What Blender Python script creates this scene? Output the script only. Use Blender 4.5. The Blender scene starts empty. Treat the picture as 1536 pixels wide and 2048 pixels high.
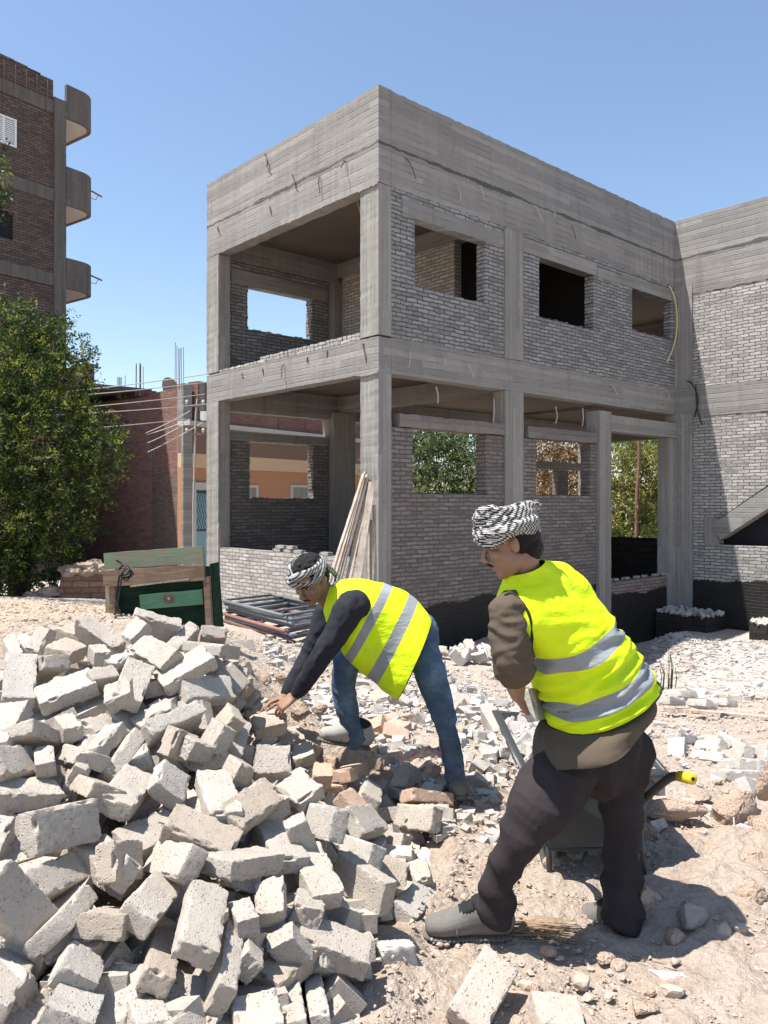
import bpy, bmesh, math, random
import numpy as np
from mathutils import Vector, Matrix, noise as mn
R = math.radians
random.seed(7); rs = np.random.default_rng(7)
sc = bpy.context.scene
COL = sc.collection
# ---------------------------------------------------------------- camera, sky, sun, exposure
cam = bpy.data.objects.new('camera', bpy.data.cameras.new('camera')); COL.objects.link(cam); sc.camera = cam
cam.location = (0, 0, 1.6); cam.rotation_euler = (R(90), 0, 0)
cam.data.sensor_fit = 'VERTICAL'; cam.data.sensor_height = 36; cam.data.lens = 36*1610/2048
cam.data.shift_y = -19/2048; cam.data.clip_start = .05; cam.data.clip_end = 3000
SUN = Vector((-.39, -.10, 1.0)).normalized()            # towards the sun
w = bpy.data.worlds.new("World"); sc.world = w; w.use_nodes = True
nt = w.node_tree; bg = nt.nodes['Background']; sky = nt.nodes.new('ShaderNodeTexSky'); sky.sky_type = 'NISHITA'
sky.sun_disc = False; sky.sun_elevation = math.asin(SUN.z); sky.sun_rotation = math.atan2(SUN.x, SUN.y)
sky.altitude = 0; sky.air_density = 1.0; sky.dust_density = .6; sky.ozone_density = .9
nt.links.new(sky.outputs[0], bg.inputs[0]); bg.inputs[1].default_value = .115
sl = bpy.data.lights.new('sun', 'SUN'); sl.energy = 5.0; sl.angle = R(.55); sl.color = (1, .955, .89)
so = bpy.data.objects.new('sun', sl); COL.objects.link(so); so.rotation_euler = SUN.to_track_quat('Z', 'Y').to_euler()
sc.view_settings.view_transform = 'Standard'; sc.view_settings.look = 'None'; sc.view_settings.gamma = 1
sc.view_settings.exposure = .88
# ---------------------------------------------------------------- survey of the ground
F = 1610.0; EYE = 1.6
def ray(px, py, Y):
    """world point seen at pixel (px,py) of the photograph, Y metres away"""
    return ((px-768)/F*Y, Y, EYE-(py-1005)/F*Y)
# surveyed ground heights: pixel x, pixel y, distance
SURVEY = [(0,2048,1.85),(445,1840,2.2),(120,1660,2.4),(40,1400,2.95),(200,1390,3.1),(250,1240,3.95),(80,1290,3.7),(390,1300,3.5),
(250,1520,2.85),(600,1650,2.75),(500,1440,3.5),(440,1270,4.1),(600,1430,4.6),(560,1480,3.9),(640,1500,4.0),(700,1515,4.15),(920,1605,4.1),(780,1750,3.05),
(850,1880,2.9),(930,1870,2.95),(1240,1885,2.95),(700,1950,2.45),(600,2040,2.2),(250,2000,2.0),(850,2048,2.45),(1000,1450,5.4),(800,1400,6.2),
(750,1600,3.6),(850,1700,3.4),(1000,1700,3.6),(300,1700,2.45),(0,1560,2.55),
(873,1312,13.7),(880,1301,11.6),(960,1303,11.8),(1080,1318,12.4),(900,1340,9.9),(1300,1425,7.4),(1450,1302,16.2),(1290,1345,15.0),(1307,1290,18.2),(1400,1345,13.6),(1536,1332,14),(1400,1385,10.4),(1250,1392,10.0),(1536,1440,7.0),(1400,1600,4.25),(1480,1625,4.1),(1500,1900,2.85),(1536,2048,2.45),(1100,2048,2.47),
(1536,1480,5.4),(1200,1500,5.2),
(450,1222,16.5),(560,1255,14.2),(560,1290,9.4),(620,1340,7.6),(560,1385,6.2),(100,1226,6.3),(0,1215,6.3),(190,1250,6.0),(320,1240,7.0),(420,1262,7.4),
(-300,1215,6.0),(-300,1420,3.2),(-300,2000,1.9),(1900,1500,5.0),(1900,2000,2.6),(1900,1330,13),
(100,1190,13.0),(200,1195,12.0),(-200,1190,13.0),(300,1180,14.5)]
_P = np.array([ray(*s) for s in SURVEY])
_X0 = _P[:, :2]; _Z0 = _P[:, 2]
# ground well away from the survey
_far = np.array([(-14,24),(-6,24),(2,24),(12,24),(20,20),(-14,34),(0,34),(20,34),(18,12),(14,7),(8,3),(-12,6),(-10,2),(-6,0),(0,0.4),(6,0),(3,16),(6,17),(0,19),(8,21),(-22,14),(-1.14,9.8),(-2.25,11.4),(-1.7,12.5),(-.65,11.0),(-1.4,11.1)], float)
_farz = np.array([-.85,-.85,-.9,-.95,-.95,-.9,-.9,-.95,-.9,-.5,0,.3,.4,.3,.1,0,-.85,-1.2,-.9,-1.3,0.0,-.12,-.12,-.17,-.15,-.13])
_CX = np.vstack([_X0, _far]); _CZ = np.concatenate([_Z0, _farz])
def _warp(P):
    # work in log distance so that near detail and far slopes carry equal weight
    P = np.asarray(P, float); r = np.sqrt((P[:, 0])**2 + (P[:, 1]+.5)**2) + .3
    k = np.log(r/0.8)/r*2.2
    return np.stack([P[:, 0]*k, (P[:, 1]+.5)*k], 1)
def _phi(d): return np.where(d > 1e-9, d*d*np.log(d+1e-12), 0)
_W = _warp(_CX); _n = len(_W)
_K = _phi(np.linalg.norm(_W[:, None]-_W[None], axis=2)) + np.eye(_n)*0.004
_A = np.zeros((_n+3, _n+3)); _A[:_n, :_n] = _K; _A[:_n, _n:] = np.c_[np.ones(_n), _W]; _A[_n:, :_n] = _A[:_n, _n:].T
_C = np.linalg.solve(_A, np.r_[_CZ, 0, 0, 0])
def ground_z(P):
    P = np.atleast_2d(np.asarray(P, float)); out = np.empty(len(P))
    for i in range(0, len(P), 20000):
        q = _warp(P[i:i+20000]); K = _phi(np.linalg.norm(q[:, None]-_W[None], axis=2))
        out[i:i+20000] = K@_C[:_n] + _C[_n] + q@_C[_n+1:]
    r = np.hypot(P[:, 0], P[:, 1]); t = np.clip((r-26)/14, 0, 1)
    out = np.clip(out, -1.6, 1.4)
    return out*(1-t) + (-.9)*t
def gz(x, y): return float(ground_z([(x, y)])[0])
# ---------------------------------------------------------------- helpers
def P(px, py, Y): return Vector(ray(px, py, Y))
def tag(o, label=None, cat=None, group=None, kind=None):
    if label: o['label'] = label
    if cat: o['category'] = cat
    if group: o['group'] = group
    if kind: o['kind'] = kind
    return o
def empty(name, loc=(0, 0, 0), rz=0, **k):
    o = bpy.data.objects.new(name, None); COL.objects.link(o); o.location = loc; o.rotation_euler = (0, 0, rz)
    o.empty_display_size = .1
    return tag(o, **k)
def link(name, me, mat=None, parent=None, smooth=None):
    o = bpy.data.objects.new(name, me); COL.objects.link(o)
    if mat is not None:
        for m in (mat if isinstance(mat, (list, tuple)) else [mat]): me.materials.append(m)
    if parent is not None: o.parent = parent
    if smooth: me.shade_smooth()
    return o
class MB:
    """collects shapes and links them as one mesh object"""
    def __init__(s): s.v = []; s.f = []; s.m = []
    def add(s, vs, fs, mi=0):
        b = len(s.v); s.v += [tuple(v) for v in vs]; s.f += [tuple(b+i for i in f) for f in fs]; s.m += [mi]*len(fs)
    def box(s, x0, y0, z0, x1, y1, z1, mi=0, rag=0):
        """rag > 0 cuts the long edges into short pieces and roughens them"""
        x0, x1 = min(x0, x1), max(x0, x1); y0, y1 = min(y0, y1), max(y0, y1); z0, z1 = min(z0, z1), max(z0, z1)
        if rag <= 0:
            vs = [(x, y, z) for z in (z0, z1) for y in (y0, y1) for x in (x0, x1)]
            s.add(vs, [(0, 2, 3, 1), (4, 5, 7, 6), (0, 1, 5, 4), (2, 6, 7, 3), (0, 4, 6, 2), (1, 3, 7, 5)], mi); return
        L = (x1-x0, y1-y0, z1-z0); ax = max(range(3), key=lambda i: L[i]); n = max(2, int(L[ax]/.09))
        lo = [x0, y0, z0]; hi = [x1, y1, z1]; o = [i for i in range(3) if i != ax]; rings = []
        for k in range(n+1):
            t = k/n; ring = []
            for (a, b) in ((0, 0), (1, 0), (1, 1), (0, 1)):
                p = [0, 0, 0]; p[ax] = lo[ax]+L[ax]*t
                p[o[0]] = (lo, hi)[a][o[0]]; p[o[1]] = (lo, hi)[b][o[1]]
                for q, ab in ((o[0], a), (o[1], b)):
                    j = abs(mn.noise(Vector((p[0]*7.3, p[1]*7.3+ab*9, p[2]*7.3+q*5))))*rag*1.6 + random.random()*rag*.3
                    p[q] += j if ab == 0 else -j
                ring.append(p)
            rings.append(ring)
        vs = [v for r_ in rings for v in r_]; fs = []
        for k in range(n):
            for i in range(4): fs.append((4*k+i, 4*k+(i+1) % 4, 4*k+4+(i+1) % 4, 4*k+4+i))
        fs += [(3, 2, 1, 0), (4*n, 4*n+1, 4*n+2, 4*n+3)]
        s.add(vs, fs, mi)
    def obox(s, c, ax, ay, az, mi=0):
        """box from centre and three half-axis vectors"""
        c = Vector(c); vs = [c+ax*i+ay*j+az*k for k in (-1, 1) for j in (-1, 1) for i in (-1, 1)]
        s.add(vs, [(0, 2, 3, 1), (4, 5, 7, 6), (0, 1, 5, 4), (2, 6, 7, 3), (0, 4, 6, 2), (1, 3, 7, 5)], mi)
    def bar(s, a, b, w, t, up=(0, 0, 1), mi=0):
        a = Vector(a); b = Vector(b); d = (b-a); L = d.length; d.normalize(); u = Vector(up)
        sd = d.cross(u); sd = sd.normalized() if sd.length > 1e-4 else Vector((1, 0, 0)); u = sd.cross(d).normalized()
        s.obox((a+b)/2, d*(L/2), sd*(w/2), u*(t/2), mi)
    def tube(s, pts, r, n=8, mi=0, closed=False):
        pts = [Vector(p) for p in pts]; m = len(pts); rr = r if isinstance(r, (list, tuple)) else [r]*m
        prev = None; vs = []
        for i, p in enumerate(pts):
            if closed: d = (pts[(i+1) % m]-pts[i-1])
            else: d = pts[min(i+1, m-1)]-pts[max(i-1, 0)]
            d.normalize()
            if prev is None:
                prev = d.cross(Vector((0, 0, 1)));
                if prev.length < .1: prev = d.cross(Vector((1, 0, 0)))
            prev = (prev-d*prev.dot(d)).normalized(); b = d.cross(prev)
            for k in range(n):
                a = 2*math.pi*k/n; vs.append(p+(prev*math.cos(a)+b*math.sin(a))*rr[i])
        fs = []
        for i in range(m if closed else m-1):
            j = (i+1) % m
            for k in range(n): fs.append((i*n+k, i*n+(k+1) % n, j*n+(k+1) % n, j*n+k))
        if not closed: fs += [tuple(range(n-1, -1, -1)), tuple((m-1)*n+k for k in range(n))]
        s.add(vs, fs, mi)
    def mesh(s, name):
        me = bpy.data.meshes.new(name); me.from_pydata(s.v, [], s.f); me.polygons.foreach_set('material_index', s.m); me.update(); return me
    def build(s, name, mat, parent=None, smooth=False): return link(name, s.mesh(name), mat, parent, smooth)
def catmull(pts, n):
    """smooth polyline through rows of numbers"""
    A = np.array(pts, float); m = len(A); out = []
    for i in range(m-1):
        p0 = A[max(i-1, 0)]; p1 = A[i]; p2 = A[i+1]; p3 = A[min(i+2, m-1)]
        for k in range(n):
            t = k/n; out.append(.5*((2*p1)+(-p0+p2)*t+(2*p0-5*p1+4*p2-p3)*t*t+(-p0+3*p1-3*p2+p3)*t**3))
    out.append(A[-1]); return out
# ---------------------------------------------------------------- material helpers
class NT:
    def __init__(s, name, rough=.9, spec=.3):
        s.m = bpy.data.materials.new(name); s.m.use_nodes = True; s.t = s.m.node_tree; s.b = s.t.nodes['Principled BSDF']
        s.b.inputs['Roughness'].default_value = rough; s.b.inputs['Specular IOR Level'].default_value = spec
    def n(s, ty, props=None, **ins):
        nd = s.t.nodes.new('ShaderNode'+ty)
        for k, v in (props or {}).items(): setattr(nd, k, v)
        for k, v in ins.items(): s.set(nd, k.replace('_', ' '), v)
        return nd
    def set(s, nd, k, v):
        i = nd.inputs[int(k[1:])] if (k[0] == 'i' and k[1:].isdigit()) else nd.inputs[k]
        if isinstance(v, bpy.types.NodeSocket): s.t.links.new(v, i)
        elif isinstance(v, bpy.types.Node): s.t.links.new(v.outputs[0], i)
        else:
            if isinstance(v, (tuple, list)) and len(v) == 3 and i.type == 'RGBA': v = (*v, 1)
            i.default_value = v
    def co(s, which='Object'): return s.n('TexCoord').outputs[which]
    def map(s, vec, scale=(1, 1, 1), loc=(0, 0, 0)): return s.n('Mapping', Vector=vec, Scale=scale, Location=loc).outputs[0]
    def noise(s, vec, scale, detail=4, rough=.55, dist=0, out=0): return s.n('TexNoise', Vector=vec, Scale=scale, Detail=detail, Roughness=rough, Distortion=dist).outputs[out]
    def vor(s, vec, scale, feature='F1', out=0): return s.n('TexVoronoi', {'feature': feature}, Vector=vec, Scale=scale).outputs[out]
    def ramp(s, fac, stops, interp='LINEAR'):
        r = s.n('ValToRGB', i0=fac); e = r.color_ramp.elements; r.color_ramp.interpolation = interp
        while len(e) < len(stops): e.new(.5)
        for q, (p, c) in zip(e, stops): q.position = p; q.color = (*c, 1) if isinstance(c, (tuple, list)) else (c, c, c, 1)
        return r.outputs[0]
    def mix(s, f, a, b, mode='MIX'):
        nd = s.n('Mix', {'data_type': 'RGBA', 'blend_type': mode}); s.set(nd, 'i0', f)
        s.set(nd, 'i6', a if not (isinstance(a, tuple) and len(a) == 3) else (*a, 1)); s.set(nd, 'i7', b if not (isinstance(b, tuple) and len(b) == 3) else (*b, 1))
        return nd.outputs[2]
    def math(s, op, a, b=0, c=None):
        nd = s.n('Math', {'operation': op}, i0=a, i1=b)
        if c is not None: s.set(nd, 'i2', c)
        return nd.outputs[0]
    def bump(s, h, strength=.5, dist=.01, normal=None):
        nd = s.n('Bump', Height=h, Strength=strength, Distance=dist)
        if normal is not None: s.set(nd, 'Normal', normal)
        return nd.outputs[0]
    def out(s, col=None, normal=None, rough=None):
        if col is not None: s.set(s.b, 'Base Color', col)
        if normal is not None: s.set(s.b, 'Normal', normal)
        if rough is not None: s.set(s.b, 'Roughness', rough)
        return s.m
def mul(c, k): return tuple(min(1, x*k) for x in c)
def mat_concrete(name, base, axis='h', joint=None, marks=1.0):
    """board-marked concrete: streaks and board edges along the boards"""
    t = NT(name); c = t.co(); sc_h = (1.1, 1.1, 26) if axis == 'h' else (26, 26, 1.1)
    sc_h = (.6, .6, 24) if axis == 'h' else (24, 24, .6)
    v = t.map(c, sc_h); st = t.noise(v, 1.0, 5, .6); st2 = t.noise(t.map(c, (.35, .35, 5.5) if axis == 'h' else (5.5, 5.5, .35)), 1.0, 3, .5)
    big = t.noise(c, .9, 4, .6); fine = t.noise(c, 60, 3, .7); mid = t.noise(c, 9, 5, .65)
    s_ = t.n('SeparateXYZ', Vector=c)
    line = s_.outputs[2] if axis == 'h' else t.math('ADD', s_.outputs[0], s_.outputs[1])
    wob = t.math('MULTIPLY', t.noise(c, 1.2, 2), .03)
    fr = t.math('FRACT', t.math('MULTIPLY', t.math('ADD', line, wob), 1/.115 if axis == 'h' else 1/.1))
    bid = t.math('FLOOR', t.math('ADD', t.math('MULTIPLY', t.math('ADD', line, wob), 1/.115 if axis == 'h' else 1/.1), .0))
    alongs = t.math('ADD', s_.outputs[0], s_.outputs[1]) if axis == 'h' else s_.outputs[2]
    bl = t.math('FLOOR', t.math('ADD', t.math('MULTIPLY', alongs, .42), t.math('MULTIPLY', bid, .37)))
    tone = t.n('TexWhiteNoise', {'noise_dimensions': '2D'}, Vector=t.n('CombineXYZ', X=bid, Y=bl, Z=0.0).outputs[0]).outputs[0]
    edge = t.ramp(t.math('ABSOLUTE', t.math('SUBTRACT', fr, .5)), [(0, 0.0), (.40, 0.0), (.5, 1.0)])
    edge = t.math('MULTIPLY', edge, t.ramp(t.noise(c, 1.7, 3), [(.42, .05), (.62, .9)]))
    k = t.math('ADD', t.math('MULTIPLY', st, .40), t.math('ADD', t.math('MULTIPLY', big, .55), t.math('MULTIPLY', mid, .45)))
    col = t.ramp(k, [(.42, mul(base, .76)), (.6, mul(base, .94)), (.72, base), (.9, mul(base, 1.18))])
    col = t.mix(t.ramp(st2, [(.5, 0.0), (.72, .35)]), col, mul(base, .78))
    col = t.mix(t.math('MULTIPLY', edge, .55*marks), col, mul(base, .38))
    col = t.mix(.55, col, t.mix(1.0, col, t.ramp(tone, [(0, (.72,)*3), (.5, (.98,)*3), (1, (1.22,)*3)]), 'MULTIPLY'))
    drip = t.ramp(t.noise(t.map(c, (2.6, 2.6, .28)), 1.0, 4, .65), [(.56, 0.0), (.72, .55)]); col = t.mix(drip, col, mul(base, .6))
    pale = t.ramp(t.noise(c, 2.3, 5, .75), [(.63, 0.0), (.70, .5)]); col = t.mix(pale, col, mul(base, 1.45))
    pits = t.ramp(t.vor(t.map(c, (1, 1, 1)), 24), [(0, 1.0), (.13, 0.0)])
    pits = t.math('MULTIPLY', pits, t.ramp(t.noise(c, 3.1, 2), [(.5, 0.0), (.62, 1.0)]))
    col = t.mix(t.math('MULTIPLY', pits, .5), col, mul(base, .35))
    h = t.math('ADD', t.math('MULTIPLY', st, .4), t.math('ADD', t.math('MULTIPLY', fine, .25), t.math('MULTIPLY', mid, .6)))
    comb = t.ramp(t.noise(c, 1.3, 4, .7), [(.60, 0.0), (.68, 1.0)]); hc = t.math('MULTIPLY', comb, t.ramp(t.vor(c, 42), [(.1, 1.0), (.45, 0.0)])); col = t.mix(t.math('MULTIPLY', hc, .5), col, mul(base, .45)); h = t.math('SUBTRACT', h, t.math('MULTIPLY', hc, .7))
    h = t.math('SUBTRACT', h, t.math('MULTIPLY', edge, .9*marks)); h = t.math('SUBTRACT', h, t.math('MULTIPLY', pits, .8))
    for (jz, amp, wd, dk) in (joint or []):
        # rough cold joint between two pours
        dz = t.math('ABSOLUTE', t.math('SUBTRACT', t.math('ADD', s_.outputs[2], t.math('MULTIPLY', t.math('SUBTRACT', t.noise(c, 2.6, 5, .7), .5), amp)), jz))
        wdn = t.math('MULTIPLY', t.ramp(t.noise(t.map(c, (1, 1, 0)), .55, 3, .6), [(.40, .12), (.62, 1.0)]), wd)
        j = t.math('LESS_THAN', dz, wdn)
        col = t.mix(t.math('MULTIPLY', j, dk), col, mul(base, .22)); h = t.math('SUBTRACT', h, t.math('MULTIPLY', j, 1.6))
        r2 = t.ramp(dz, [(0, 1.0), (.09, 0.0)]); h = t.math('ADD', h, t.math('MULTIPLY', t.math('MULTIPLY', r2, t.noise(c, 22, 4, .8)), .9))
    return t.out(col, t.bump(h, .7, .016))
def mat_brick(name, base, mortar, tarz=None, course=.073, length=.26, haxis=None, dirt=1.0, mort_w=.011):
    """rough hand-laid brickwork; tarz paints bitumen below that height"""
    t = NT(name, .93); c = t.co(); s_ = t.n('SeparateXYZ', Vector=c)
    hx = t.math('ADD', s_.outputs[0], s_.outputs[1])
    wn = t.n('TexNoise', Vector=t.map(c, (3.2, 3.2, 5)), Scale=1.0, Detail=3, Roughness=.6)
    ws = t.n('SeparateXYZ', Vector=wn.outputs[1])
    u = t.math('ADD', hx, t.math('MULTIPLY', t.math('SUBTRACT', ws.outputs[0], .5), .13))
    vv = t.math('ADD', s_.outputs[2], t.math('MULTIPLY', t.math('SUBTRACT', ws.outputs[1], .5), .055))
    fn = t.n('SeparateXYZ', Vector=t.n('TexNoise', Vector=c, Scale=38.0, Detail=3, Roughness=.6).outputs[1])
    u = t.math('ADD', u, t.math('MULTIPLY', t.math('SUBTRACT', fn.outputs[0], .5), .02)); vv = t.math('ADD', vv, t.math('MULTIPLY', t.math('SUBTRACT', fn.outputs[1], .5), .013))
    cv = t.n('CombineXYZ', X=u, Y=vv, Z=0.0)
    b = t.n('TexBrick', {'offset': .5, 'squash': 1.0}, Vector=cv, Scale=1.0, Mortar_Size=mort_w, Mortar_Smooth=.35, Brick_Width=length, Row_Height=course, Bias=0.0, Color1=(0, 0, 0), Color2=(1, 1, 1), Mortar=(.5, .5, .5))
    r = b.outputs[0]; fac = b.outputs[1]
    big = t.noise(c, .8, 5, .65); mid = t.noise(c, 11, 4, .7)
    bc = t.ramp(t.math('ADD', t.math('MULTIPLY', r, .45), t.math('ADD', t.math('MULTIPLY', mid, .6), t.math('MULTIPLY', big, .25))), [(.35, mul(base, .62)), (.62, mul(base, .95)), (.8, mul(base, 1.1)), (1.0, mul(base, 1.35))])
    smear = t.ramp(t.noise(c, 1.9, 5, .7), [(.50, 0.0), (.68, .75*dirt)])
    mc = t.mix(t.noise(c, 7, 3), mul(mortar, .55), mul(mortar, 1.35))
    col = t.mix(fac, bc, mc); col = t.mix(smear, col, t.mix(.5, bc, mortar))
    h = t.math('ADD', t.math('MULTIPLY', t.math('SUBTRACT', 1.0, fac), t.math('SUBTRACT', 1.0, t.math('MULTIPLY', smear, .7))), t.math('ADD', t.math('MULTIPLY', t.noise(c, 90, 3, .7), .25), t.math('MULTIPLY', t.math('ADD', r, mid), .35)))
    rough = None
    if tarz is not None:
        edge = t.math('ADD', tarz, t.math('ADD', t.math('MULTIPLY', t.math('SUBTRACT', t.noise(t.map(c, (1, 1, .3)), .55, 2), .5), .55), t.math('MULTIPLY', t.math('SUBTRACT', t.noise(t.map(c, (1, 1, .5)), 14, 4, .7), .5), .16)))
        k = t.math('LESS_THAN', s_.outputs[2], edge)
        col = t.mix(k, col, t.mix(t.noise(c, 3, 4), (.012, .011, .011), (.03, .028, .026))); rough = t.math('SUBTRACT', .95, t.math('MULTIPLY', k, .45))
    return t.out(col, t.bump(h, 1.0, .018), rough)
def mat_plain(name, col, rough=.8, var=.25, nscale=8, bump=.3, bd=.004, spec=.3, metal=0, per_obj=False):
    t = NT(name, rough, spec); c = t.co(); n_ = t.noise(c, nscale, 4, .65); n2 = t.noise(c, nscale*7, 3, .6)
    base = col
    if per_obj: base = t.n('ObjectInfo').outputs[1]
    lo = t.mix(1.0, base, (1-var,)*3, 'MULTIPLY'); hi = t.mix(1.0, base, (1+var*.6,)*3, 'MULTIPLY')
    cc = t.mix(t.math('ADD', t.math('MULTIPLY', n_, .7), t.math('MULTIPLY', n2, .3)), lo, hi)
    t.b.inputs['Metallic'].default_value = metal
    return t.out(cc, t.bump(t.math('ADD', n_, t.math('MULTIPLY', n2, .5)), bump, bd))
MT = {}
# ---------------------------------------------------------------- materials
CB = (.255, .243, .228)
MT['beam_roof'] = mat_concrete('roof_beam_concrete', CB, 'h', joint=[(7.43, .12, .05, .8)])
MT['beam'] = mat_concrete('beam_concrete', CB, 'h')
MT['column'] = mat_concrete('column_concrete', (.268, .254, .236), 'v')
MT['lintel_low'] = mat_concrete('stained_lintel_concrete', (.19, .168, .15), 'h')
MT['soffit_shade'] = mat_concrete('painted_shade_soffit', (.05, .045, .04), 'h')  # near black: room shade put into the ceiling colour
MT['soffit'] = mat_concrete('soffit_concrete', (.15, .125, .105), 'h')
MT['brick_up'] = mat_brick('grey_brickwork', (.27, .267, .265), (.085, .082, .08), mort_w=.010)
MT['brick_low'] = mat_brick('lower_brickwork', (.215, .185, .17), (.115, .10, .09), tarz=-.15, dirt=1.2)
MT['brick_sill'] = mat_brick('door_sill_brickwork', (.27, .22, .20), (.13, .11, .10), tarz=-.42, dirt=1.2)
MT['brick_left'] = mat_brick('low_wall_brickwork', (.43, .405, .38), (.2, .18, .165), tarz=None)
MT['brick_wing'] = mat_brick('wing_brickwork', (.38, .365, .345), (.12, .11, .10), mort_w=.010, tarz=-.22)
MT['tar'] = mat_brick('bitumen_blocks', (.03, .028, .026), (.012, .012, .012), course=.2, length=.5)
MT['brick_old'] = mat_brick('dark_old_brickwork', (.13, .095, .08), (.04, .033, .03), course=.09, length=.27)
MT['brick_red'] = mat_brick('red_brickwork', (.24, .12, .098), (.19, .145, .125), course=.085, length=.25)
MT['brick_house'] = mat_brick('house_side_brickwork', (.185, .13, .105), (.13, .10, .085), course=.085, length=.25)
MT['brick_mud'] = mat_brick('mud_brickwork', (.25, .15, .10), (.15, .1, .07), course=.09, length=.24, dirt=1.4)
MT['old_conc'] = mat_concrete('old_plaster', (.13, .113, .103), 'v', marks=.3)
MT['cream'] = mat_plain('cream_plaster', (.50, .48, .45), .85, .12, 2)
MT['orange'] = mat_plain('orange_plaster', (.46, .235, .13), .85, .15, 1.5)
MT['brown'] = mat_plain('brown_plaster', (.22, .14, .105), .85, .15, 1.5)
MT['cream_y'] = mat_plain('pale_yellow_plaster', (.62, .44, .28), .85, .1, 1.5)
MT['rebar'] = mat_plain('rusty_steel', (.20, .13, .10), .7, .4, 20, spec=.4)
MT['stub'] = mat_plain('dark_steel_stub', (.11, .085, .07), .7, .4, 20)
MT['wire'] = mat_plain('grey_wire', (.42, .40, .37), .6, .3, 30)
MT['cable'] = mat_plain('black_cable', (.02, .02, .022), .5, .2, 30)
MT['overhead'] = mat_plain('aluminium_cable', (.5, .5, .5), .5, .2, 3)
MT['pipe_y'] = mat_plain('yellow_conduit', (.62, .55, .22), .5, .15, 20)
MT['white'] = mat_plain('white_paint', (.72, .73, .74), .5, .12, 6)
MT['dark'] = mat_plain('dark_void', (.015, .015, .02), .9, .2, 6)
MT['shutter'] = mat_plain('grey_green_paint', (.30, .36, .33), .6, .2, 12)
MT['doorblue'] = mat_plain('pale_blue_paint', (.22, .38, .46), .5, .2, 9)
MT['iron'] = mat_plain('dark_wrought_iron', (.03, .05, .06), .5, .2, 9)
t = NT('block_concrete', .95, .2); c = t.co(); base = t.n('ObjectInfo').outputs[1]; rnd = t.n('ObjectInfo').outputs['Random']
off = t.n('VectorMath', {'operation': 'ADD'}, i0=c, i1=t.n('CombineXYZ', X=t.math('MULTIPLY', rnd, 40.0), Y=0.0, Z=t.math('MULTIPLY', rnd, 13.0)).outputs[0]).outputs[0]
g1 = t.noise(off, 150, 4, .75); g2 = t.noise(off, 30, 5, .7); g3 = t.noise(off, 6, 3, .6)
pit = t.ramp(t.vor(off, 75), [(0, 1.0), (.28, 0.0)]); pit = t.math('MULTIPLY', pit, t.ramp(t.noise(off, 14, 3, .6), [(.40, 0.0), (.55, 1.0)]))
k = t.math('ADD', t.math('MULTIPLY', g1, .45), t.math('ADD', t.math('MULTIPLY', g2, .35), t.math('MULTIPLY', g3, .3)))
cl = t.ramp(k, [(.36, (.55,)*3), (.52, (.93,)*3), (.72, (1.12,)*3)]); cc = t.mix(1.0, base, cl, 'MULTIPLY'); cc = t.mix(t.math('MULTIPLY', pit, .45), cc, t.mix(1.0, base, (.35, .33, .3), 'MULTIPLY'))
ht = t.math('SUBTRACT', t.math('ADD', t.math('MULTIPLY', g1, .7), t.math('MULTIPLY', g2, .35)), t.math('MULTIPLY', pit, .9))
MT['block'] = t.out(cc, t.bump(ht, 1.0, .006))
# soil: clods, pale patches, grit
t = NT('dry_soil', .97, .15); c = t.co(); a = t.noise(c, .7, 4, .6); b = t.noise(c, 5, 6, .7); d = t.noise(c, 42, 5, .75); e = t.vor(c, 30)
k = t.math('ADD', t.math('MULTIPLY', b, .5), t.math('MULTIPLY', d, .5))
cc = t.ramp(k, [(.33, (.33, .245, .185)), (.5, (.48, .39, .315)), (.68, (.57, .50, .43))])
s_ = t.n('SeparateXYZ', Vector=c)
far = t.n('MapRange', {'clamp': True}, Value=s_.outputs[1], From_Min=3.6, From_Max=7.5, To_Min=0.0, To_Max=.8).outputs[0]
cc = t.mix(t.math('MULTIPLY', far, t.ramp(a, [(.35, .1), (.6, .75)])), cc, t.ramp(d, [(.35, (.40, .35, .30)), (.65, (.58, .53, .475))]))
grit = t.ramp(t.vor(c, 95, out=0), [(.0, 1.0), (.22, 0.0)]); cc = t.mix(t.math('MULTIPLY', grit, .35), cc, (.66, .60, .54))
left = t.n('MapRange', {'clamp': True}, Value=s_.outputs[0], From_Min=-2.6, From_Max=-1.9, To_Min=1.0, To_Max=0.0).outputs[0]
ny = t.n('MapRange', {'clamp': True}, Value=s_.outputs[1], From_Min=8.0, From_Max=9.5, To_Min=1.0, To_Max=0.0).outputs[0]
cc = t.mix(t.math('MULTIPLY', t.math('MULTIPLY', left, ny), .85), cc, t.ramp(d, [(.35, (.50, .37, .25)), (.65, (.62, .49, .36))]))
h = t.math('ADD', t.math('MULTIPLY', b, 1.2), t.math('ADD', t.math('MULTIPLY', d, .5), t.math('MULTIPLY', e, -.25)))
cc = t.mix(t.ramp(t.noise(c, 14, 5, .8), [(.54, 0.0), (.68, .28)]), cc, (.27, .19, .14))
MT['soil'] = t.out(cc, t.bump(h, 1.0, .05))
MT['room_shade'] = mat_plain('painted_shade_wall', (.02, .019, .018), .95, .3, 3)  # near black stands in for the shade inside the upper rooms
MT['pebble'] = mat_plain('pebble_stone', (.42, .345, .285), .95, .35, 14, .6, .004)
t = NT('pale_rubble', .95, .15); c = t.co(); n_ = t.noise(c, 25, 4, .65); k = t.math('ADD', t.math('MULTIPLY', t.noise(c, 1.1, 5, .75), .6), t.math('MULTIPLY', t.noise(c, 9, 2), .4))
MT['rubble'] = t.out(t.mix(1.0, t.ramp(k, [(.36, (.34, .255, .195)), (.44, (.39, .35, .31)), (.54, (.44, .41, .38))]), t.ramp(n_, [(.3, (.7,)*3), (.7, (1.15,)*3)]), 'MULTIPLY'), t.bump(n_, .8, .006))
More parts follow.
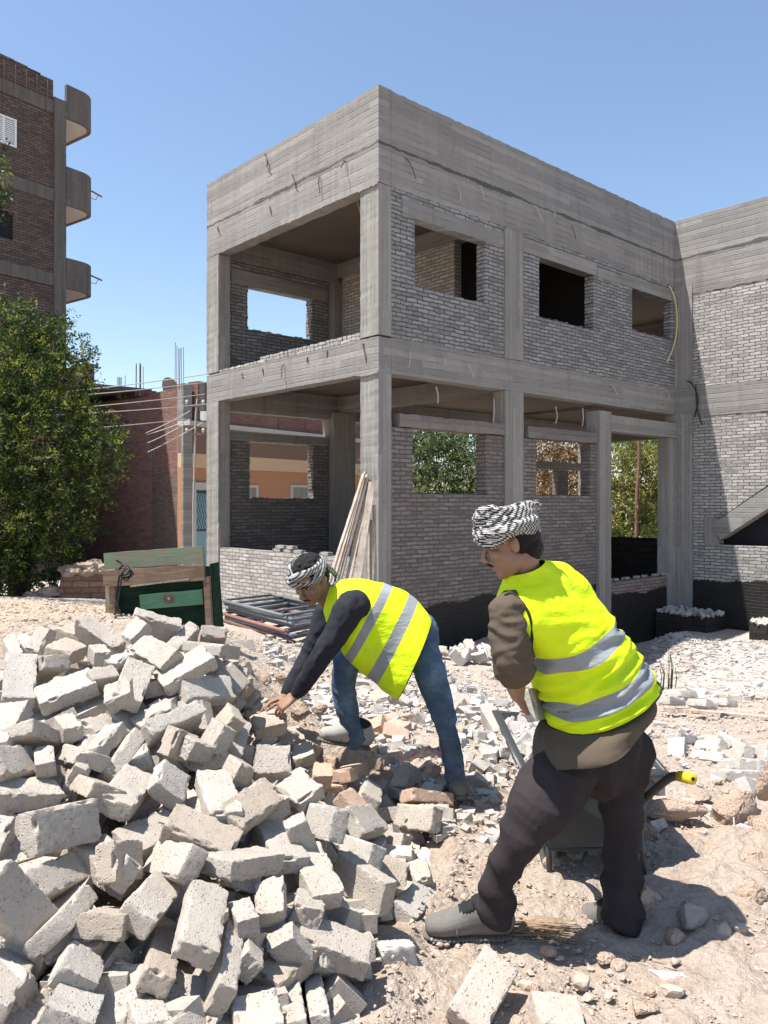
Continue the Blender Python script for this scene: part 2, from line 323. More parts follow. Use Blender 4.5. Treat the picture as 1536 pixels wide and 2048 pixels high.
MT['clod'] = mat_plain('hard_clay', (.43, .325, .25), .97, .4, 11, 1.0, .03)
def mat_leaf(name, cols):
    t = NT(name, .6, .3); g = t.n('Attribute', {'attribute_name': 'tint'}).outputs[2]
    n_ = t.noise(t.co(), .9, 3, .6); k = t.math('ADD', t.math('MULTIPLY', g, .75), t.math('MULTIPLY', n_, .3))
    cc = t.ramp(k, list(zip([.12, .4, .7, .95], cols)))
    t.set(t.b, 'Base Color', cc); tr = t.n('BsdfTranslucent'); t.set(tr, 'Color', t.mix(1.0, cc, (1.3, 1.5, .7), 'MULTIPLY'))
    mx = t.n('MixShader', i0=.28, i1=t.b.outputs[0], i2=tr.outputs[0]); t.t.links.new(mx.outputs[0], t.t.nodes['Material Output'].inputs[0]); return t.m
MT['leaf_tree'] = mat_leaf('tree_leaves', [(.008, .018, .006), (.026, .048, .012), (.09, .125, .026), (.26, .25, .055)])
MT['leaf_green'] = mat_leaf('shrub_leaves', [(.035, .055, .025), (.09, .12, .055), (.19, .22, .12), (.40, .41, .30)])
MT['leaf_dry'] = mat_leaf('dry_leaves', [(.12, .06, .04), (.22, .12, .08), (.34, .22, .14), (.30, .30, .14)])
MT['leaf_yellow'] = mat_leaf('yellowing_reeds', [(.09, .09, .03), (.20, .20, .07), (.32, .31, .12), (.45, .38, .20)])
MT['leaf_bright'] = mat_leaf('bright_shrub_leaves', [(.08, .13, .03), (.17, .26, .05), (.28, .38, .08), (.42, .50, .14)])
MT['bark'] = mat_plain('bark', (.13, .09, .07), .95, .4, 9, 1.0, .02)
MT['bark_red'] = mat_plain('reddish_bark', (.27, .15, .11), .95, .3, 9, 1.0, .02)
# clothing
def mat_cloth(name, col, var=.25, weave=500, rough=.92, folds=.35):
    t = NT(name, rough, .15); c = t.co(); n_ = t.noise(c, 6, 4, .6); f = t.noise(c, 15, 3, .5); wv = t.noise(c, weave, 2, .5)
    cc = t.mix(n_, mul(col, 1-var), mul(col, 1+var)); h = t.math('ADD', t.math('MULTIPLY', f, 1.0), t.math('MULTIPLY', wv, .06))
    return t.out(cc, t.bump(h, folds, .02))
MT['navy'] = mat_cloth('dark_navy_jersey', (.026, .026, .034))
MT['olive'] = mat_cloth('dark_olive_cotton', (.095, .074, .055))
MT['trouser'] = mat_cloth('dark_brown_twill', (.034, .028, .030), folds=.35)
MT['piping'] = mat_cloth('dark_binding', (.03, .035, .02))
MT['salmon'] = mat_cloth('salmon_cloth', (.66, .44, .35))
t = NT('denim', .9, .15); c = t.co(); z = t.n('SeparateXYZ', Vector=c).outputs[2]
k = t.math('ADD', t.noise(c, 5, 4, .6), t.math('MULTIPLY', t.noise(t.map(c, (1, 1, 2.5)), 16, 3, .6), .25))
cc = t.ramp(k, [(.40, (.045, .07, .11)), (.62, (.075, .115, .175)), (.85, (.19, .26, .35))])
MT['denim'] = t.out(cc, t.bump(t.math('ADD', t.noise(c, 14, 3, .5), t.math('MULTIPLY', t.noise(c, 400, 2), .1)), .7, .02))
def mat_vest(name):
    t = NT(name, .75, .25); c = t.co(); s_ = t.n('Attribute', {'attribute_name': 'band'}).outputs[2]
    n_ = t.noise(c, 7, 3, .6); cc = t.mix(n_, (.55, .74, .0), (.72, .90, .02)); cc = t.mix(t.ramp(t.noise(c, 5, 6, .75), [(.52, 0.0), (.75, .45)]), cc, (.42, .48, .08))
    g = t.mix(t.noise(c, 9, 3), (.20, .215, .225), (.33, .345, .355)); g = t.mix(t.ramp(t.noise(c, 40, 4, .8), [(.58, 0.0), (.66, .35)]), g, (.16, .16, .14))
    cc = t.mix(t.math('GREATER_THAN', s_, .5), cc, g)
    h = t.math('ADD', t.noise(t.map(c, (1, 1, 2.2)), 11, 3, .5), t.math('MULTIPLY', t.noise(c, 500, 2), .05))
    return t.out(cc, t.bump(h, .5, .02))
MT['vest'] = mat_vest('safety_yellow_fabric')
t = NT('checked_scarf', .9, .15); c = t.co('Object'); sp = t.n('SeparateXYZ', Vector=c)
q = t.noise(c, 14, 3, .5, out=1); dv = t.n('VectorMath', {'operation': 'ADD'}, i0=c, i1=t.n('VectorMath', {'operation': 'SCALE'}, i0=q, Scale=.012).outputs[0]).outputs[0]
ck = t.n('TexWave', {'wave_type': 'BANDS', 'bands_direction': 'DIAGONAL'}, Vector=dv, Scale=27.0, Distortion=.6, Detail=1.0).outputs[1]
ck2 = t.n('TexWave', {'wave_type': 'BANDS', 'bands_direction': 'Z'}, Vector=dv, Scale=27.0, Distortion=.6, Detail=1.0).outputs[1]
m_ = t.math('GREATER_THAN', t.math('ADD', t.math('MULTIPLY', t.math('SUBTRACT', ck, .5), t.math('SUBTRACT', ck2, .5)), .02), .0)
MT['scarf'] = t.out(t.mix(m_, (.50, .49, .47), (.03, .03, .033)), t.bump(t.noise(c, 60, 4, .7), .5, .006))
def mat_skin(name, col):
    t = NT(name, .5, .4); c = t.co(); cc = t.mix(t.noise(c, 30, 4, .6), mul(col, .82), mul(col, 1.12))
    t.b.inputs['Subsurface Weight'].default_value = .12; t.b.inputs['Subsurface Radius'].default_value = (.012, .005, .003); t.b.inputs['Subsurface Scale'].default_value = .5
    return t.out(cc, t.bump(t.noise(c, 120, 4, .6), .25, .002))
MT['skin'] = mat_skin('skin', (.28, .16, .11)); MT['skin2'] = mat_skin('darker_skin', (.27, .15, .10))
MT['hair'] = mat_plain('black_hair', (.012, .010, .009), .6, .4, 60, 1.0, .01)
MT['lips'] = mat_plain('lips', (.22, .09, .07), .6, .1, 30)
MT['eye'] = mat_plain('eye_white', (.3, .27, .24), .3, .05, 30); MT['pupil'] = mat_plain('dark_iris', (.01, .008, .006), .2, .05, 30)
MT['boot'] = mat_plain('dusty_grey_leather', (.17, .16, .145), .85, .55, 24, .5, .004)
MT['boot_sole'] = mat_plain('grey_rubber_sole', (.13, .125, .115), .85, .3, 30, .8, .004)
MT['boot_dark'] = mat_plain('black_mesh_fabric', (.018, .018, .02), .8, .4, 60, .8, .004)
MT['boot_toe'] = mat_plain('pale_dusty_rubber', (.36, .34, .31), .8, .2, 18, .4, .004)
MT['barrow'] = mat_plain('dull_zinc_sheet', (.08, .085, .085), .5, .35, 6, .4, .004, .5, .35)
MT['barrow_tube'] = mat_plain('dark_steel_tube', (.06, .06, .055), .5, .3, 14, .3, .003, .5)
MT['grip'] = mat_plain('yellow_rubber_grip', (.62, .50, .03), .5, .2, 30)
MT['tyre'] = mat_plain('black_rubber', (.02, .02, .02), .8, .2, 30)
def mat_wood(name, a, b, ax=(1, 14, 14), rough=.9):
    t = NT(name, rough, .15); c = t.co(); n_ = t.noise(t.map(c, ax), 2.2, 5, .65, .6); n2 = t.noise(c, 4, 5, .7)
    return t.out(t.mix(t.ramp(t.math('ADD', t.math('MULTIPLY', n_, .6), t.math('MULTIPLY', n2, .4)), [(.38, 0.0), (.62, 1.0)]), a, b), t.bump(n_, .6, .006))
MT['plank'] = mat_wood('weathered_plank', (.26, .20, .155), (.60, .52, .44), (14, 14, 1))
MT['plank_b'] = mat_wood('brown_plank', (.13, .08, .06), (.25, .175, .13), (1.5, 14, 14))
MT['green_a'] = mat_wood('faded_green_paint', (.22, .155, .11), (.14, .22, .16), (3, 9, 9))
MT['green_b'] = mat_wood('dark_green_paint', (.008, .02, .014), (.016, .045, .028), (2, 9, 9))
MT['green_c'] = mat_wood('bright_green_board', (.09, .2, .12), (.14, .28, .17), (2, 9, 9))
MT['grey_wood'] = mat_wood('grey_weathered_wood', (.16, .15, .11), (.34, .33, .26), (14, 14, 1.5))
# ---------------------------------------------------------------- ground
def pile_mask(x, y):
    """1 where the block pile covers the soil"""
    xb = np.interp(y, [1.5, 2.2, 2.9, 3.4, 4.1, 4.5], [-.1, -.05, .1, .3, .3, -.4])
    m = np.clip((xb - x)/.25, 0, 1)*np.clip((4.55-y)/.3, 0, 1)*np.clip((x+3.2)/.5, 0, 1)
    return m
def fract(x, y, s):
    return mn.fractal(Vector((x*s, y*s, 3.7)), 1.0, 2.1, 4)
def soil_z(x, y):
    x = np.asarray(x, float); y = np.asarray(y, float)
    return ground_z(np.stack([x, y], 1)) - .12*pile_mask(x, y)
ang = np.concatenate([np.linspace(-math.pi, -.62, 50)[:-1], np.linspace(-.62, .62, 330), np.linspace(.62, math.pi, 50)[1:]])
rad = np.concatenate([np.geomspace(.35, 1.6, 10)[:-1], np.geomspace(1.6, 22, 430), np.geomspace(22, 900, 50)[1:]])
A_, R_ = np.meshgrid(ang, rad); X_ = (np.sin(A_)*R_).ravel(); Y_ = (np.cos(A_)*R_).ravel()
Z_ = soil_z(X_, Y_) - .16*pile_mask(X_, Y_); infrust = (np.abs(np.arctan2(X_, Y_)) < .66) & (R_.ravel() < 23)
for i in np.nonzero(infrust)[0]:
    x, y = X_[i], Y_[i]; r = math.hypot(x, y)
    cl = fract(x, y, 5.5)*.022 + abs(fract(x, y, 2.1))*.03 + fract(x, y, 21)*.008
    # churned clay on the near right
    k = max(0, min(1, (x-.9)/.8))*max(0, min(1, (5-y)/1.5)); cl += (abs(fract(x+9, y, 3.3))*.075+abs(fract(x, y+4, 9.0))*.03)*k
    Z_[i] += cl*min(1, 2.2/max(r-1, 1)+.35)
na, nr = len(ang), len(rad)
I = np.arange(na*nr).reshape(nr, na)
Fq = np.stack([I[:-1, :-1], I[:-1, 1:], I[1:, 1:], I[1:, :-1]], -1).reshape(-1, 4)[:, ::-1]
me = bpy.data.meshes.new('ground'); me.from_pydata(np.stack([X_, Y_, Z_], 1).tolist() + [(0, 0, float(soil_z([0.], [0.])[0]))], [], Fq.tolist() + [(int(I[0, (j+1) % na]), int(I[0, j]), na*nr) for j in range(na-1)])
tag(link('ground', me, MT['soil'], smooth=True), kind='structure')
# ---------------------------------------------------------------- loose stones (nobody could count them)
def stone_cloud(name, pts, sizes, mat, label, cat, flat=.65, seed=1, tint=None, sharp=False):
    r = np.random.default_rng(seed)
    if sharp:
        base = np.array([(x, y, z) for x in (-1, 1) for y in (-1, 1) for z in (-1, 1)], float)*.75
        fc = [(0, 1, 3, 2), (4, 6, 7, 5), (0, 4, 5, 1), (2, 3, 7, 6), (0, 2, 6, 4), (1, 5, 7, 3)]
    else:
        bm = bmesh.new(); bmesh.ops.create_icosphere(bm, subdivisions=1, radius=1); base = np.array([v.co[:] for v in bm.verts]); fc = [tuple(v.index for v in f.verts) for f in bm.faces]; bm.free()
    nb = len(base); V = []; Fs = []
    for i, (p, s) in enumerate(zip(pts, sizes)):
        q = base*r.uniform(.72, 1.28, (nb, 1)); q = q*np.array([r.uniform(.8, 1.35), r.uniform(.6, 1.0), flat*r.uniform(.6, 1.2)])
        a, b = r.uniform(0, 6.28), r.normal(0, .35); ca, sa, cb, sb = math.cos(a), math.sin(a), math.cos(b), math.sin(b)
        q = q@np.array([[1, 0, 0], [0, cb, -sb], [0, sb, cb]])@np.array([[ca, -sa, 0], [sa, ca, 0], [0, 0, 1]])
        V.append(q*s+np.array(p)); Fs += [tuple(i*nb+k for k in f) for f in fc]
    me = bpy.data.meshes.new(name); me.from_pydata(np.concatenate(V).tolist(), [], Fs); me.update()
    return tag(link(name, me, mat), label, cat, kind='stuff')
def scatter(n, fx, seed, size, sink=.3):
    r = np.random.default_rng(seed); pts = np.array([fx(r) for _ in range(n)]); s = np.array([size(r, p) for p in pts])
    z = soil_z(pts[:, 0], pts[:, 1]) + s*(.35-sink) + .012
    return np.c_[pts, z], s
def near_xy(r):
    while True:
        y = 1.9+r.random()**1.6*8; x = r.uniform(-.5, .5)*y*1.05
        if pile_mask(x, y) < .1 or r.random() < .1: return x, y
p, s = scatter(13000, near_xy, 3, lambda r, p: .0035*min(3.4, r.pareto(2.2)+1)*(.75+p[1]*.14))
stone_cloud('pebbles', p, s, MT['pebble'], 'scattered small pebbles and grit on the dry reddish soil', 'pebbles')
m = MB(); r_ = np.random.default_rng(15)
for k in range(170):
    x, y = near_xy(r_)
    if x < .2: continue
    z = float(soil_z([x], [y])[0])+.016; a = r_.uniform(0, 6.28); L = r_.uniform(.012, .07); d = Vector((math.cos(a), math.sin(a), r_.normal(0, .12)))*L; m.tube([Vector((x, y, z))-d, Vector((x, y, z))+d], [.0012, .0016], 4)
tag(m.build('splinters', MT['bark']), 'thin twigs and wood splinters littering the near ground', 'litter', kind='stuff')
def mid_xy(r):
    while True:
        y = r.uniform(3.6, 10.0); x = r.uniform(-1.2, 2.2) if y < 7 else r.uniform(-1.5, 3)
        if x > np.interp(y, [3, 4.1, 5, 10], [.4, .1, -.6, -1.6]) and (y < 6.6 or r.random() < .25) and not (x > 1.0 and r.random() < .8): return x, y
p, s = scatter(3000, mid_xy, 4, lambda r, p: r.uniform(.008, .024)*(1 if r.random() < .86 else 2.6))
stone_cloud('broken_rubble', p, s, MT['rubble'], 'pale broken concrete rubble strewn between the two workers', 'rubble', sharp=True, seed=5, flat=.95)
def right_xy(r):
    while True:
        y = r.uniform(9.2, 17.0); x = r.uniform(2.2, 8.2)
        if x < y*.50 and y > 9.6-.12*x: return x, y
p, s = scatter(7500, right_xy, 6, lambda r, p: r.uniform(.03, .085))
stone_cloud('white_gravel', p, s, MT['rubble'], 'field of whitish broken stone in front of the side wing', 'gravel', sharp=True, seed=9)
# ---------------------------------------------------------------- unfinished building, corner at A0, axes along its two faces
A0 = (-.089, 13.0); DU = (.744, .668); DV = (-.668, .744); JU = 9.54
def RU(px): r = (px-768)/F; return (13*r+.089)/(.744-.668*r)
def RZ(px, py): return EYE-(py-1005)/F*(13+.668*RU(px))
def LV(px): r = (px-768)/F; return (-.089-13*r)/(.668+.744*r)
def LZ(px, py): return EYE-(py-1005)/F*(13+.744*LV(px))
def WW(px): r = (px-768)/F; return (19.373*r-7.009)/(.668+.744*r)
def WZ(px, py): return EYE-(py-1005)/F*(19.373-.744*WW(px))
def loc2world(u, v, z=0): return Vector((A0[0]+DU[0]*u+DV[0]*v, A0[1]+DU[1]*u+DV[1]*v, z))
B = empty('unfinished_building', (A0[0], A0[1], 0), math.atan2(DU[1], DU[0]), label='unfinished two-storey building of bare grey concrete frame and brick infill with open corner', cat='building')
ZT, ZB2, ZS, ZSB, ZG = 8.36, 6.77, 4.30, 3.71, -1.6     # roof top, roof beam underside, slab top, beam underside, below ground
def part(name, mat, f, label=None):
    m = MB(); f(m); o = m.build(name, MT[mat], B)
    if label: o['label'] = label
    return o
V5 = 5.51
# roof and floor slabs
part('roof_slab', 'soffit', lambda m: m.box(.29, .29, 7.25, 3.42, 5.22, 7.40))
part('roof_slab', 'soffit_shade', lambda m: m.box(3.422, .29, 7.25, 9.25, 5.22, 7.40))  # ceiling behind the right-hand windows, shade painted into its colour
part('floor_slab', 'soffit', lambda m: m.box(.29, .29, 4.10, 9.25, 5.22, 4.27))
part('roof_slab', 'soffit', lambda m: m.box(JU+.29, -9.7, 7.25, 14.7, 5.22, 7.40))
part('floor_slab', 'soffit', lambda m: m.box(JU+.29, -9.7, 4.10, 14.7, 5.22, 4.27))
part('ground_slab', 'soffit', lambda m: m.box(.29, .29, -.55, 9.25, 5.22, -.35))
# roof ring beam (deep parapet beam) and floor beams
rg = .012
part('roof_beam', 'beam_roof', lambda m: m.box(0, 0, ZB2, .285, V5, ZT, rag=.02))
part('roof_beam', 'beam_roof', lambda m: m.box(.287, 0, ZB2, JU-.003, .285, ZT, rag=.02))
part('roof_beam', 'beam_roof', lambda m: m.box(.287, V5-.285, ZB2, 15.0, V5, ZT-.05, rag=.02))
part('roof_beam', 'beam_roof', lambda m: m.box(JU, -10, ZB2-.25, JU+.285, .285, ZT+.02, rag=.02))
part('floor_beam', 'beam', lambda m: m.box(.0, 0, ZSB, .285, V5, ZS-.0, rag=.012))
part('floor_beam', 'beam', lambda m: m.box(.287, 0, ZSB, JU-.003, .285, ZS+.02, rag=.012))
part('floor_beam', 'beam', lambda m: m.box(.287, V5-.285, 3.55, 15.0, V5, ZS, rag=.012))
part('floor_beam', 'beam', lambda m: m.box(JU, -10, 3.62, JU+.285, .285, ZS+.03, rag=.012))
part('floor_beam', 'beam', lambda m: m.box(3.3, .29, 3.72, 3.58, 5.22, 4.09))
part('roof_beam', 'beam', lambda m: m.box(3.3, .29, 6.9, 3.58, 5.22, 7.24))
part('floor_beam', 'beam', lambda m: m.box(14.72, -10, 3.6, 15.0, 5.22, ZS))
part('roof_beam', 'beam', lambda m: m.box(14.72, -10, ZB2, 15.0, 5.22, ZT))
# columns
def column(x0, y0, x1, y1, z0=ZG, z1=ZT, gap=True):
    segs = [(z0, ZSB-.001), (ZS+.021, ZB2-.001)]
    def f(m):
        for (a, b) in segs:
            if b > a: m.box(x0, y0, a, x1, y1, b, rag=.009)
    part('column', 'column', f)
column(-.004, -.004, .285, .46)
column(-.004, 5.02, .285, V5+.004)
u0, u1 = RU(1009), RU(1047)
column(u0, -.012, u1, .283)
column(3.1, V5-.45, 3.75, V5+.004)
column(JU-.012, -.43, JU+.28, .28)
column(JU-.012, V5-.4, JU+.28, V5+.004)
column(JU+4.0, V5-.35, JU+4.35, V5+.004)
column(3.28, .6, 3.6, 1.0, z1=3.7) if False else None
column(14.7, V5-.3, 15.01, V5+.006); column(14.7, -10.0, 15.01, -9.7); column(14.7, -2.3, 15.01, -1.9)
# brick walls with openings, decomposed into butted boxes
def wall_u(name, mat, ua, ub, za, zb, y0, y1, holes, rag=0, label=None):
    """wall along u between ua..ub; holes = (u0,u1,z0,z1)"""
    def f(m):
        us = sorted({ua, ub, *[h[0] for h in holes], *[h[1] for h in holes]})
        for a, b in zip(us[:-1], us[1:]):
            hs = sorted([h for h in holes if h[0] <= a+1e-6 and h[1] >= b-1e-6], key=lambda h: h[2]); z = za
            for h in hs:
                if h[2] > z: m.box(a, y0, z, b, y1, h[2])
                z = h[3]
            if z < zb: m.box(a, y0, z, b, y1, zb)
        for h in holes:
            z = h[2]+.004
            while z < h[3]-.07:
                for e_, s_ in ((h[0], 1), (h[1], -1)):
                    q = random.uniform(.0, .03)*(random.random() < .75)
                    if q > .004: m.box(e_, y0+random.uniform(.004, .02), z, e_+s_*q, y1-.01, z+.062)
                z += .073
            x = h[0]+.03
            while x < h[1]-.13:
                if random.random() < .6: m.box(x, y0+.006, h[2], x+random.uniform(.07, .11), y1-.01, h[2]+random.uniform(.006, .03))
                x += .125
    return part(name, mat, f, label)
def wall_v(name, mat, va, vb, za, zb, x0, x1, holes, label=None):
    def f(m):
        us = sorted({va, vb, *[h[0] for h in holes], *[h[1] for h in holes]})
        for a, b in zip(us[:-1], us[1:]):
            hs = sorted([h for h in holes if h[0] <= a+1e-6 and h[1] >= b-1e-6], key=lambda h: h[2]); z = za
            for h in hs:
                if h[2] > z: m.box(x0, a, z, x1, b, h[2])
                z = h[3]
            if z < zb: m.box(x0, a, z, x1, b, zb)
    return part(name, mat, f, label)
zt_b = ZS+.02; zb_r = ZB2+.005
h1 = (RU(830), RU(972), RZ(830, 573), RZ(830, 436)); h2 = (RU(1079), RU(1188), RZ(1079, 633), RZ(1079, 514)); h3 = (RU(1265), RU(1345), RZ(1265, 660), RZ(1265, 576))
wall_u('brick_wall', 'brick_up', .287, u0-.003, zt_b, zb_r, .012, .23, [h1])
wall_u('brick_wall', 'brick_up', u1+.003, JU-.004, zt_b, zb_r, .012, .23, [h2, h3])
def lintel(x0, x1, z0, z1, y0=.002, y1=.24, rag=.008): part('lintel', 'beam' if y0 > 0 else 'lintel_low', lambda m: m.box(x0, y0, z0, x1, y1, z1, rag=rag))
lintel(h1[0]-.28, u0-.01, h1[3]+.002, h1[3]+.27); lintel(u1+.01, h2[1]+.12, h2[3]+.002, h2[3]+.28); lintel(h3[0]-.45, JU-.02, h3[3]+.002, h3[3]+.26)
lintel(h2[1]+.14, h3[0]-.47, h2[3]-.02, h2[3]+.20)
# lower front wall
g1 = (RU(827), RU(974), RZ(827, 988), RZ(827, 857)); g2 = (RU(1074), RU(1183), RZ(1074, 991), RZ(1074, 878))
dl0, dl1 = RU(1194), RU(1218); dr0, dr1 = RU(1336), RU(1352)
wall_u('brick_wall', 'brick_low', .287, u0-.003, ZG, g1[3]+.0, .02, .27, [g1])
wall_u('brick_wall', 'brick_low', u1+.003, dl0-.003, ZG, g2[3], .02, .27, [g2])
lintel(.45, u0-.02, g1[3]+.003, g1[3]+.24, -.035, .28, .024); lintel(u1+.12, dl0-.02, g2[3]+.003, g2[3]+.25, -.035, .28, .02)
ZD = RZ(1218, 863)
part('door_post', 'column', lambda m: m.box(dl0, -.06, ZG, dl1, .28, ZD+.42, rag=.008))
part('door_post', 'column', lambda m: m.box(dr0, -.02, ZG, dr1+.08, .28, ZD, rag=.008))
part('door_lintel', 'beam', lambda m: m.box(dl1+.003, -.06, ZD+.003, dr1+.1, .28, ZD+.36, rag=.01))
zsill = RZ(1280, 1158)
wall_u('brick_wall', 'brick_sill', dl1+.003, dr0-.003, ZG, zsill, .03, .27, [])
# left face: dwarf wall, sill courses on the floor beam
wall_v('brick_wall', 'brick_left', .463, 5.017, ZG, .66, .03, .26, [], 'pale low brick wall closing the open corner at ground level')
def sill(m):
    y = .48
    while y < 5.0:
        L = random.uniform(.105, .125); m.box(.02+random.uniform(0, .012), y, ZS-.018, .25, y+L-.012, ZS+.055+random.uniform(-.006, .006))
        if y < 3.4: m.box(.03+random.uniform(0, .015), y+.03, ZS+.062, .25, y+L+.015, ZS+.125+random.uniform(-.008, .008))
        y += L
part('sill_course', 'brick_left', sill)
# rear wall (seen through the openings) and partitions
def RV(px, v=V5-.24):
    r = (px-768)/F; return ((13+.744*v)*r+.089+.668*v)/(.744-.668*r)
def RVZ(px, py, v=V5-.24): return EYE-(py-1005)/F*(13+.744*v+.668*RV(px, v))
k1 = (RV(495), RV(624), RVZ(560, 669), RVZ(495, 572)); k2 = (RV(499), RV(627), RVZ(560, 997), RVZ(499, 884))
wall_u('brick_wall', 'brick_up', .287, 3.097, ZS+.003, ZB2-.003, V5-.24, V5-.02, [k1])
part('lintel', 'beam', lambda m: m.box(.45, V5-.26, k1[3]+.003, 3.05, V5-.015, k1[3]+.3))
wall_u('brick_wall', 'brick_low', .287, 3.097, ZG, k2[3], V5-.24, V5-.02, [k2])
part('lintel', 'beam', lambda m: m.box(.30, V5-.27, k2[3]+.003, 3.05, V5-.01, k2[3]+.22, rag=.012))
wall_u('brick_wall', 'brick_up', 3.753, JU-.015, ZS+.003, ZB2-.003, V5-.24, V5-.02, [])
wall_u('brick_wall', 'brick_low', 3.753, JU-.015, ZG, .0, V5-.24, V5-.02, [])
wall_v('brick_wall', 'brick_left', 1.45, 5.06, ZS+.003, 7.24, 3.34, 3.54, [], 'inner brick partition on the upper floor')
wall_v('brick_wall', 'room_shade', .30, 5.2, ZS+.003, 7.24, 6.6, 6.8, [])  # partition coloured near black to give the room its shade
part('inner_or_added_wall', 'room_shade', lambda m: m.box(4.3, 2.3, ZS+.01, 6.59, 2.5, 7.24))  # added wall, near black so the window opening looks shaded
part('inner_or_added_wall', 'room_shade', lambda m: m.box(6.81, 1.6, ZS+.01, 9.24, 1.8, 7.24))  # added likewise, painted shade behind the last upper window
# wing
wall_v('brick_wall', 'brick_wing', -9.9, -.435, ZS+.033, ZB2-.253, JU+.02, JU+.25, [])
def wing_low(m):
    y0 = -.435
    ys = -WW(1437); zt_ = WZ(1470, 1091)
    m.box(JU+.02, ys, ZG, JU+.26, y0, 3.617)                       # beside the column
    m.box(JU+.02, -9.9, ZG, JU+.26, ys-.002, zt_)                   # below the stair opening
    # above the sloping stair beam: stepped polygon prism
    za, zb = WZ(1437, 1037), 3.617; s = (WZ(1536, 969)-za)/(WW(1536)-WW(1437)); y = ys-.002; vs = []
    yend = ys-(zb-za)/s
    for x in (JU+.02, JU+.26): vs += [(x, y, za), (x, y, zb), (x, yend, zb)]
    m.add(vs, [(0, 1, 2), (5, 4, 3), (0, 3, 4, 1), (1, 4, 5, 2), (2, 5, 3, 0)])
part('brick_wall', 'brick_wing', wing_low)
ya = -WW(1437); za = WZ(1437, 1062); sl_ = (WZ(1536, 998)-za)/(WW(1536)-WW(1437))
part('stair_beam', 'beam', lambda m: m.bar((JU+.12, ya+.05, za-.02), (JU+.12, ya-3.2, za+3.25*sl_), .34, .40, up=(0, 0, 1)))
part('stair_post', 'column', lambda m: m.box(JU-.02, ya, WZ(1437, 1091)+.002, JU+.27, -WW(1409), WZ(1420, 1036), rag=.006))
part('stair_shade_panel', 'dark', lambda m: m.box(JU+.32, -9.5, -.4, JU+.36, ya+.55, 3.4))  # added upright dark panel standing in for shade in the stair opening
# far side of the wing: low black wall, posts and lintels seen through door and window
part('low_wall', 'tar', lambda m: m.box(JU+.3, V5-.27, ZG, 14.69, V5-.03, .25))
def far_low(m):
    m.box(14.74, -9.6, ZG, 14.97, V5-.31, .47); 
part('low_wall', 'tar', far_low)
part('lintel', 'beam', lambda m: m.box(JU+.3, V5-.25, 2.62, JU+3.98, V5-.04, 2.86, rag=.012))
part('brick_pier', 'brick_low', lambda m: m.box(JU+2.55, V5-.25, .26, JU+3.1, V5-.04, 2.6))
# bent reinforcement stubs and tie wires on the beams
def stub(pts, r=.009, mat='wire'):
    j = random.uniform(-.05, .05); pts = [pts[0]]+[(p[0]+j*(i+1)*.6, p[1]+random.uniform(-.02, .02)-.015*i, p[2]+random.uniform(-.03, .03)) for i, p in enumerate(pts[1:])]
    m = MB(); m.tube(pts, r, 5); m.build('tie_wire', MT['stub' if mat == 'rebar' else mat], B)
for (px, py, L, lean, mt) in [(812, 320, .3, .2, 'rebar'), (912, 375, .25, .1, 'wire'), (955, 375, .2, .3, 'wire'), (1066, 415, .22, .5, 'wire'), (1142, 455, .22, .3, 'rebar'), (1106, 430, .1, .3, 'wire'),
                          (818, 705, .28, -.1, 'wire'), (884, 712, .16, .2, 'wire'), (932, 728, .26, .5, 'wire'), (1220, 772, .2, .3, 'wire'), (1330, 785, .14, -.3, 'wire'), (1285, 600, .0, 0, 'wire')]:
    if L <= 0: continue
    u = RU(px); z = RZ(px, py); stub([(u, -.0, z+.02), (u, -.05, z), (u+lean*L*.5, -.07, z-L*.5), (u+lean*L, -.055, z-L)], mat=mt)
for (px, py, L, lean, mt) in [(532, 310, .34, -.25, 'rebar'), (585, 352, .34, -.3, 'rebar'), (640, 355, .32, -.05, 'rebar'), (541, 415, .26, 0, 'rebar'), (436, 455, .2, -.1, 'rebar'), (692, 325, .12, .1, 'rebar'),
                          (728, 690, .4, -.1, 'rebar'), (655, 705, .2, .1, 'rebar'), (615, 715, .14, .2, 'rebar'), (568, 730, .24, 0, 'rebar'), (525, 738, .3, -.1, 'rebar'), (484, 748, .12, -.2, 'rebar')]:
    v = LV(px); z = LZ(px, py); stub([(0, v, z+.01), (-.03, v, z), (-.035, v+lean*L*.9, z-L*.45), (-.03, v+lean*L*.6, z-L*.7), (-.03, v+lean*L*1.2, z-L)], .011, mat=mt)
for (px, py, L) in [(882, 775, .25), (1121, 815, .33), (1175, 818, .33), (998, 800, .55)]:
    u = RU(px); z = RZ(px, py)-.02; stub([(u, .12, z+.05), (u, .1, z-L*.5), (u-.05, .09, z-L)], .014)
stub([(.5, 1.15, 7.26), (.5, 1.15, 6.9), (.5, 1.05, 6.55)], .014)
# concrete fins of laitance where the pours met on the corner column
part('mortar_ledge', 'beam', lambda m: [m.box(-.03, y, ZB2-.03+random.uniform(-.01, .01), .0-.002, y+.06, ZB2+.0) for y in np.arange(0, .45, .06)])
part('mortar_ledge', 'beam', lambda m: [m.box(-.03, y, ZSB-.03+random.uniform(-.015, .01), -.002, y+.07, ZSB+.01) for y in np.arange(0, .45, .07)])
# loose things on and about the building: each its own
def bpt(u, v, z): return loc2world(u, v, z)
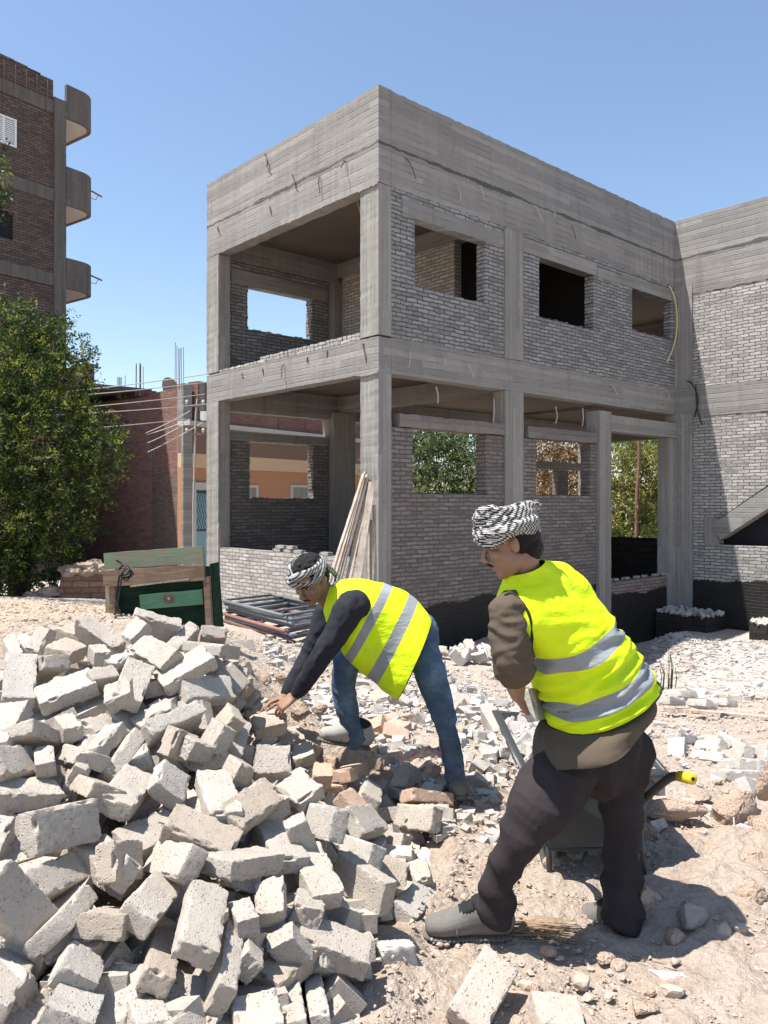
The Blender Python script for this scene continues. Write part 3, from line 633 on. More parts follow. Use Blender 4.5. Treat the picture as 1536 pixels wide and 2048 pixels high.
# yellow conduit hanging across the third upper window
m = MB(); pts = []
for (px, py, o) in [(1336, 572, .03), (1343, 592, .06), (1348, 625, .07), (1348, 660, .07), (1342, 695, .06), (1331, 724, .04)]: pts.append(bpt(RU(px), -o, RZ(px, py)))
m.tube(catmull([tuple(p) for p in pts], 6), .015, 8)
tag(m.build('conduit', MT['pipe_y'], smooth=True), 'yellow flexible conduit drooping beside the rightmost upper window', 'conduit')
m = MB(); wv = WW(1401)
m.tube(catmull([tuple(bpt(JU-.03, -WW(1376), WZ(1376, 762))), tuple(bpt(JU-.3, -WW(1398), WZ(1398, 772))), tuple(bpt(JU-.12, -WW(1401), WZ(1401, 800))), tuple(bpt(JU-.06, -WW(1391), WZ(1391, 835)))], 6), .016, 6)
m.tube(catmull([tuple(bpt(JU-.25, -WW(1402), WZ(1402, 770))), tuple(bpt(JU-.1, -WW(1398), WZ(1398, 815))), tuple(bpt(JU-.1, -WW(1408), WZ(1408, 850)))], 6), .014, 6)
m.box(0, 0, 0, .001, .001, .001)
tag(m.build('cable', MT['cable']), 'black cable ends dangling from the corner where the side wing starts', 'cable')
# black coated footings at the wing
for i, (w0, w1, out, lab, du) in enumerate([(.02, 1.25, .95, 'black coated block footing at the inner corner, topped with rubble', 0), (2.25, 3.6, 1.1, 'black coated block footing at the right edge of the picture', 0)]):
    e = empty('footing', loc2world(JU-out/2, -(w0+w1)/2, -1.55), math.atan2(DU[1], DU[0]), label=lab, cat='footing')
    m = MB(); m.box(-out/2, -(w1-w0)/2, -.3, out/2-.01, (w1-w0)/2, .60, rag=.01); m.build('block_base', MT['tar'], e)
    m = MB()
    for _ in range(120):
        x, y = random.uniform(-out/2, out/2-.1), random.uniform(-(w1-w0)/2, (w1-w0)/2); s = random.uniform(.02, .06); a = Vector((random.uniform(-1, 1), random.uniform(-1, 1), random.uniform(-.4, .4))).normalized(); b_ = a.orthogonal().normalized()
        m.obox((x, y, .60+s*.5), a*s*1.3, b_*s, a.cross(b_)*s*.7)
    o = m.build('rubble_top', MT['rubble'], e)
# loose bricks lying on walls
def add_brick(name, loc, rz, dims, mat, label, group, cat='brick', tilt=(0, 0)):
    m = MB(); m.box(-dims[0]/2, -dims[1]/2, 0, dims[0]/2, dims[1]/2, dims[2], rag=.004); o = m.build(name, MT[mat]); o.location = loc; o.rotation_euler = (tilt[0], tilt[1], rz)
    return tag(o, label, cat, group)
rzB = math.atan2(DU[1], DU[0])
for i, px in enumerate([1226, 1240, 1262, 1284, 1300, 1322, 1338]):
    add_brick('loose_brick', bpt(RU(px), .14, zsill), rzB+random.uniform(-.6, .6), (.2+random.uniform(-.07, .03), .11, .06), 'brick_left', 'loose grey brick lying on the unfinished door sill wall', 'bricks on the door sill')
for i, (px, h) in enumerate([(545, 0), (551, .068), (566, 0), (571, .068), (586, 0), (640, 0)]):
    add_brick('loose_brick', bpt(.14, LV(px), .66+h), rzB+R(90)+random.uniform(-.1, .1), (.24, .12, .062), 'brick_left', 'loose pale brick left on top of the low corner wall', 'bricks on the low corner wall')
# ---------------------------------------------------------------- vertical planes measured from the photograph
class Plane:
    """vertical facade through p0 running along direction d; pixel columns give distance along it"""
    def __init__(s, px, Y, d):
        s.p = ((px-768)/F*Y, Y); L = math.hypot(*d); s.d = (d[0]/L, d[1]/L); s.rz = math.atan2(s.d[1], s.d[0])
    def s_(s, px, off=0):
        r = (px-768)/F; n = (s.d[1], -s.d[0]); x = s.p[0]+n[0]*off; y = s.p[1]+n[1]*off
        return (r*y-x)/(s.d[0]-r*s.d[1])
    def z(s, px, py, off=0): n = (s.d[1], -s.d[0]); return EYE-(py-1005)/F*(s.p[1]+n[1]*off+s.d[1]*s.s_(px, off))
    def root(s, name, **k): return empty(name, (s.p[0], s.p[1], 0), s.rz, **k)
# local frames: x along the facade, -y towards the viewer side of it
# ---------------- apartment block at far left
ap = Plane(132, 27.3, (.598, .801)); AP = ap.root('apartment_block', label='tall dark brick apartment block with rounded balconies at the left edge', cat='building')
x0 = -9.0; GZ = -1.2
fl = [ap.z(132, y) for y in (236, 410, 577)]                       # balcony undersides
st_h = (fl[0]-fl[2])/2; top = ap.z(125, 168)
def ab(name, mat, f, parent=None, **k):
    m = MB(); f(m); return m.build(name, MT[mat], parent or AP, **k)
levels = [fl[2]-st_h*k for k in (3, 2, 1)] + [fl[2], fl[1], fl[0]]
for i, z in enumerate(levels):
    nz = levels[i+1]+.02 if i+1 < len(levels) else None
    if z < GZ-.5: continue
    ab('floor_band', 'old_conc', lambda m: m.box(x0, -.02, z-.02, -.45, .3, z+.42, rag=.02))
    zt_ = (levels[i+1]-.022) if i+1 < len(levels) else top
    hs = []
    wl = MB()
    if i == 4: hs = [(ap.s_(-60), ap.s_(33), ap.z(33, 296), ap.z(33, 240))]
    if i == 3: hs = [(ap.s_(-60), ap.s_(28), ap.z(28, 480), ap.z(28, 425))]
    us = sorted({x0, -.45, *[h[0] for h in hs], *[h[1] for h in hs]}); us = [u for u in us if x0 <= u <= -.45]
    for a, b in zip(us[:-1], us[1:]):
        zz = z+.422
        for h in hs:
            if h[0] <= a+1e-6 and h[1] >= b-1e-6:
                wl.box(a, .03, zz, b, .28, h[2]); zz = h[3]
        wl.box(a, .03, zz, b, .28, zt_)
    wl.build('brick_wall', MT['brick_old'], AP)
    for h in hs:
        if i == 4:
            fr = ab('window', 'white', lambda m: [m.box(h[1]-.06, -.02, h[2], h[1]-.002, .2, h[3]-.002), m.box(h[0], -.02, h[3]-.06, h[1]-.062, .2, h[3]-.002), m.box(h[0], -.02, h[2], h[1]-.062, .2, h[2]+.05), m.box((h[0]+h[1])/2+.3, .0, h[2]+.05, (h[0]+h[1])/2+.36, .15, h[3]-.06)])
            def slats(m):
                zq = h[2]+.06
                while zq < h[3]-.08:
                    m.box(h[0], .03, zq, h[1]-.07, .10, zq+.035); zq += .06
            ab('shutter', 'white', slats, fr)
        else: ab('window', 'dark', lambda m: m.box(h[0], .1, h[2], h[1]-.002, .2, h[3]-.002))
ab('corner_column', 'old_conc', lambda m: m.box(-.448, -.03, GZ, 0, .9, top-.55, rag=.012))
ab('inner_or_added_wall', 'brick_old', lambda m: m.box(x0, .32, GZ, -.002, 9, top-.6))
ab('parapet', 'brick_old', lambda m: [m.box(x0+i*.45, .03, top-.02, x0+i*.45+.45, .26, top+.05+random.uniform(0, .12)) for i in range(18)])
ab('rebar', 'rebar', lambda m: [m.tube([(-.7-i*.37, -.05, top-1.0+random.uniform(-.2, .1)), (-.7-i*.37, -.06, top-.1)], .012, 5) for i in range(7)])
# balconies: rounded at the outer corner
sx = ap.s_(178)
def balcony(z0, z1, name='balcony'):
    pr = []
    L = sx*1.42; r = .7
    pr = [(0.004, -.03), (L-r, -.03)] + [(L-r+r*math.sin(a), -.03+r-r*math.cos(a)) for a in np.linspace(.15, math.pi/2, 8)] + [(L, 2.6), (0.004, 2.6)]
    m = MB(); n = len(pr); zb = z0+.02
    vs = [(x, y, zb) for x, y in pr]+[(x, y, zb+.16) for x, y in pr]; m.add(vs, [tuple(range(n-1, -1, -1)), tuple(range(n, 2*n))]+[(i, (i+1) % n, n+(i+1) % n, n+i) for i in range(n)])
    s = m.build('balcony', MT['cream'], AP)
    m = MB(); op = [(x, y) for x, y in pr[:-1]]; ip = []
    for i, (x, y) in enumerate(op):
        ax, ay = op[max(i-1, 0)]; bx, by = op[min(i+1, len(op)-1)]; dx, dy = bx-ax, by-ay; l = math.hypot(dx, dy) or 1; ip.append((x-dy/l*.12, y+dx/l*.12))
    oo = [(x+(1 if False else 0), y) for x, y in op]; k = len(oo); vs = [(x, y, zb-.012) for x, y in [(a+ (.01 if a > .01 else 0), b-.01) for a, b in oo]]+[(x, y, z1) for x, y in [(a+(.01 if a > .01 else 0), b-.01) for a, b in oo]]+[(x, y, zb-.012) for x, y in ip]+[(x, y, z1) for x, y in ip]
    fs = []
    for i in range(k-1): fs += [(i, i+1, k+i+1, k+i), (2*k+i+1, 2*k+i, 3*k+i, 3*k+i+1), (k+i, k+i+1, 3*k+i+1, 3*k+i), (i+1, i, 2*k+i, 2*k+i+1)]
    fs += [(0, k, 3*k, 2*k), (k-1, 3*k-1, 4*k-1, 2*k-1)]
    m.add(vs, fs); m.build('balcony_parapet', MT['old_conc'], s)
    return s
balcony(fl[0], ap.z(178, 190)); b2 = balcony(fl[1], ap.z(178, 350)); b3 = balcony(fl[2], ap.z(178, 528))
for b_, py, px1 in ((b2, 364, 204), (b3, 538, 207)):
    za_ = ap.z(178, py); m = MB(); m.tube([(sx*1.4, .6, za_), (sx*1.4+.6, .65, za_-.08)], .03, 6); m.tube([(sx*1.4, .6, za_-.28), (sx*1.4+.35, .65, za_-.26), (sx*1.4+.45, .65, za_-.08)], .012, 5); m.build('laundry_bracket', MT['rebar'], b_)
# ---------------- brick house behind the tree, its side wall lit only near the corner
hs_ = Plane(365, 26.0, (-.668, .744)); HS = empty('brick_house', (hs_.p[0], hs_.p[1], 0), hs_.rz, label='red brick house with orange plastered ground floor and blue door behind the corner', cat='house')
Hc = Vector((hs_.p[0], hs_.p[1], 0)); HT = 5.45
def hb(name, mat, f, parent=None, pl=None, label=None):
    m = MB(); f(m); o = m.build(name, MT[mat], parent or HS)
    if label: o['label'] = label
    return o
# x runs along the side wall (away to the left), y<0 is the side facing left-front
hb('side_wall', 'brick_house', lambda m: m.box(.35, -.3, -1.4, 12, -.02, 2.6))
hb('side_wall', 'brick_red', lambda m: m.box(.35, -.3, 2.602, 12, -.02, HT-.1))
hb('corner_column', 'beam', lambda m: m.box(-.05, -.32, -1.4, .348, 0, HT))
# front facade: own direction
ff = Plane(366, 26.0, (.58, .81)); FR = None
fr_rz = ff.rz-hs_.rz
def fb(name, mat, f, parent=None, label=None):
    m = MB(); f(m); o = m.build(name, MT[mat], parent or HS)
    if parent is None: o.rotation_euler = (0, 0, fr_rz)
    if label: o['label'] = label
    return o
S = ff.s_
zl = ff.z(560, 870); zc0, zc1 = ff.z(560, 943), ff.z(560, 918)
fb('front_wall', 'orange', lambda m: m.box(.02, .0, -1.4, 9.5, .25, zc0))
fb('cream_band', 'cream_y', lambda m: m.box(.02, -.03, zc0+.002, 9.5, .25, zc1))
fb('upper_plaster', 'brown', lambda m: m.box(.02, -.02, zc1+.002, 9.5, .25, zl))
fb('cornice', 'cream', lambda m: m.box(.0, -.35, zl+.002, 9.5, .25, zl+.14))
fb('upper_wall', 'brick_red', lambda m: [m.box(.4, -.28, zl+.142, S(523)-.01, .2, HT+.1), m.box(S(547)+.01, -.28, zl+.142, 9.5, .2, HT+.05)])
fb('upper_pier', 'brown', lambda m: m.box(S(523), -.25, zl+.142, S(547), .2, HT+.05))
fb('raised_brick_panel', 'brick_red', lambda m: m.box(S(600), -.31, zl+.3, S(635), -.282, zl+1.1))  # shallow raised panel in the same red brick as the wall
fb('column', 'beam', lambda m: m.box(S(388), -.30, zl+.142, S(398), .2, HT+.1)) 
fb('back_wall', 'brick_red', lambda m: m.box(.5, .3, -1.4, 9.4, 9, HT-.2))
# blue door with cream surround
zd1 = ff.z(400, 980); dr = fb('door', 'doorblue', lambda m: m.box(S(390), -.05, -1.2, S(423), -.002, zd1-.02))
fb('door_frame', 'cream', lambda m: [m.box(S(376), -.09, -1.2, S(390)-.002, -.001, zd1+.25), m.box(S(390), -.09, zd1, S(430), -.001, zd1+.25)], dr)
def lattice(m):
    xa, xb, za_, zb_ = S(392), S(412), .7, zd1-.1
    for k in range(4):
        xx = xa+(xb-xa)*(k+.5)/4; m.tube([(xx+.05*math.sin(q*1.7), -.06, za_+(zb_-za_)*q/12) for q in range(13)], .012, 4)
    m.box(xa-.02, -.07, zb_, xb+.05, -.052, zb_+.06); m.box(xa-.02, -.07, za_-.04, xb+.05, -.052, za_)
fb('door_grille', 'iron', lattice, dr)
for (pa, pb) in ((470, 512), (585, 628)):
    za_, zb_ = ff.z(pa, 1030), ff.z(pa+5, 975)
    wn_ = fb('window', 'cream', lambda m: [m.box(S(pa)-.1, -.05, za_-.1, S(pb)+.1, -.001, za_), m.box(S(pa)-.1, -.05, zb_, S(pb)+.1, -.001, zb_+.1), m.box(S(pa)-.1, -.05, za_, S(pa), -.001, zb_), m.box(S(pb), -.05, za_, S(pb)+.1, -.001, zb_)])
    def sh(m):
        n = 4; wd = (S(pb)-S(pa))/n
        for k in range(n):
            xx = S(pa)+wd*k; m.box(xx+.02, -.03, za_, xx+.05, -.004, zb_)
            z = za_
            while z < zb_-.03: m.box(xx+.052, -.02, z, xx+wd-.03, -.006, z+.03); z += .055
            m.box(xx+wd-.028, -.03, za_, xx+wd, -.004, zb_)
    fb('shutter', 'shutter', sh, wn_)
hb('balcony_railing', 'iron', lambda m: [m.tube([(.0+q*.18, .9, 2.6), (.05+q*.18, .95, 3.0), (.12+q*.18, .93, 3.3)], .015, 5) for q in range(3)])
# roof clutter
hb('roof_slab', 'old_conc', lambda m: m.box(3.2, -.5, HT+.02, 9.8, 3, HT+.2, rag=.03))
hb('roof_parapet', 'brick_red', lambda m: [m.box(2.4, -.28, HT-.098, 9.8, 0, HT+.018), m.box(1.2, 2.4, HT-.1, 9, 2.7, HT+.5)])
def bars(m, x, y, n, h):
    for i in range(n):
        a = x+random.uniform(-.18, .18); b = y+random.uniform(-.18, .18); m.tube([(a, b, HT-.2), (a+random.uniform(-.03, .03), b, HT+h*random.uniform(.85, 1.05))], .011, 4)
hb('rebar_cluster', 'rebar', lambda m: bars(m, -.05, .1, 7, 1.25)); hb('rebar_cluster', 'rebar', lambda m: bars(m, 2.4, .3, 6, .95)); hb('rebar_cluster', 'rebar', lambda m: bars(m, 3.6, .5, 6, .6)); hb('rebar_cluster', 'rebar', lambda m: bars(m, 6.6, .1, 6, .5))
# satellite dish on the roof
d = empty('satellite_dish', P(342, 778, 27.5), 0, label='grey satellite dish on the red brick roof', cat='satellite dish')
m = MB(); n = 20; vs = [(0, .12, 0)]; fs = []
for j in range(1, 6):
    for k in range(n): a = 2*math.pi*k/n; q = j/5; vs.append((.42*q*math.cos(a), .12-.12*q*q, .42*q*math.sin(a)))
for k in range(n): fs.append((0, 1+k, 1+(k+1) % n))
for j in range(4):
    for k in range(n): a = 1+j*n; fs.append((a+k, a+n+k, a+n+(k+1) % n, a+(k+1) % n))
m.add(vs, fs); o = m.build('reflector', MT['wire'], d, smooth=True); o.rotation_euler = (R(25), 0, R(-35))
m = MB(); m.tube([(0, .1, 0), (0, .15, -.9)], .03, 6); m.tube([(0, 0, -.4), (.1, -.5, .05)], .012, 5); m.build('mast', MT['rebar'], d)
# utility pole and lamp, overhead cables
e = empty('utility_pole', P(388, 1100, 22.5), 0, label='thin grey utility pole with insulators beside the open corner', cat='pole')
m = MB(); m.tube([(0, 0, -1.2), (-.02, 0, 1.5), (.05, 0, 4.0), (.09, 0, 4.5)], .028, 8); m.build('pole', MT['wire'], e)
m = MB(); [m.bar((-.25, 0, z), (.3, 0, z+.02), .06, .06) for z in (3.5, 4.3)]; m.build('crossarm', MT['rebar'], e)
for x in (-.2, .26):
    for z in (3.54, 4.33): m = MB(); m.tube([(x, 0, z), (x, 0, z+.09), (x, 0, z+.14)], [.03, .05, .025], 8); m.build('insulator', MT['cream'], e)
e.location.z = 0
e = empty('street_lamp', P(410, 832, 21.5), 0, label='white lamp head showing left of the corner column', cat='street lamp')
m = MB(); m.box(-.1, -.12, -.12, .3, .14, .12, rag=.01); m.build('lamp_head', MT['white'], e)
m = MB(); m.tube([(.25, 0, 0), (.32, .1, 0), (.34, .1, -4.6)], .03, 8); m.build('pole', MT['rebar'], e)
def cable(a, b, sag, label, r=.014, group='overhead cables'):
    a = Vector(a); b = Vector(b); m = MB(); m.tube([a.lerp(b, t)-Vector((0, 0, sag*4*t*(1-t))) for t in np.linspace(0, 1, 22)], r, 5); return tag(m.build('overhead_cable', MT['overhead']), label, 'cable', group)
for i, (y0, y1, px1, Yb, lab) in enumerate([(796, 748, 416, 16.2, 'topmost overhead cable running past the tree to the building'), (800, 764, 416, 21, 'second overhead cable from the top crossing the tree'), (826, 788, 410, 21.5, 'third overhead cable from the top crossing the tree'), (829, 808, 412, 21.5, 'fourth overhead cable from the top crossing the tree'), (864, 838, 372, 22.5, 'lowest long overhead cable crossing the tree')]):
    cable(P(-160, y0+12, 12.0), P(px1, y1, Yb), .05, lab, .010)
for i, (xa, ya_, xb, yb_) in enumerate([(292, 866, 380, 822), (294, 869, 380, 838), (295, 886, 380, 842), (296, 904, 405, 845)]):
    cable(P(xa, ya_, 24.5), P(xb, yb_, 22.3), .03, 'short service cable from the utility pole to the dark house wall', .012, 'service cables on the dark wall')
# ruined mud brick wall behind the green crate
e = empty('ruined_wall', P(165, 1200, 11.5), R(8), label='crumbling mud brick wall stub between the tree and the green crate', cat='wall')
m = MB(); m.box(-.95, 0, -.8, -.35, .32, -.02, rag=.04); m.box(-.348, 0, -.8, .75, .32, .42, rag=.05); m.build('brick_body', MT['brick_mud'], e)
m = MB(); n = 9; 
for (x, z, s) in [(-.15, .40, .17), (.1, .44, .2), (.35, .43, .17), (-.7, 0, .18), (-.45, .1, .16)]:
    bm = bmesh.new(); bmesh.ops.create_icosphere(bm, subdivisions=3, radius=s)
    for v in bm.verts: v.co *= 1+.5*mn.noise(v.co*7+Vector((x*9, 0, z)))
    m.add([(v.co.x*1.3+x, v.co.y+.16, v.co.z*.55+z) for v in bm.verts], [tuple(v.index for v in f.verts) for f in bm.faces]); bm.free()
m.build('mud_capping', MT['clod'], e)
# brick building far left behind the tree
e = empty('low_brick_building', P(-40, 1000, 24), R(20), label='low dark brick building partly hidden behind the tree', cat='building')
m = MB(); m.box(-8, 0, -3, 2.2, 6, 2.2); m.build('wall', MT['brick_mud'], e)
m = MB(); m.box(-8.1, -.1, 2.202, 2.3, 6.1, 2.4); m.build('roof_slab', MT['old_conc'], e)
# ---------------------------------------------------------------- trees and shrubs
def leaf_mesh(name, clumps, n, size, seed, droop=.2, tint=(.1, 1.0), long=2.6):
    """many small pointed leaves gathered in sprays through the crown volume; clumps = (centre, radius)"""
    r = np.random.default_rng(seed); vol = np.array([c[1]**2.2 for c in clumps]); vol /= vol.sum(); V = []; T = []
    nspray = n//14
    ci = r.choice(len(clumps), nspray, p=vol)
    for i in ci:
        c, rad = clumps[i]; d = r.normal(size=3); d /= np.linalg.norm(d); q = rad*(r.random()**.42)
        q *= 1+.35*mn.noise(Vector((d*2.3+np.array(c)).tolist()))
        o = np.array(c)+d*q*np.array([1, 1, .9]); dirn = d+r.normal(0, .45, 3)+np.array([0, 0, -droop]); dirn /= np.linalg.norm(dirn)
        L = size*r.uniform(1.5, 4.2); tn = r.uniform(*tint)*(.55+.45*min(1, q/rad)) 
        for k in range(14):
            t = k/13; b = o+dirn*L*t+r.normal(0, size*.35, 3); ld = dirn*.6+r.normal(0, .7, 3); ld /= np.linalg.norm(ld); s = np.cross(ld, r.normal(size=3)); s /= np.linalg.norm(s)
            l = size*r.uniform(.7, 1.3); wd = l/long
            V.append([b-ld*0, b+ld*l*.5+s*wd*.5, b+ld*l, b+ld*l*.5-s*wd*.5]); T.append(tn*r.uniform(.75, 1.15))
    V = np.array(V).reshape(-1, 3); nf = len(T); me = bpy.data.meshes.new(name)
    me.from_pydata(V.tolist(), [], np.arange(nf*4).reshape(-1, 4).tolist())
    a = me.attributes.new('tint', 'FLOAT', 'FACE'); a.data.foreach_set('value', np.array(T, dtype=np.float32)); me.update(); return me
def tree(name, base, clumps, n, size, mat, label, cat='tree', trunk=None, seed=1, group=None, bark='bark', **k):
    base = Vector(base); e = empty(name, base, label=label, cat=cat, group=group)
    me = leaf_mesh('crown', [((c-base)[:] if isinstance(c, Vector) else tuple(Vector(c)-base), r_) for c, r_ in clumps], n, size, seed, **k); link('crown', me, MT[mat], e)
    if trunk:
        m = MB()
        for pts, r0, r1 in trunk:
            pts = [Vector(p)-base for p in pts]; q = catmull([p[:] for p in pts], 5); m.tube(q, [r0+(r1-r0)*i/(len(q)-1) for i in range(len(q))], 8)
        m.build('trunk', MT[bark], e, smooth=True)
    return e
TY = 12.5
cl = [(P(x, y, d), r_) for x, y, d, r_ in [(-60, 760, 12.5, 1.0), (15, 660, 12.6, .5), (18, 625, 12.9, .3), (60, 720, 12.9, .5), (102, 655, 13, .30), (105, 690, 12.9, .38), (130, 735, 12.6, .42), (160, 715, 13.2, .26), (30, 800, 12.2, .7), (120, 800, 12.6, .45), (165, 775, 12.8, .25), (-40, 900, 12, 1.1), (50, 910, 12.0, .62), (150, 860, 12.4, .45), (205, 875, 12.3, .38), (218, 915, 12.1, .28), (150, 950, 12.3, .5), (200, 985, 12.5, .28), (40, 1020, 11.8, .7), (-40, 1060, 11.6, .9), (110, 1040, 11.9, .5), (165, 1060, 12.3, .3), (50, 1110, 11.9, .6), (100, 1130, 12.1, .42), (140, 1150, 12.1, .25), (-60, 1160, 12, .8)]]
tb = P(35, 1215, 12.4)
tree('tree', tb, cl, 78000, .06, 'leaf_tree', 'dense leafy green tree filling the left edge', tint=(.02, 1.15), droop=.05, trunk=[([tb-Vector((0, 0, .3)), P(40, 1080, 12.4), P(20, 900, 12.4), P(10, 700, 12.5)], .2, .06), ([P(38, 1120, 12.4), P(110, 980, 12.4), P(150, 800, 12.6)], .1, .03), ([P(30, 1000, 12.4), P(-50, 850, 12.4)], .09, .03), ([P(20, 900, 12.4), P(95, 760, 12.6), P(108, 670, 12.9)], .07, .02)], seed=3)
tb = P(-330, 1235, 9.5)
tree('tree', tb, [(P(-260, 350, 9.5), 1.2), (P(-140, 390, 9.5), .7), (P(-30, 350, 9.6), .33), (P(-60, 320, 9.6), .35), (P(0, 375, 9.6), .14), (P(-200, 550, 9.5), .8)], 9000, .075, 'leaf_tree', 'tree standing out of frame whose single leafy branch tip enters high on the left', trunk=[([tb, P(-310, 800, 9.5), P(-260, 420, 9.5), P(-120, 380, 9.5), P(-20, 350, 9.6)], .16, .015)], seed=4)
# greenery behind the building
def bush(name, pts, n, size, mat, label, seed, group=None, **k):
    b = P(pts[0][0], 1100, pts[0][2]); b.z = -.95
    q = [(P(x, y, d), r_) for x, y, d, r_ in pts]
    top = q[0][0]
    return tree(name, b, q, n, size, mat, label, 'tree' if 'tree' in name else 'shrub', trunk=[([b, (b+top)/2+Vector((.1, 0, 0)), top], .09, .03)], seed=seed, group=group, **k)
bush('tall_shrub', [(900, 940, 30, 1.4), (850, 900, 30, 1.2), (940, 900, 30.5, 1.1), (880, 1010, 29.5, 1.5), (820, 980, 30, 1.2), (960, 990, 30, 1.2), (900, 870, 31, 1.0), (840, 860, 31, .9), (790, 930, 31, 1.2)], 26000, .15, 'leaf_green', 'dusty green tall shrub seen through the lower window nearest the corner', 21)
bush('dry_bush', [(1110, 930, 31, 1.3), (1150, 900, 31, 1.1), (1090, 880, 31.5, 1.0), (1120, 990, 30.5, 1.3), (1180, 960, 31, 1.2), (1050, 950, 31, 1.0), (1040, 880, 32, .9)], 18000, .13, 'leaf_dry', 'reddish dry bush seen through the second lower window', 22)
bush('tall_shrub', [(1240, 960, 29, 1.2), (1230, 900, 29, .9), (1300, 960, 29.5, 1.2), (1290, 900, 29.5, .9), (1260, 1030, 28.5, 1.1), (1330, 1020, 29, 1.1), (1210, 1030, 29, 1.0), (1350, 930, 30, 1.0), (1370, 1000, 30, 1.1)], 26000, .13, 'leaf_yellow', 'yellowish tall reeds seen through the doorway', 23)
bush('tree', [(1310, 870, 33, 1.2), (1350, 850, 33, 1.3), (1290, 840, 34, 1.0), (1260, 850, 34, 1.0), (1400, 880, 33, 1.4)], 9000, .2, 'leaf_green', 'dark tree top behind the reeds in the doorway', 24)
bush('low_shrub', [(1270, 1066, 28.5, .4), (1240, 1068, 28.5, .4), (1300, 1066, 28.5, .42), (1330, 1068, 28.5, .42), (1360, 1068, 28.5, .4), (1215, 1068, 28.5, .4)], 7000, .07, 'leaf_bright', 'low bright green shrub behind the black wall in the doorway', 25)
b0 = P(1274, 1090, 27); m = MB(); q = catmull([P(1273, 1150, 27.6)[:], P(1274, 1000, 27.6)[:], P(1278, 930, 27.6)[:], P(1278, 870, 27.6)[:]], 6); m.tube(q, [.075-.02*i/len(q) for i in range(len(q))], 10)
tag(m.build('wooden_post', MT['bark_red'], smooth=True), 'bare reddish trunk standing among the reeds in the doorway', 'trunk')
# distant tree line all round so the horizon is closed
for i in range(14):
    a = -1.2+i*.19; d = 60+8*math.sin(i*3.1); x, y = math.sin(a)*d, math.cos(a)*d
    bb = Vector((x, y, -.9)); tree('distant_tree', bb, [(bb+Vector((random.uniform(-2.5, 2.5), random.uniform(-1, 1), random.uniform(1, 2.6))), random.uniform(1.4, 2.2)) for _ in range(6)], 1500, .5, 'leaf_green', 'distant tree beyond the site', seed=40+i, group='distant trees beyond the site')
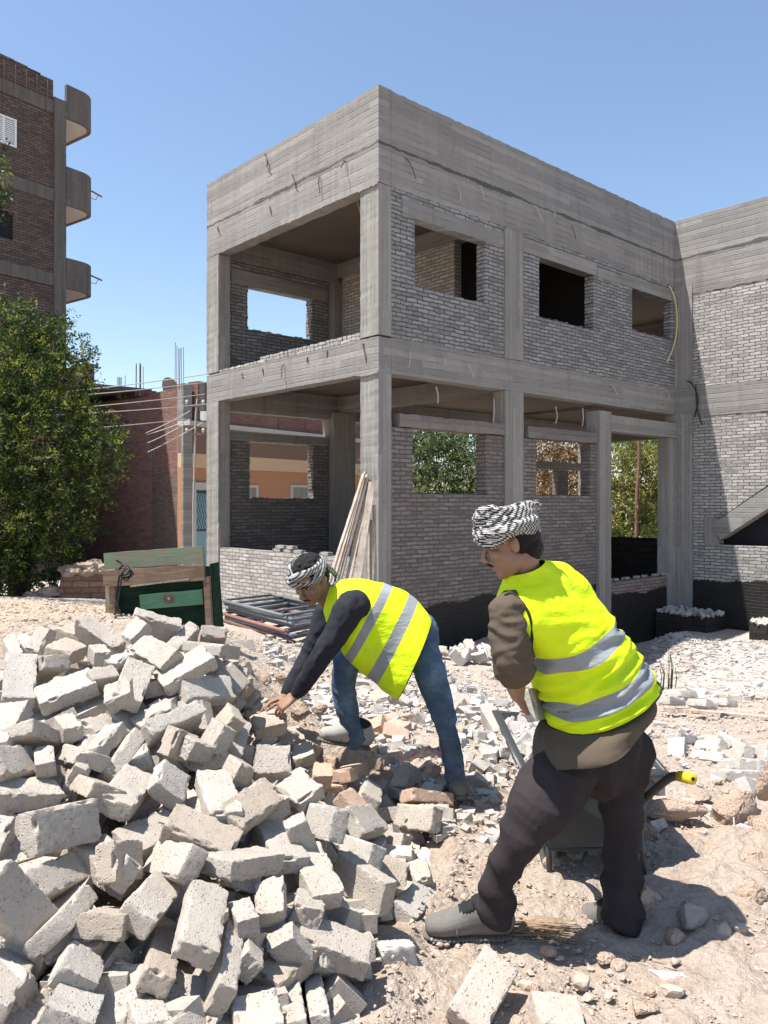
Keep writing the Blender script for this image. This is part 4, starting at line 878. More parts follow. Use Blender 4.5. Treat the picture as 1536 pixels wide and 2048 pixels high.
# block poses: group, centre, quaternion, size, place in the photograph
BLOCKS = [
('A',-1.458,3.22,0.889,0.804,0.098,0.279,-0.515,0.249,0.12,0.065,41,1349),
('A',-1.345,2.848,0.798,0.66,0.087,-0.168,0.727,0.247,0.118,0.065,1,1444),
('A',-1.26,3.198,0.849,0.938,0.196,-0.092,0.269,0.219,0.125,0.065,128,1370),
('A',-1.323,3.741,0.968,-0.037,0.286,0.398,0.871,0.252,0.125,0.065,200,1262),
('A',-1.691,3.98,0.918,0.394,0.443,0.237,-0.769,0.133,0.125,0.065,73,1276),
('A',-1.446,3.4,0.889,0.134,0.919,-0.323,0.183,0.25,0.125,0.063,112,1323),
('A',-1.407,3.567,0.94,0.624,-0.059,0.12,-0.77,0.146,0.124,0.065,135,1289),
('A',-1.443,3.86,0.949,0.982,0.063,0.113,-0.14,0.235,0.118,0.065,168,1263),
('A',-1.224,3.46,0.943,-0.012,0.881,-0.468,-0.07,0.125,0.074,0.065,199,1296),
('A',-1.124,3.667,1.009,0.396,-0.816,0.409,-0.095,0.125,0.107,0.065,265,1256),
('A',-1.121,3.939,0.992,0.216,-0.043,-0.513,-0.83,0.232,0.125,0.065,316,1233),
('A',-0.982,3.479,0.947,0.363,-0.048,-0.382,0.849,0.249,0.106,0.065,306,1298),
('A',-1.016,3.251,0.865,0.726,-0.017,0.276,-0.63,0.249,0.118,0.065,269,1357),
('A',-0.857,3.146,0.761,0.145,0.556,-0.67,0.47,0.125,0.106,0.065,313,1416),
('A',-0.971,2.938,0.657,0.557,0.361,-0.191,-0.723,0.25,0.125,0.059,254,1503),
('A',-1.07,2.84,0.669,0.63,0.449,-0.269,-0.574,0.25,0.125,0.06,177,1503),
('A',-1.049,2.949,0.713,0.672,0.126,-0.052,-0.728,0.249,0.125,0.059,225,1483),
('A',-0.77,3.021,0.691,0.157,-0.488,0.542,-0.666,0.125,0.106,0.065,335,1481),
('A',-1.156,2.746,0.712,0.529,0.654,-0.338,-0.422,0.124,0.065,0.063,88,1508),
('A',-1.052,2.83,0.7,0.419,0.042,0.239,0.875,0.151,0.125,0.058,137,1507),
('A',-1.244,2.693,0.723,0.558,-0.397,0.23,-0.691,0.248,0.11,0.065,39,1517),
('A',-0.985,2.725,0.634,0.414,0.063,0.241,0.876,0.249,0.125,0.056,153,1565),
('A',-1.177,2.626,0.647,0.915,0.057,0.152,0.368,0.222,0.121,0.065,50,1570),
('A',-0.878,2.742,0.612,0.697,0.167,0.113,0.688,0.25,0.121,0.065,258,1569),
('A',-1.235,2.875,0.76,0.607,-0.089,-0.265,-0.744,0.248,0.125,0.057,106,1466),
('A',-1.154,2.939,0.774,-0.054,0.902,-0.42,-0.082,0.124,0.072,0.065,136,1440),
('A',-1.081,3.11,0.732,0.571,-0.18,0.18,-0.781,0.24,0.088,0.065,214,1440),
('A',-1.153,3.278,0.863,0.347,0.198,-0.443,-0.802,0.135,0.125,0.065,209,1343),
('A',-1.04,3.175,0.842,0.277,-0.755,0.595,0.025,0.125,0.108,0.065,233,1377),
('A',-1.115,3.397,0.899,0.04,0.753,-0.235,0.613,0.125,0.124,0.063,240,1311),
('B',-0.891,4.166,0.89,0.194,0.776,-0.577,0.162,0.25,0.131,0.065,428,1262),
('B',-0.84,3.409,0.89,0.29,0.167,0.217,-0.917,0.239,0.125,0.065,366,1329),
('B',-0.787,3.665,0.928,0.293,0.021,0.119,0.948,0.25,0.125,0.06,402,1297),
('B',-2.46,11.235,-0.003,0.328,0.102,0.362,-0.867,0.222,0.126,0.065,414,1231),
('B',-1.974,9.355,0.143,0.318,0.181,-0.502,-0.783,0.211,0.125,0.066,430,1246),
('B',-0.755,3.411,0.801,0.325,-0.215,0.35,-0.852,0.242,0.114,0.065,418,1373),
('B',-0.82,3.115,0.737,0.343,0.245,-0.353,-0.835,0.249,0.125,0.066,351,1431),
('B',-0.64,3.096,0.699,0.437,-0.771,0.417,-0.202,0.125,0.105,0.065,422,1467),
('B',-0.625,3.248,0.716,0.426,-0.714,0.536,-0.147,0.125,0.093,0.065,446,1435),
('B',-0.61,3.268,0.641,0.696,-0.137,0.29,-0.643,0.248,0.093,0.065,475,1466),
('B',-0.505,4.006,0.384,0.441,0.643,-0.524,0.343,0.125,0.092,0.065,569,1473),
('B',-0.393,3.94,0.363,0.193,-0.76,0.619,0.047,0.125,0.104,0.065,604,1499),
('B',-0.452,3.219,0.561,0.106,-0.094,0.392,-0.909,0.152,0.124,0.065,544,1517),
('B',-0.326,3.108,0.484,0.424,0.006,-0.198,0.884,0.164,0.125,0.065,596,1570),
('Z',-0.465,2.779,0.546,0.813,0.275,0.115,0.5,0.249,0.115,0.065,504,1603),
('B',-0.287,3.739,0.332,-0.002,0.734,-0.666,-0.134,0.125,0.089,0.065,647,1538),
('B',-0.415,5.357,0.184,0.174,0.233,0.188,-0.938,0.127,0.125,0.065,639,1423),
('B',-0.773,4.207,0.709,0.58,0.119,-0.159,-0.79,0.151,0.125,0.068,491,1338),
('B',-0.721,3.778,0.761,0.631,-0.272,0.276,-0.672,0.25,0.136,0.065,470,1353),
('B',-1.308,7.519,0.244,0.243,-0.167,0.502,-0.813,0.199,0.132,0.065,490,1293),
('B',-0.699,3.011,0.672,0.097,-0.434,0.638,-0.629,0.125,0.076,0.065,368,1493),
('B',-0.536,2.949,0.623,0.226,0.851,-0.455,-0.133,0.125,0.065,0.064,461,1532),
('Z',-0.748,2.796,0.622,0.135,0.694,-0.571,-0.418,0.124,0.122,0.065,349,1558),
('Z',-0.572,2.78,0.579,0.542,0.145,-0.039,0.827,0.249,0.118,0.065,439,1581),
('Z',-0.978,2.44,0.616,0.39,-0.371,0.447,-0.714,0.254,0.126,0.065,135,1651),
('Z',-0.963,2.344,0.503,0.548,-0.322,0.243,-0.733,0.25,0.094,0.065,120,1744),
('C',-0.792,2.418,0.521,0.396,-0.487,0.361,-0.69,0.177,0.115,0.065,259,1719),
('C',-0.833,2.465,0.497,0.417,-0.182,-0.318,0.832,0.25,0.092,0.065,209,1714),
('C',-0.643,2.475,0.494,0.328,-0.282,-0.336,0.837,0.25,0.105,0.065,334,1715),
('C',-0.672,2.313,0.448,0.65,-0.229,0.167,-0.706,0.248,0.104,0.065,311,1788),
('C',-0.766,2.259,0.421,0.18,0.704,-0.678,0.111,0.25,0.125,0.066,198,1852),
('C',-0.788,2.064,0.396,0.25,0.721,-0.609,-0.215,0.124,0.108,0.065,169,1923),
('C',-0.766,1.963,0.357,-0.064,0.225,0.043,0.971,0.128,0.125,0.065,152,2000),
('C',-0.615,2.21,0.342,0.742,-0.19,0.124,-0.631,0.247,0.084,0.065,330,1901),
('C',-0.627,2.089,0.28,0.855,-0.086,0.015,-0.511,0.245,0.089,0.065,289,1997),
('C',-0.887,2.214,0.447,0.695,0.214,-0.289,-0.622,0.249,0.125,0.057,157,1812),
('C',-0.969,2.135,0.517,-0.037,0.53,-0.294,0.795,0.262,0.123,0.065,52,1820),
('C',-0.957,1.99,0.402,0.638,0.102,0.184,0.741,0.246,0.112,0.065,3,1950),
('C',-1.061,2.222,0.521,0.008,0.227,0.933,0.279,0.123,0.079,0.065,-9,1773),
('Z',-0.508,2.234,0.434,0.734,-0.097,0.222,-0.634,0.25,0.114,0.065,410,1829),
('D',-0.442,2.208,0.317,0.601,0.438,-0.292,-0.602,0.249,0.125,0.055,465,1906),
('D',-0.345,2.455,0.385,0.221,-0.719,0.647,0.124,0.125,0.088,0.065,538,1788),
('D',-0.439,2.531,0.466,0.465,-0.106,-0.069,-0.876,0.251,0.125,0.061,516,1735),
('Z',-0.588,2.593,0.528,0.031,0.198,-0.129,0.971,0.238,0.125,0.065,409,1655),
('D',-0.232,2.699,0.352,0.519,0.168,-0.038,0.837,0.247,0.119,0.065,634,1735),
('D',-0.073,2.835,0.248,0.333,-0.195,-0.593,0.707,0.247,0.119,0.065,715,1776),
('D',0.015,3.084,0.161,0.049,0.185,-0.23,0.954,0.144,0.127,0.065,781,1746),
('D',0.151,3.232,0.083,0.2,-0.728,0.656,-0.025,0.125,0.076,0.065,838,1748),
('D',-0.086,3.094,0.253,0.391,-0.333,-0.394,0.762,0.25,0.088,0.065,710,1701),
('D',0.039,3.411,0.099,0.025,0.02,0.023,0.999,0.186,0.124,0.065,787,1698),
('D',0.119,3.096,0.037,0.5,-0.154,0.211,-0.826,0.251,0.105,0.065,837,1805),
('D',0.156,3.7,0.137,0.289,-0.297,-0.454,0.789,0.251,0.107,0.065,826,1638),
('D',-0.086,3.356,0.266,0.46,-0.31,0.223,-0.802,0.249,0.131,0.065,736,1634),
('D',-0.169,2.501,0.22,-0.009,0.192,-0.085,0.978,0.254,0.125,0.065,666,1877),
('D',-0.286,2.385,0.222,0.521,-0.046,0.058,-0.85,0.24,0.102,0.065,575,1915),
('D',-0.16,2.527,0.13,0.445,-0.131,-0.334,-0.821,0.249,0.125,0.058,696,1933),
('D',-0.279,2.38,0.284,0.245,0.434,-0.679,0.539,0.125,0.088,0.064,556,1868),
('D',0.04,2.699,0.028,0.22,0.113,-0.733,-0.633,0.145,0.125,0.065,795,1902),
('D',-0.333,2.104,0.25,-0.055,0.805,-0.586,-0.078,0.125,0.122,0.065,513,2017),
('D',-0.248,2.228,0.155,0.548,0.541,-0.508,-0.385,0.249,0.125,0.061,584,2003),
('D',-0.191,2.325,0.11,0.547,0.539,-0.512,-0.385,0.25,0.125,0.056,630,1993),
('D',-0.489,2.042,0.259,0.521,-0.364,0.223,-0.74,0.248,0.1,0.065,400,2046),
('D',-0.404,2.327,0.393,0.565,0.618,-0.393,-0.38,0.124,0.065,0.064,487,1818),
('D',-0.38,2.242,0.327,0.327,0.676,-0.617,-0.235,0.123,0.065,0.065,512,1901),
('D',-0.289,2.784,0.449,0.285,0.51,-0.558,0.59,0.125,0.078,0.065,588,1641),
('D',-0.242,2.546,0.312,0.135,0.7,-0.695,-0.096,0.124,0.097,0.065,621,1799),
('D',-0.214,2.928,0.436,0.36,-0.378,-0.42,0.743,0.252,0.116,0.065,635,1641),
('E',-0.176,3.973,0.263,0.57,0.003,-0.151,-0.807,0.25,0.125,0.065,719,1543),
('E',-0.08,4.417,0.184,0.588,0.142,-0.153,-0.781,0.159,0.125,0.07,758,1513),
('E',-0.007,4.392,0.163,0.505,0.026,-0.115,-0.855,0.25,0.125,0.062,784,1530),
('E',0.109,4.167,0.146,0.409,0.364,0.034,-0.836,0.126,0.124,0.065,802,1559),
('E',0.238,4.347,0.105,0.195,0.478,0.075,-0.853,0.126,0.125,0.065,847,1553),
('E',0.246,4.12,0.08,0.181,-0.016,-0.086,0.98,0.131,0.125,0.065,863,1587),
('E',0.207,3.94,0.133,-0.078,-0.283,0.924,-0.245,0.25,0.125,0.059,811,1599),
('E',0.541,4.249,0.022,-0.015,0.752,-0.659,-0.004,0.125,0.107,0.065,972,1590),
('E',0.632,4.469,0.032,0.184,-0.607,0.768,0.084,0.125,0.1,0.065,994,1560),
('E',0.517,4.364,0.033,0.113,-0.696,0.701,-0.103,0.125,0.09,0.065,955,1571),
('E',0.667,4.831,0.061,0.465,-0.016,0.224,0.856,0.25,0.125,0.062,975,1513),
('E',0.467,4.865,0.082,0.342,-0.412,0.456,-0.711,0.151,0.109,0.065,932,1506),
('E',0.65,4.993,0.071,-0.064,-0.037,-0.151,0.986,0.127,0.125,0.065,977,1489),
('E',0.565,5.076,0.084,0.425,-0.416,-0.444,0.67,0.25,0.102,0.065,938,1483),
('E',0.727,5.771,0.061,-0.042,-0.014,-0.275,0.96,0.13,0.125,0.065,971,1427),
('E',0.535,5.705,0.088,0.479,-0.28,0.448,-0.701,0.25,0.118,0.065,926,1428),
('E',0.076,5.017,0.127,0.307,-0.782,0.516,-0.165,0.125,0.124,0.065,786,1470),
('E',0.154,5.337,0.113,0.32,-0.354,0.48,-0.736,0.25,0.107,0.065,822,1452),
('E',-0.207,5.655,0.109,0.541,-0.171,-0.267,-0.779,0.137,0.125,0.063,725,1426),
('E',-0.071,5.081,0.136,-0.008,0.106,-0.165,0.981,0.132,0.125,0.065,747,1460),
('E',0.211,5.947,0.069,0.208,-0.734,0.647,0.02,0.125,0.105,0.065,823,1412),
('E',-0.122,4.747,0.177,0.461,-0.037,-0.161,-0.872,0.15,0.125,0.063,743,1485),
('E',-0.105,3.477,0.255,0.192,0.325,-0.005,0.926,0.231,0.124,0.065,728,1617),
('E',-0.067,3.815,0.212,0.657,-0.223,0.184,-0.697,0.25,0.1,0.065,747,1579),
('E',0.198,3.791,0.1,0.135,-0.095,0.137,-0.977,0.25,0.126,0.065,854,1630),
('F',1.859,5.108,-0.043,0.529,0.223,0.001,-0.819,0.249,0.107,0.065,1351,1514),
('F',1.98,5.379,-0.029,0.367,-0.055,-0.153,-0.916,0.25,0.125,0.065,1378,1492),
('F',2.204,5.339,-0.044,0.665,0.041,0.264,0.698,0.25,0.125,0.061,1415,1492),
('F',2.11,5.214,-0.043,0.467,-0.364,-0.271,0.759,0.245,0.103,0.065,1412,1506),
('F',2.015,4.945,-0.038,0.526,0.117,0.345,0.768,0.249,0.125,0.062,1411,1526),
('F',2.077,4.738,0.0,0.648,-0.042,0.196,0.735,0.25,0.125,0.064,1454,1544),
('F',2.225,5.005,-0.009,0.576,-0.477,-0.313,0.586,0.25,0.114,0.065,1473,1518),
('F',2.16,5.188,-0.042,0.348,0.211,-0.323,-0.854,0.15,0.125,0.061,1451,1504),
('F',2.328,4.975,-0.009,0.458,-0.499,-0.31,0.668,0.249,0.105,0.065,1511,1522),
('F',2.17,4.714,-0.006,0.477,-0.509,-0.366,0.616,0.25,0.1,0.065,1498,1551),
('F',1.994,4.553,0.004,0.166,-0.034,-0.13,-0.977,0.25,0.125,0.063,1489,1571),
('F',1.994,4.363,-0.008,0.249,-0.332,0.39,-0.822,0.249,0.106,0.065,1515,1594),
('F',2.284,5.263,-0.053,0.529,0.347,0.388,0.67,0.25,0.125,0.064,1460,1494),
('F',1.89,4.545,-0.017,0.153,-0.545,0.824,-0.031,0.125,0.08,0.065,1434,1567),
('F',2.49,6.975,-0.172,0.337,-0.064,-0.142,-0.929,0.25,0.125,0.065,1355,1413),
('F',2.799,7.514,-0.251,0.302,0.0,-0.23,-0.925,0.25,0.125,0.064,1378,1398),
('F',2.723,6.885,-0.175,0.595,0.018,0.208,0.776,0.25,0.125,0.065,1392,1415),
('F',2.923,6.96,-0.179,0.566,-0.008,0.161,0.809,0.25,0.125,0.064,1433,1414),
('f',0.054,2.767,-0.039,0.546,0.472,0.47,0.508,0.25,0.125,0.065,799,1893),
('f',0.063,4.271,0.046,0.778,0.545,0.099,0.296,0.25,0.125,0.065,791,1545),
('f',-2.15,9.019,0.2,0.441,0.403,0.47,0.649,0.25,0.125,0.065,384,1235),
('f',-0.704,2.085,0.27,0.526,0.225,0.153,-0.806,0.25,0.125,0.065,224,1936),
('f',-0.851,1.951,0.253,0.512,-0.211,-0.328,0.765,0.25,0.125,0.065,65,1997),
('f',0.376,4.177,-0.035,0.664,0.085,-0.107,-0.736,0.164,0.12,0.065,913,1594),
('f',-1.15,7.055,0.092,0.397,0.078,-0.73,-0.551,0.187,0.125,0.065,505,1318),
('f',-0.573,4.295,0.404,0.55,0.565,-0.475,-0.392,0.129,0.125,0.065,553,1413),
('f',-1.011,2.062,0.375,0.526,0.833,-0.086,-0.147,0.25,0.125,0.065,-21,1882),
('f',0.468,4.516,-0.061,0.578,0.163,-0.117,-0.791,0.149,0.081,0.065,934,1548),
('f',-0.557,4.319,0.35,0.276,-0.093,-0.101,-0.951,0.164,0.125,0.065,560,1416),
('f',-0.362,2.767,0.417,0.855,-0.027,0.114,-0.506,0.25,0.125,0.065,557,1623),
('f',0.532,3.973,-0.068,-0.043,-0.175,-0.427,0.886,0.138,0.091,0.065,983,1637),
('f',-0.516,2.017,0.202,0.229,0.077,0.676,0.696,0.13,0.125,0.065,356,2019),
('f',-0.77,2.677,0.491,0.461,-0.085,0.184,-0.864,0.25,0.125,0.065,305,1610),
('f',0.304,3.634,-0.03,0.815,0.283,0.136,-0.487,0.25,0.125,0.065,902,1679),
('f',-0.395,4.392,0.253,0.449,-0.272,-0.038,-0.85,0.155,0.114,0.065,623,1459),
('f',-1.371,7.174,0.214,0.649,0.063,0.13,-0.747,0.25,0.125,0.065,460,1290),
('f',-0.627,3.973,0.406,0.424,-0.277,-0.234,0.83,0.25,0.125,0.065,513,1404),
('f',-0.46,2.546,0.408,0.935,-0.256,0.176,0.169,0.114,0.125,0.065,477,1688),
('f',0.278,4.964,-0.015,0.943,0.202,0.26,-0.042,0.25,0.125,0.065,858,1483),
('f',-0.63,4.343,0.422,0.116,-0.124,-0.187,-0.968,0.19,0.125,0.065,534,1386),
('f',0.207,3.288,-0.053,0.269,0.287,-0.152,-0.907,0.112,0.103,0.065,869,1746),
('f',0.435,5.048,-0.018,0.635,-0.284,-0.083,0.713,0.12,0.125,0.065,906,1478),
('f',0.406,3.821,-0.073,0.018,-0.065,-0.196,0.978,0.25,0.125,0.065,939,1655),
('f',0.456,5.048,-0.007,-0.035,0.292,0.684,0.668,0.25,0.125,0.065,913,1480),
('f',-0.24,3.885,0.194,0.657,0.754,-0.017,-0.01,0.121,0.118,0.065,668,1530),
('f',-1.164,2.409,0.506,0.772,0.38,0.422,0.286,0.153,0.125,0.065,-10,1647),
('f',-0.538,2.097,0.247,0.729,-0.039,0.246,-0.638,0.25,0.125,0.065,354,1941),
('f',0.542,4.017,-0.077,0.758,0.118,-0.203,0.608,0.186,0.125,0.065,985,1629),
('f',-0.282,4.392,0.179,0.586,-0.156,-0.086,-0.791,0.145,0.096,0.065,664,1482),
('f',-1.606,8.434,0.129,0.593,0.03,0.046,0.803,0.169,0.125,0.065,461,1264),
('f',-0.393,2.039,0.107,0.265,0.145,0.823,0.481,0.25,0.125,0.065,458,2038),
('f',-2.011,4.367,0.769,0.543,0.695,-0.184,-0.433,0.25,0.125,0.065,26,1266),
('f',-0.148,2.356,0.03,-0.077,0.091,-0.202,0.972,0.157,0.11,0.065,667,2000),
('f',-0.332,4.466,0.213,0.001,0.168,0.846,0.506,0.129,0.103,0.065,648,1468),
('f',-0.033,2.618,0.007,0.466,0.011,0.193,-0.863,0.136,0.124,0.065,747,1912),
('f',-0.885,1.887,0.232,0.233,-0.096,0.305,-0.918,0.165,0.125,0.065,12,2044),
('f',0.036,4.592,0.055,0.295,0.381,-0.431,-0.763,0.161,0.091,0.065,780,1507),
('f',-2.144,8.919,0.217,0.039,0.21,-0.142,0.967,0.25,0.125,0.065,381,1235),
('f',-0.87,1.887,0.254,0.493,-0.114,-0.31,-0.805,0.25,0.125,0.065,25,2043),
('f',-0.649,4.177,0.486,0.847,0.337,-0.04,0.41,0.127,0.125,0.065,517,1380),
('f',0.035,3.515,0.101,0.831,0.462,-0.215,-0.224,0.169,0.106,0.065,783,1642),
('f',-0.694,3.11,0.604,0.936,-0.084,-0.085,-0.332,0.146,0.125,0.065,408,1452),
('f',0.404,4.441,-0.039,0.716,0.088,0.029,-0.692,0.25,0.125,0.065,914,1555),
('f',-1.174,2.395,0.524,0.266,0.649,0.394,0.593,0.25,0.125,0.065,-20,1652),
('f',-0.883,2.861,0.523,0.278,0.456,0.622,0.572,0.159,0.125,0.065,271,1529),
('f',0.208,3.306,-0.058,0.943,-0.26,-0.052,-0.202,0.25,0.125,0.065,869,1744),
('f',-1.191,3.27,0.796,0.926,0.268,0.262,-0.035,0.153,0.125,0.065,181,1337),
('f',-0.798,2.241,0.353,0.496,0.603,0.528,0.334,0.25,0.125,0.065,194,1801),
('f',0.195,3.554,0.01,0.974,0.095,0.022,-0.205,0.112,0.114,0.065,856,1675),
('f',-0.518,4.441,0.325,0.792,0.095,0.085,-0.597,0.25,0.125,0.065,580,1426),
('f',-1.815,3.716,0.782,0.983,0.025,0.097,0.156,0.173,0.125,0.065,-18,1307),
('f',0.019,2.814,0.014,0.398,0.091,0.078,-0.91,0.114,0.094,0.065,778,1851),
('f',-0.873,2.504,0.468,0.116,0.207,0.092,0.967,0.25,0.125,0.065,206,1660),
('f',0.205,3.233,-0.06,0.428,0.621,0.378,0.536,0.25,0.125,0.065,869,1765),
('f',-0.943,3.025,0.653,0.788,0.178,-0.076,-0.584,0.25,0.125,0.065,265,1452),
('f',-0.136,2.382,0.025,0.336,0.075,-0.306,0.888,0.11,0.102,0.065,676,1989),
('f',-0.755,4.247,0.574,0.175,0.083,-0.42,0.886,0.179,0.125,0.065,481,1322),
('f',-0.93,3.162,0.699,0.29,0.257,0.495,0.778,0.25,0.125,0.065,294,1395),
('f',0.473,4.441,-0.057,0.663,0.232,-0.015,0.712,0.25,0.125,0.065,939,1560),
('f',-0.87,2.241,0.37,0.775,-0.023,-0.332,-0.537,0.25,0.125,0.065,142,1790),
('f',-0.143,4.295,0.107,0.202,0.275,-0.194,0.92,0.127,0.101,0.065,714,1511),
('f',-0.4,4.669,0.174,0.601,0.254,-0.08,-0.754,0.25,0.125,0.065,629,1446),
('f',-1.932,4.392,0.792,0.515,0.738,-0.317,-0.299,0.25,0.125,0.065,59,1262),
('f',-0.179,2.798,0.189,0.345,0.101,0.212,0.909,0.25,0.125,0.065,664,1721),
('f',-1.004,3.951,0.895,0.367,0.434,-0.326,-0.755,0.25,0.125,0.065,358,1235),
('f',-0.121,2.395,0.012,0.807,0.012,0.039,0.589,0.158,0.096,0.065,686,1992),
('f',-0.263,4.617,0.116,0.365,0.89,-0.199,-0.186,0.171,0.125,0.065,676,1470),
('f',0.187,4.855,0.013,0.77,0.126,-0.313,0.542,0.25,0.125,0.065,829,1490),
('f',0.562,5.367,-0.017,0.997,0.039,0.064,-0.032,0.25,0.125,0.065,936,1452),
('f',0.514,3.973,-0.098,0.96,-0.117,-0.059,-0.247,0.25,0.125,0.065,976,1636),
('f',-2.182,6.672,0.511,0.852,0.076,0.12,-0.504,0.187,0.125,0.065,241,1237),
('r',1.008,10.621,-0.38,0.874,0.046,0.332,0.351,0.216,0.125,0.07,920,1325),
('r',1.356,11.076,-0.428,0.721,-0.197,0.243,-0.618,0.18,0.125,0.07,965,1312),
('r',1.491,11.311,-0.477,0.873,0.01,0.418,0.251,0.168,0.125,0.07,980,1306),
('r',1.718,10.942,-0.48,0.38,0.138,0.012,0.915,0.234,0.125,0.07,1020,1316),
('r',1.852,11.201,-0.561,0.932,-0.01,-0.174,0.318,0.234,0.125,0.07,1034,1309),
('r',1.352,11.212,-0.474,0.388,0.467,-0.324,-0.726,0.246,0.125,0.07,962,1309),
('r',0.903,10.856,-0.419,0.877,0.019,-0.38,-0.294,0.186,0.125,0.07,901,1318),
('r',0.987,10.954,-0.427,0.178,0.074,0.373,0.908,0.178,0.125,0.07,913,1316),
('r',2.022,11.27,-0.613,0.362,0.697,0.293,0.546,0.242,0.125,0.07,1056,1307),
('r',1.299,10.549,-0.415,0.658,0.311,0.041,-0.684,0.206,0.125,0.07,966,1327),
('r',0.964,10.638,-0.418,0.605,-0.181,0.341,-0.696,0.17,0.125,0.07,913,1324),
('r',1.108,11.257,-0.453,0.755,-0.071,0.415,0.503,0.186,0.125,0.07,926,1308),
('r',1.803,11.558,-0.459,0.931,0.127,-0.342,0.014,0.186,0.125,0.07,1019,1299),
('r',1.179,11.199,-0.426,0.214,-0.026,0.658,0.721,0.226,0.125,0.07,937,1309),
('r',1.653,11.116,-0.465,0.167,-0.42,-0.694,-0.56,0.22,0.125,0.07,1007,1311),
('r',1.785,11.551,-0.526,0.694,-0.305,-0.234,0.61,0.207,0.125,0.07,1016,1300),
('r',0.734,10.593,-0.348,-0.099,0.134,-0.317,0.934,0.202,0.125,0.07,879,1326),
('r',2.414,11.232,-0.695,0.053,0.274,-0.165,0.946,0.25,0.125,0.07,1114,1308),
('r',1.056,10.52,-0.416,0.596,-0.018,-0.073,0.799,0.232,0.125,0.07,929,1328),
('r',2.363,11.073,-0.692,0.211,-0.032,-0.694,-0.687,0.216,0.125,0.07,1111,1313),
('r',1.178,10.845,-0.439,0.562,0.716,-0.061,0.41,0.204,0.125,0.07,942,1319),
('r',1.457,11.373,-0.497,0.833,0.047,-0.29,-0.47,0.201,0.125,0.07,974,1304),
('r',1.336,11.193,-0.471,0.124,-0.521,-0.443,-0.719,0.178,0.125,0.07,960,1309),
('r',1.237,10.457,-0.408,0.228,-0.034,0.538,0.811,0.188,0.125,0.07,958,1329),
('r',1.653,11.037,-0.503,0.906,0.216,0.047,-0.362,0.187,0.125,0.07,1009,1314),
('r',1.719,11.334,-0.543,0.199,0.264,-0.37,-0.868,0.235,0.125,0.07,1012,1305),
('r',0.938,10.26,-0.385,0.667,0.625,0.299,-0.274,0.223,0.125,0.07,915,1335),
('r',1.39,11.011,-0.46,0.704,-0.028,0.292,-0.646,0.248,0.125,0.07,971,1314),
('r',1.734,11.323,-0.546,0.609,0.712,-0.336,0.1,0.188,0.125,0.07,1014,1306),
('r',2.038,11.539,-0.605,0.592,0.078,0.129,-0.791,0.222,0.125,0.07,1052,1300),
('r',1.183,11.079,-0.449,0.932,-0.107,0.318,0.137,0.247,0.125,0.07,939,1312),
('r',1.81,11.546,-0.573,0.449,0.25,-0.604,-0.609,0.223,0.125,0.07,1020,1300),
('r',1.044,10.383,-0.371,0.416,0.37,0.004,-0.831,0.202,0.125,0.07,929,1331),
('r',1.157,10.983,-0.349,0.723,0.111,0.165,-0.662,0.225,0.125,0.07,937,1315),
('m',0.43,5.028,0.153,0.754,0.59,-0.089,-0.275,0.179,0.12,0.065,905,1479),
('m',1.295,9.306,-0.412,0.867,0.06,-0.303,-0.391,0.191,0.12,0.065,991,1359),
('m',0.069,4.889,0.19,0.975,0.18,0.13,0.013,0.156,0.12,0.065,790,1479),
('m',0.063,5.229,0.178,0.942,-0.054,0.102,-0.316,0.124,0.12,0.065,787,1453),
('m',0.409,5.624,0.146,0.889,0.095,0.195,-0.402,0.204,0.12,0.065,884,1431),
('m',-0.202,7.074,0.009,0.598,0.072,0.059,0.796,0.124,0.12,0.065,721,1374),
('m',-0.042,6.689,0.047,0.611,-0.054,0.259,-0.746,0.215,0.12,0.065,757,1386),
('m',-0.051,5.0,0.204,0.622,0.248,-0.106,-0.736,0.147,0.12,0.065,751,1464),
('m',0.55,6.727,0.01,0.735,0.024,0.111,-0.669,0.209,0.12,0.065,899,1393),
('m',1.651,9.57,-0.477,0.507,0.128,-0.154,-0.839,0.2,0.12,0.065,1045,1359),
('m',0.907,6.22,0.044,0.631,-0.238,-0.057,-0.736,0.15,0.12,0.065,1002,1415),
('m',0.652,8.228,-0.232,0.779,-0.257,-0.054,0.569,0.166,0.12,0.065,895,1369),
('m',0.677,6.15,0.08,0.955,-0.143,-0.028,0.258,0.134,0.12,0.065,945,1411),
('m',0.123,5.881,0.137,0.11,0.309,0.481,0.813,0.166,0.12,0.065,801,1415),
('m',1.487,10.293,-0.489,0.15,-0.057,-0.014,0.987,0.21,0.12,0.065,1000,1336),
('m',-0.026,6.15,0.11,0.962,0.213,-0.15,-0.087,0.168,0.12,0.065,761,1403),
('m',0.209,8.702,-0.241,0.129,-0.015,0.027,-0.991,0.197,0.12,0.065,806,1351),
('m',0.396,5.499,0.152,0.405,-0.147,0.263,-0.863,0.127,0.12,0.065,884,1438),
('m',0.579,6.048,0.1,0.229,-0.188,0.183,-0.937,0.204,0.12,0.065,922,1412),
('m',0.085,5.028,0.183,0.547,0.017,0.034,-0.836,0.177,0.12,0.065,795,1468),
('m',-0.328,8.001,-0.073,0.092,-0.137,-0.18,0.97,0.214,0.12,0.065,702,1347),
('m',0.683,10.008,-0.419,0.831,0.009,-0.097,0.547,0.199,0.12,0.065,877,1335),
('m',0.699,5.258,0.144,0.256,0.513,0.382,0.725,0.195,0.12,0.065,982,1461),
('m',1.592,10.121,-0.499,0.919,0.23,-0.114,0.299,0.13,0.12,0.065,1021,1343)]
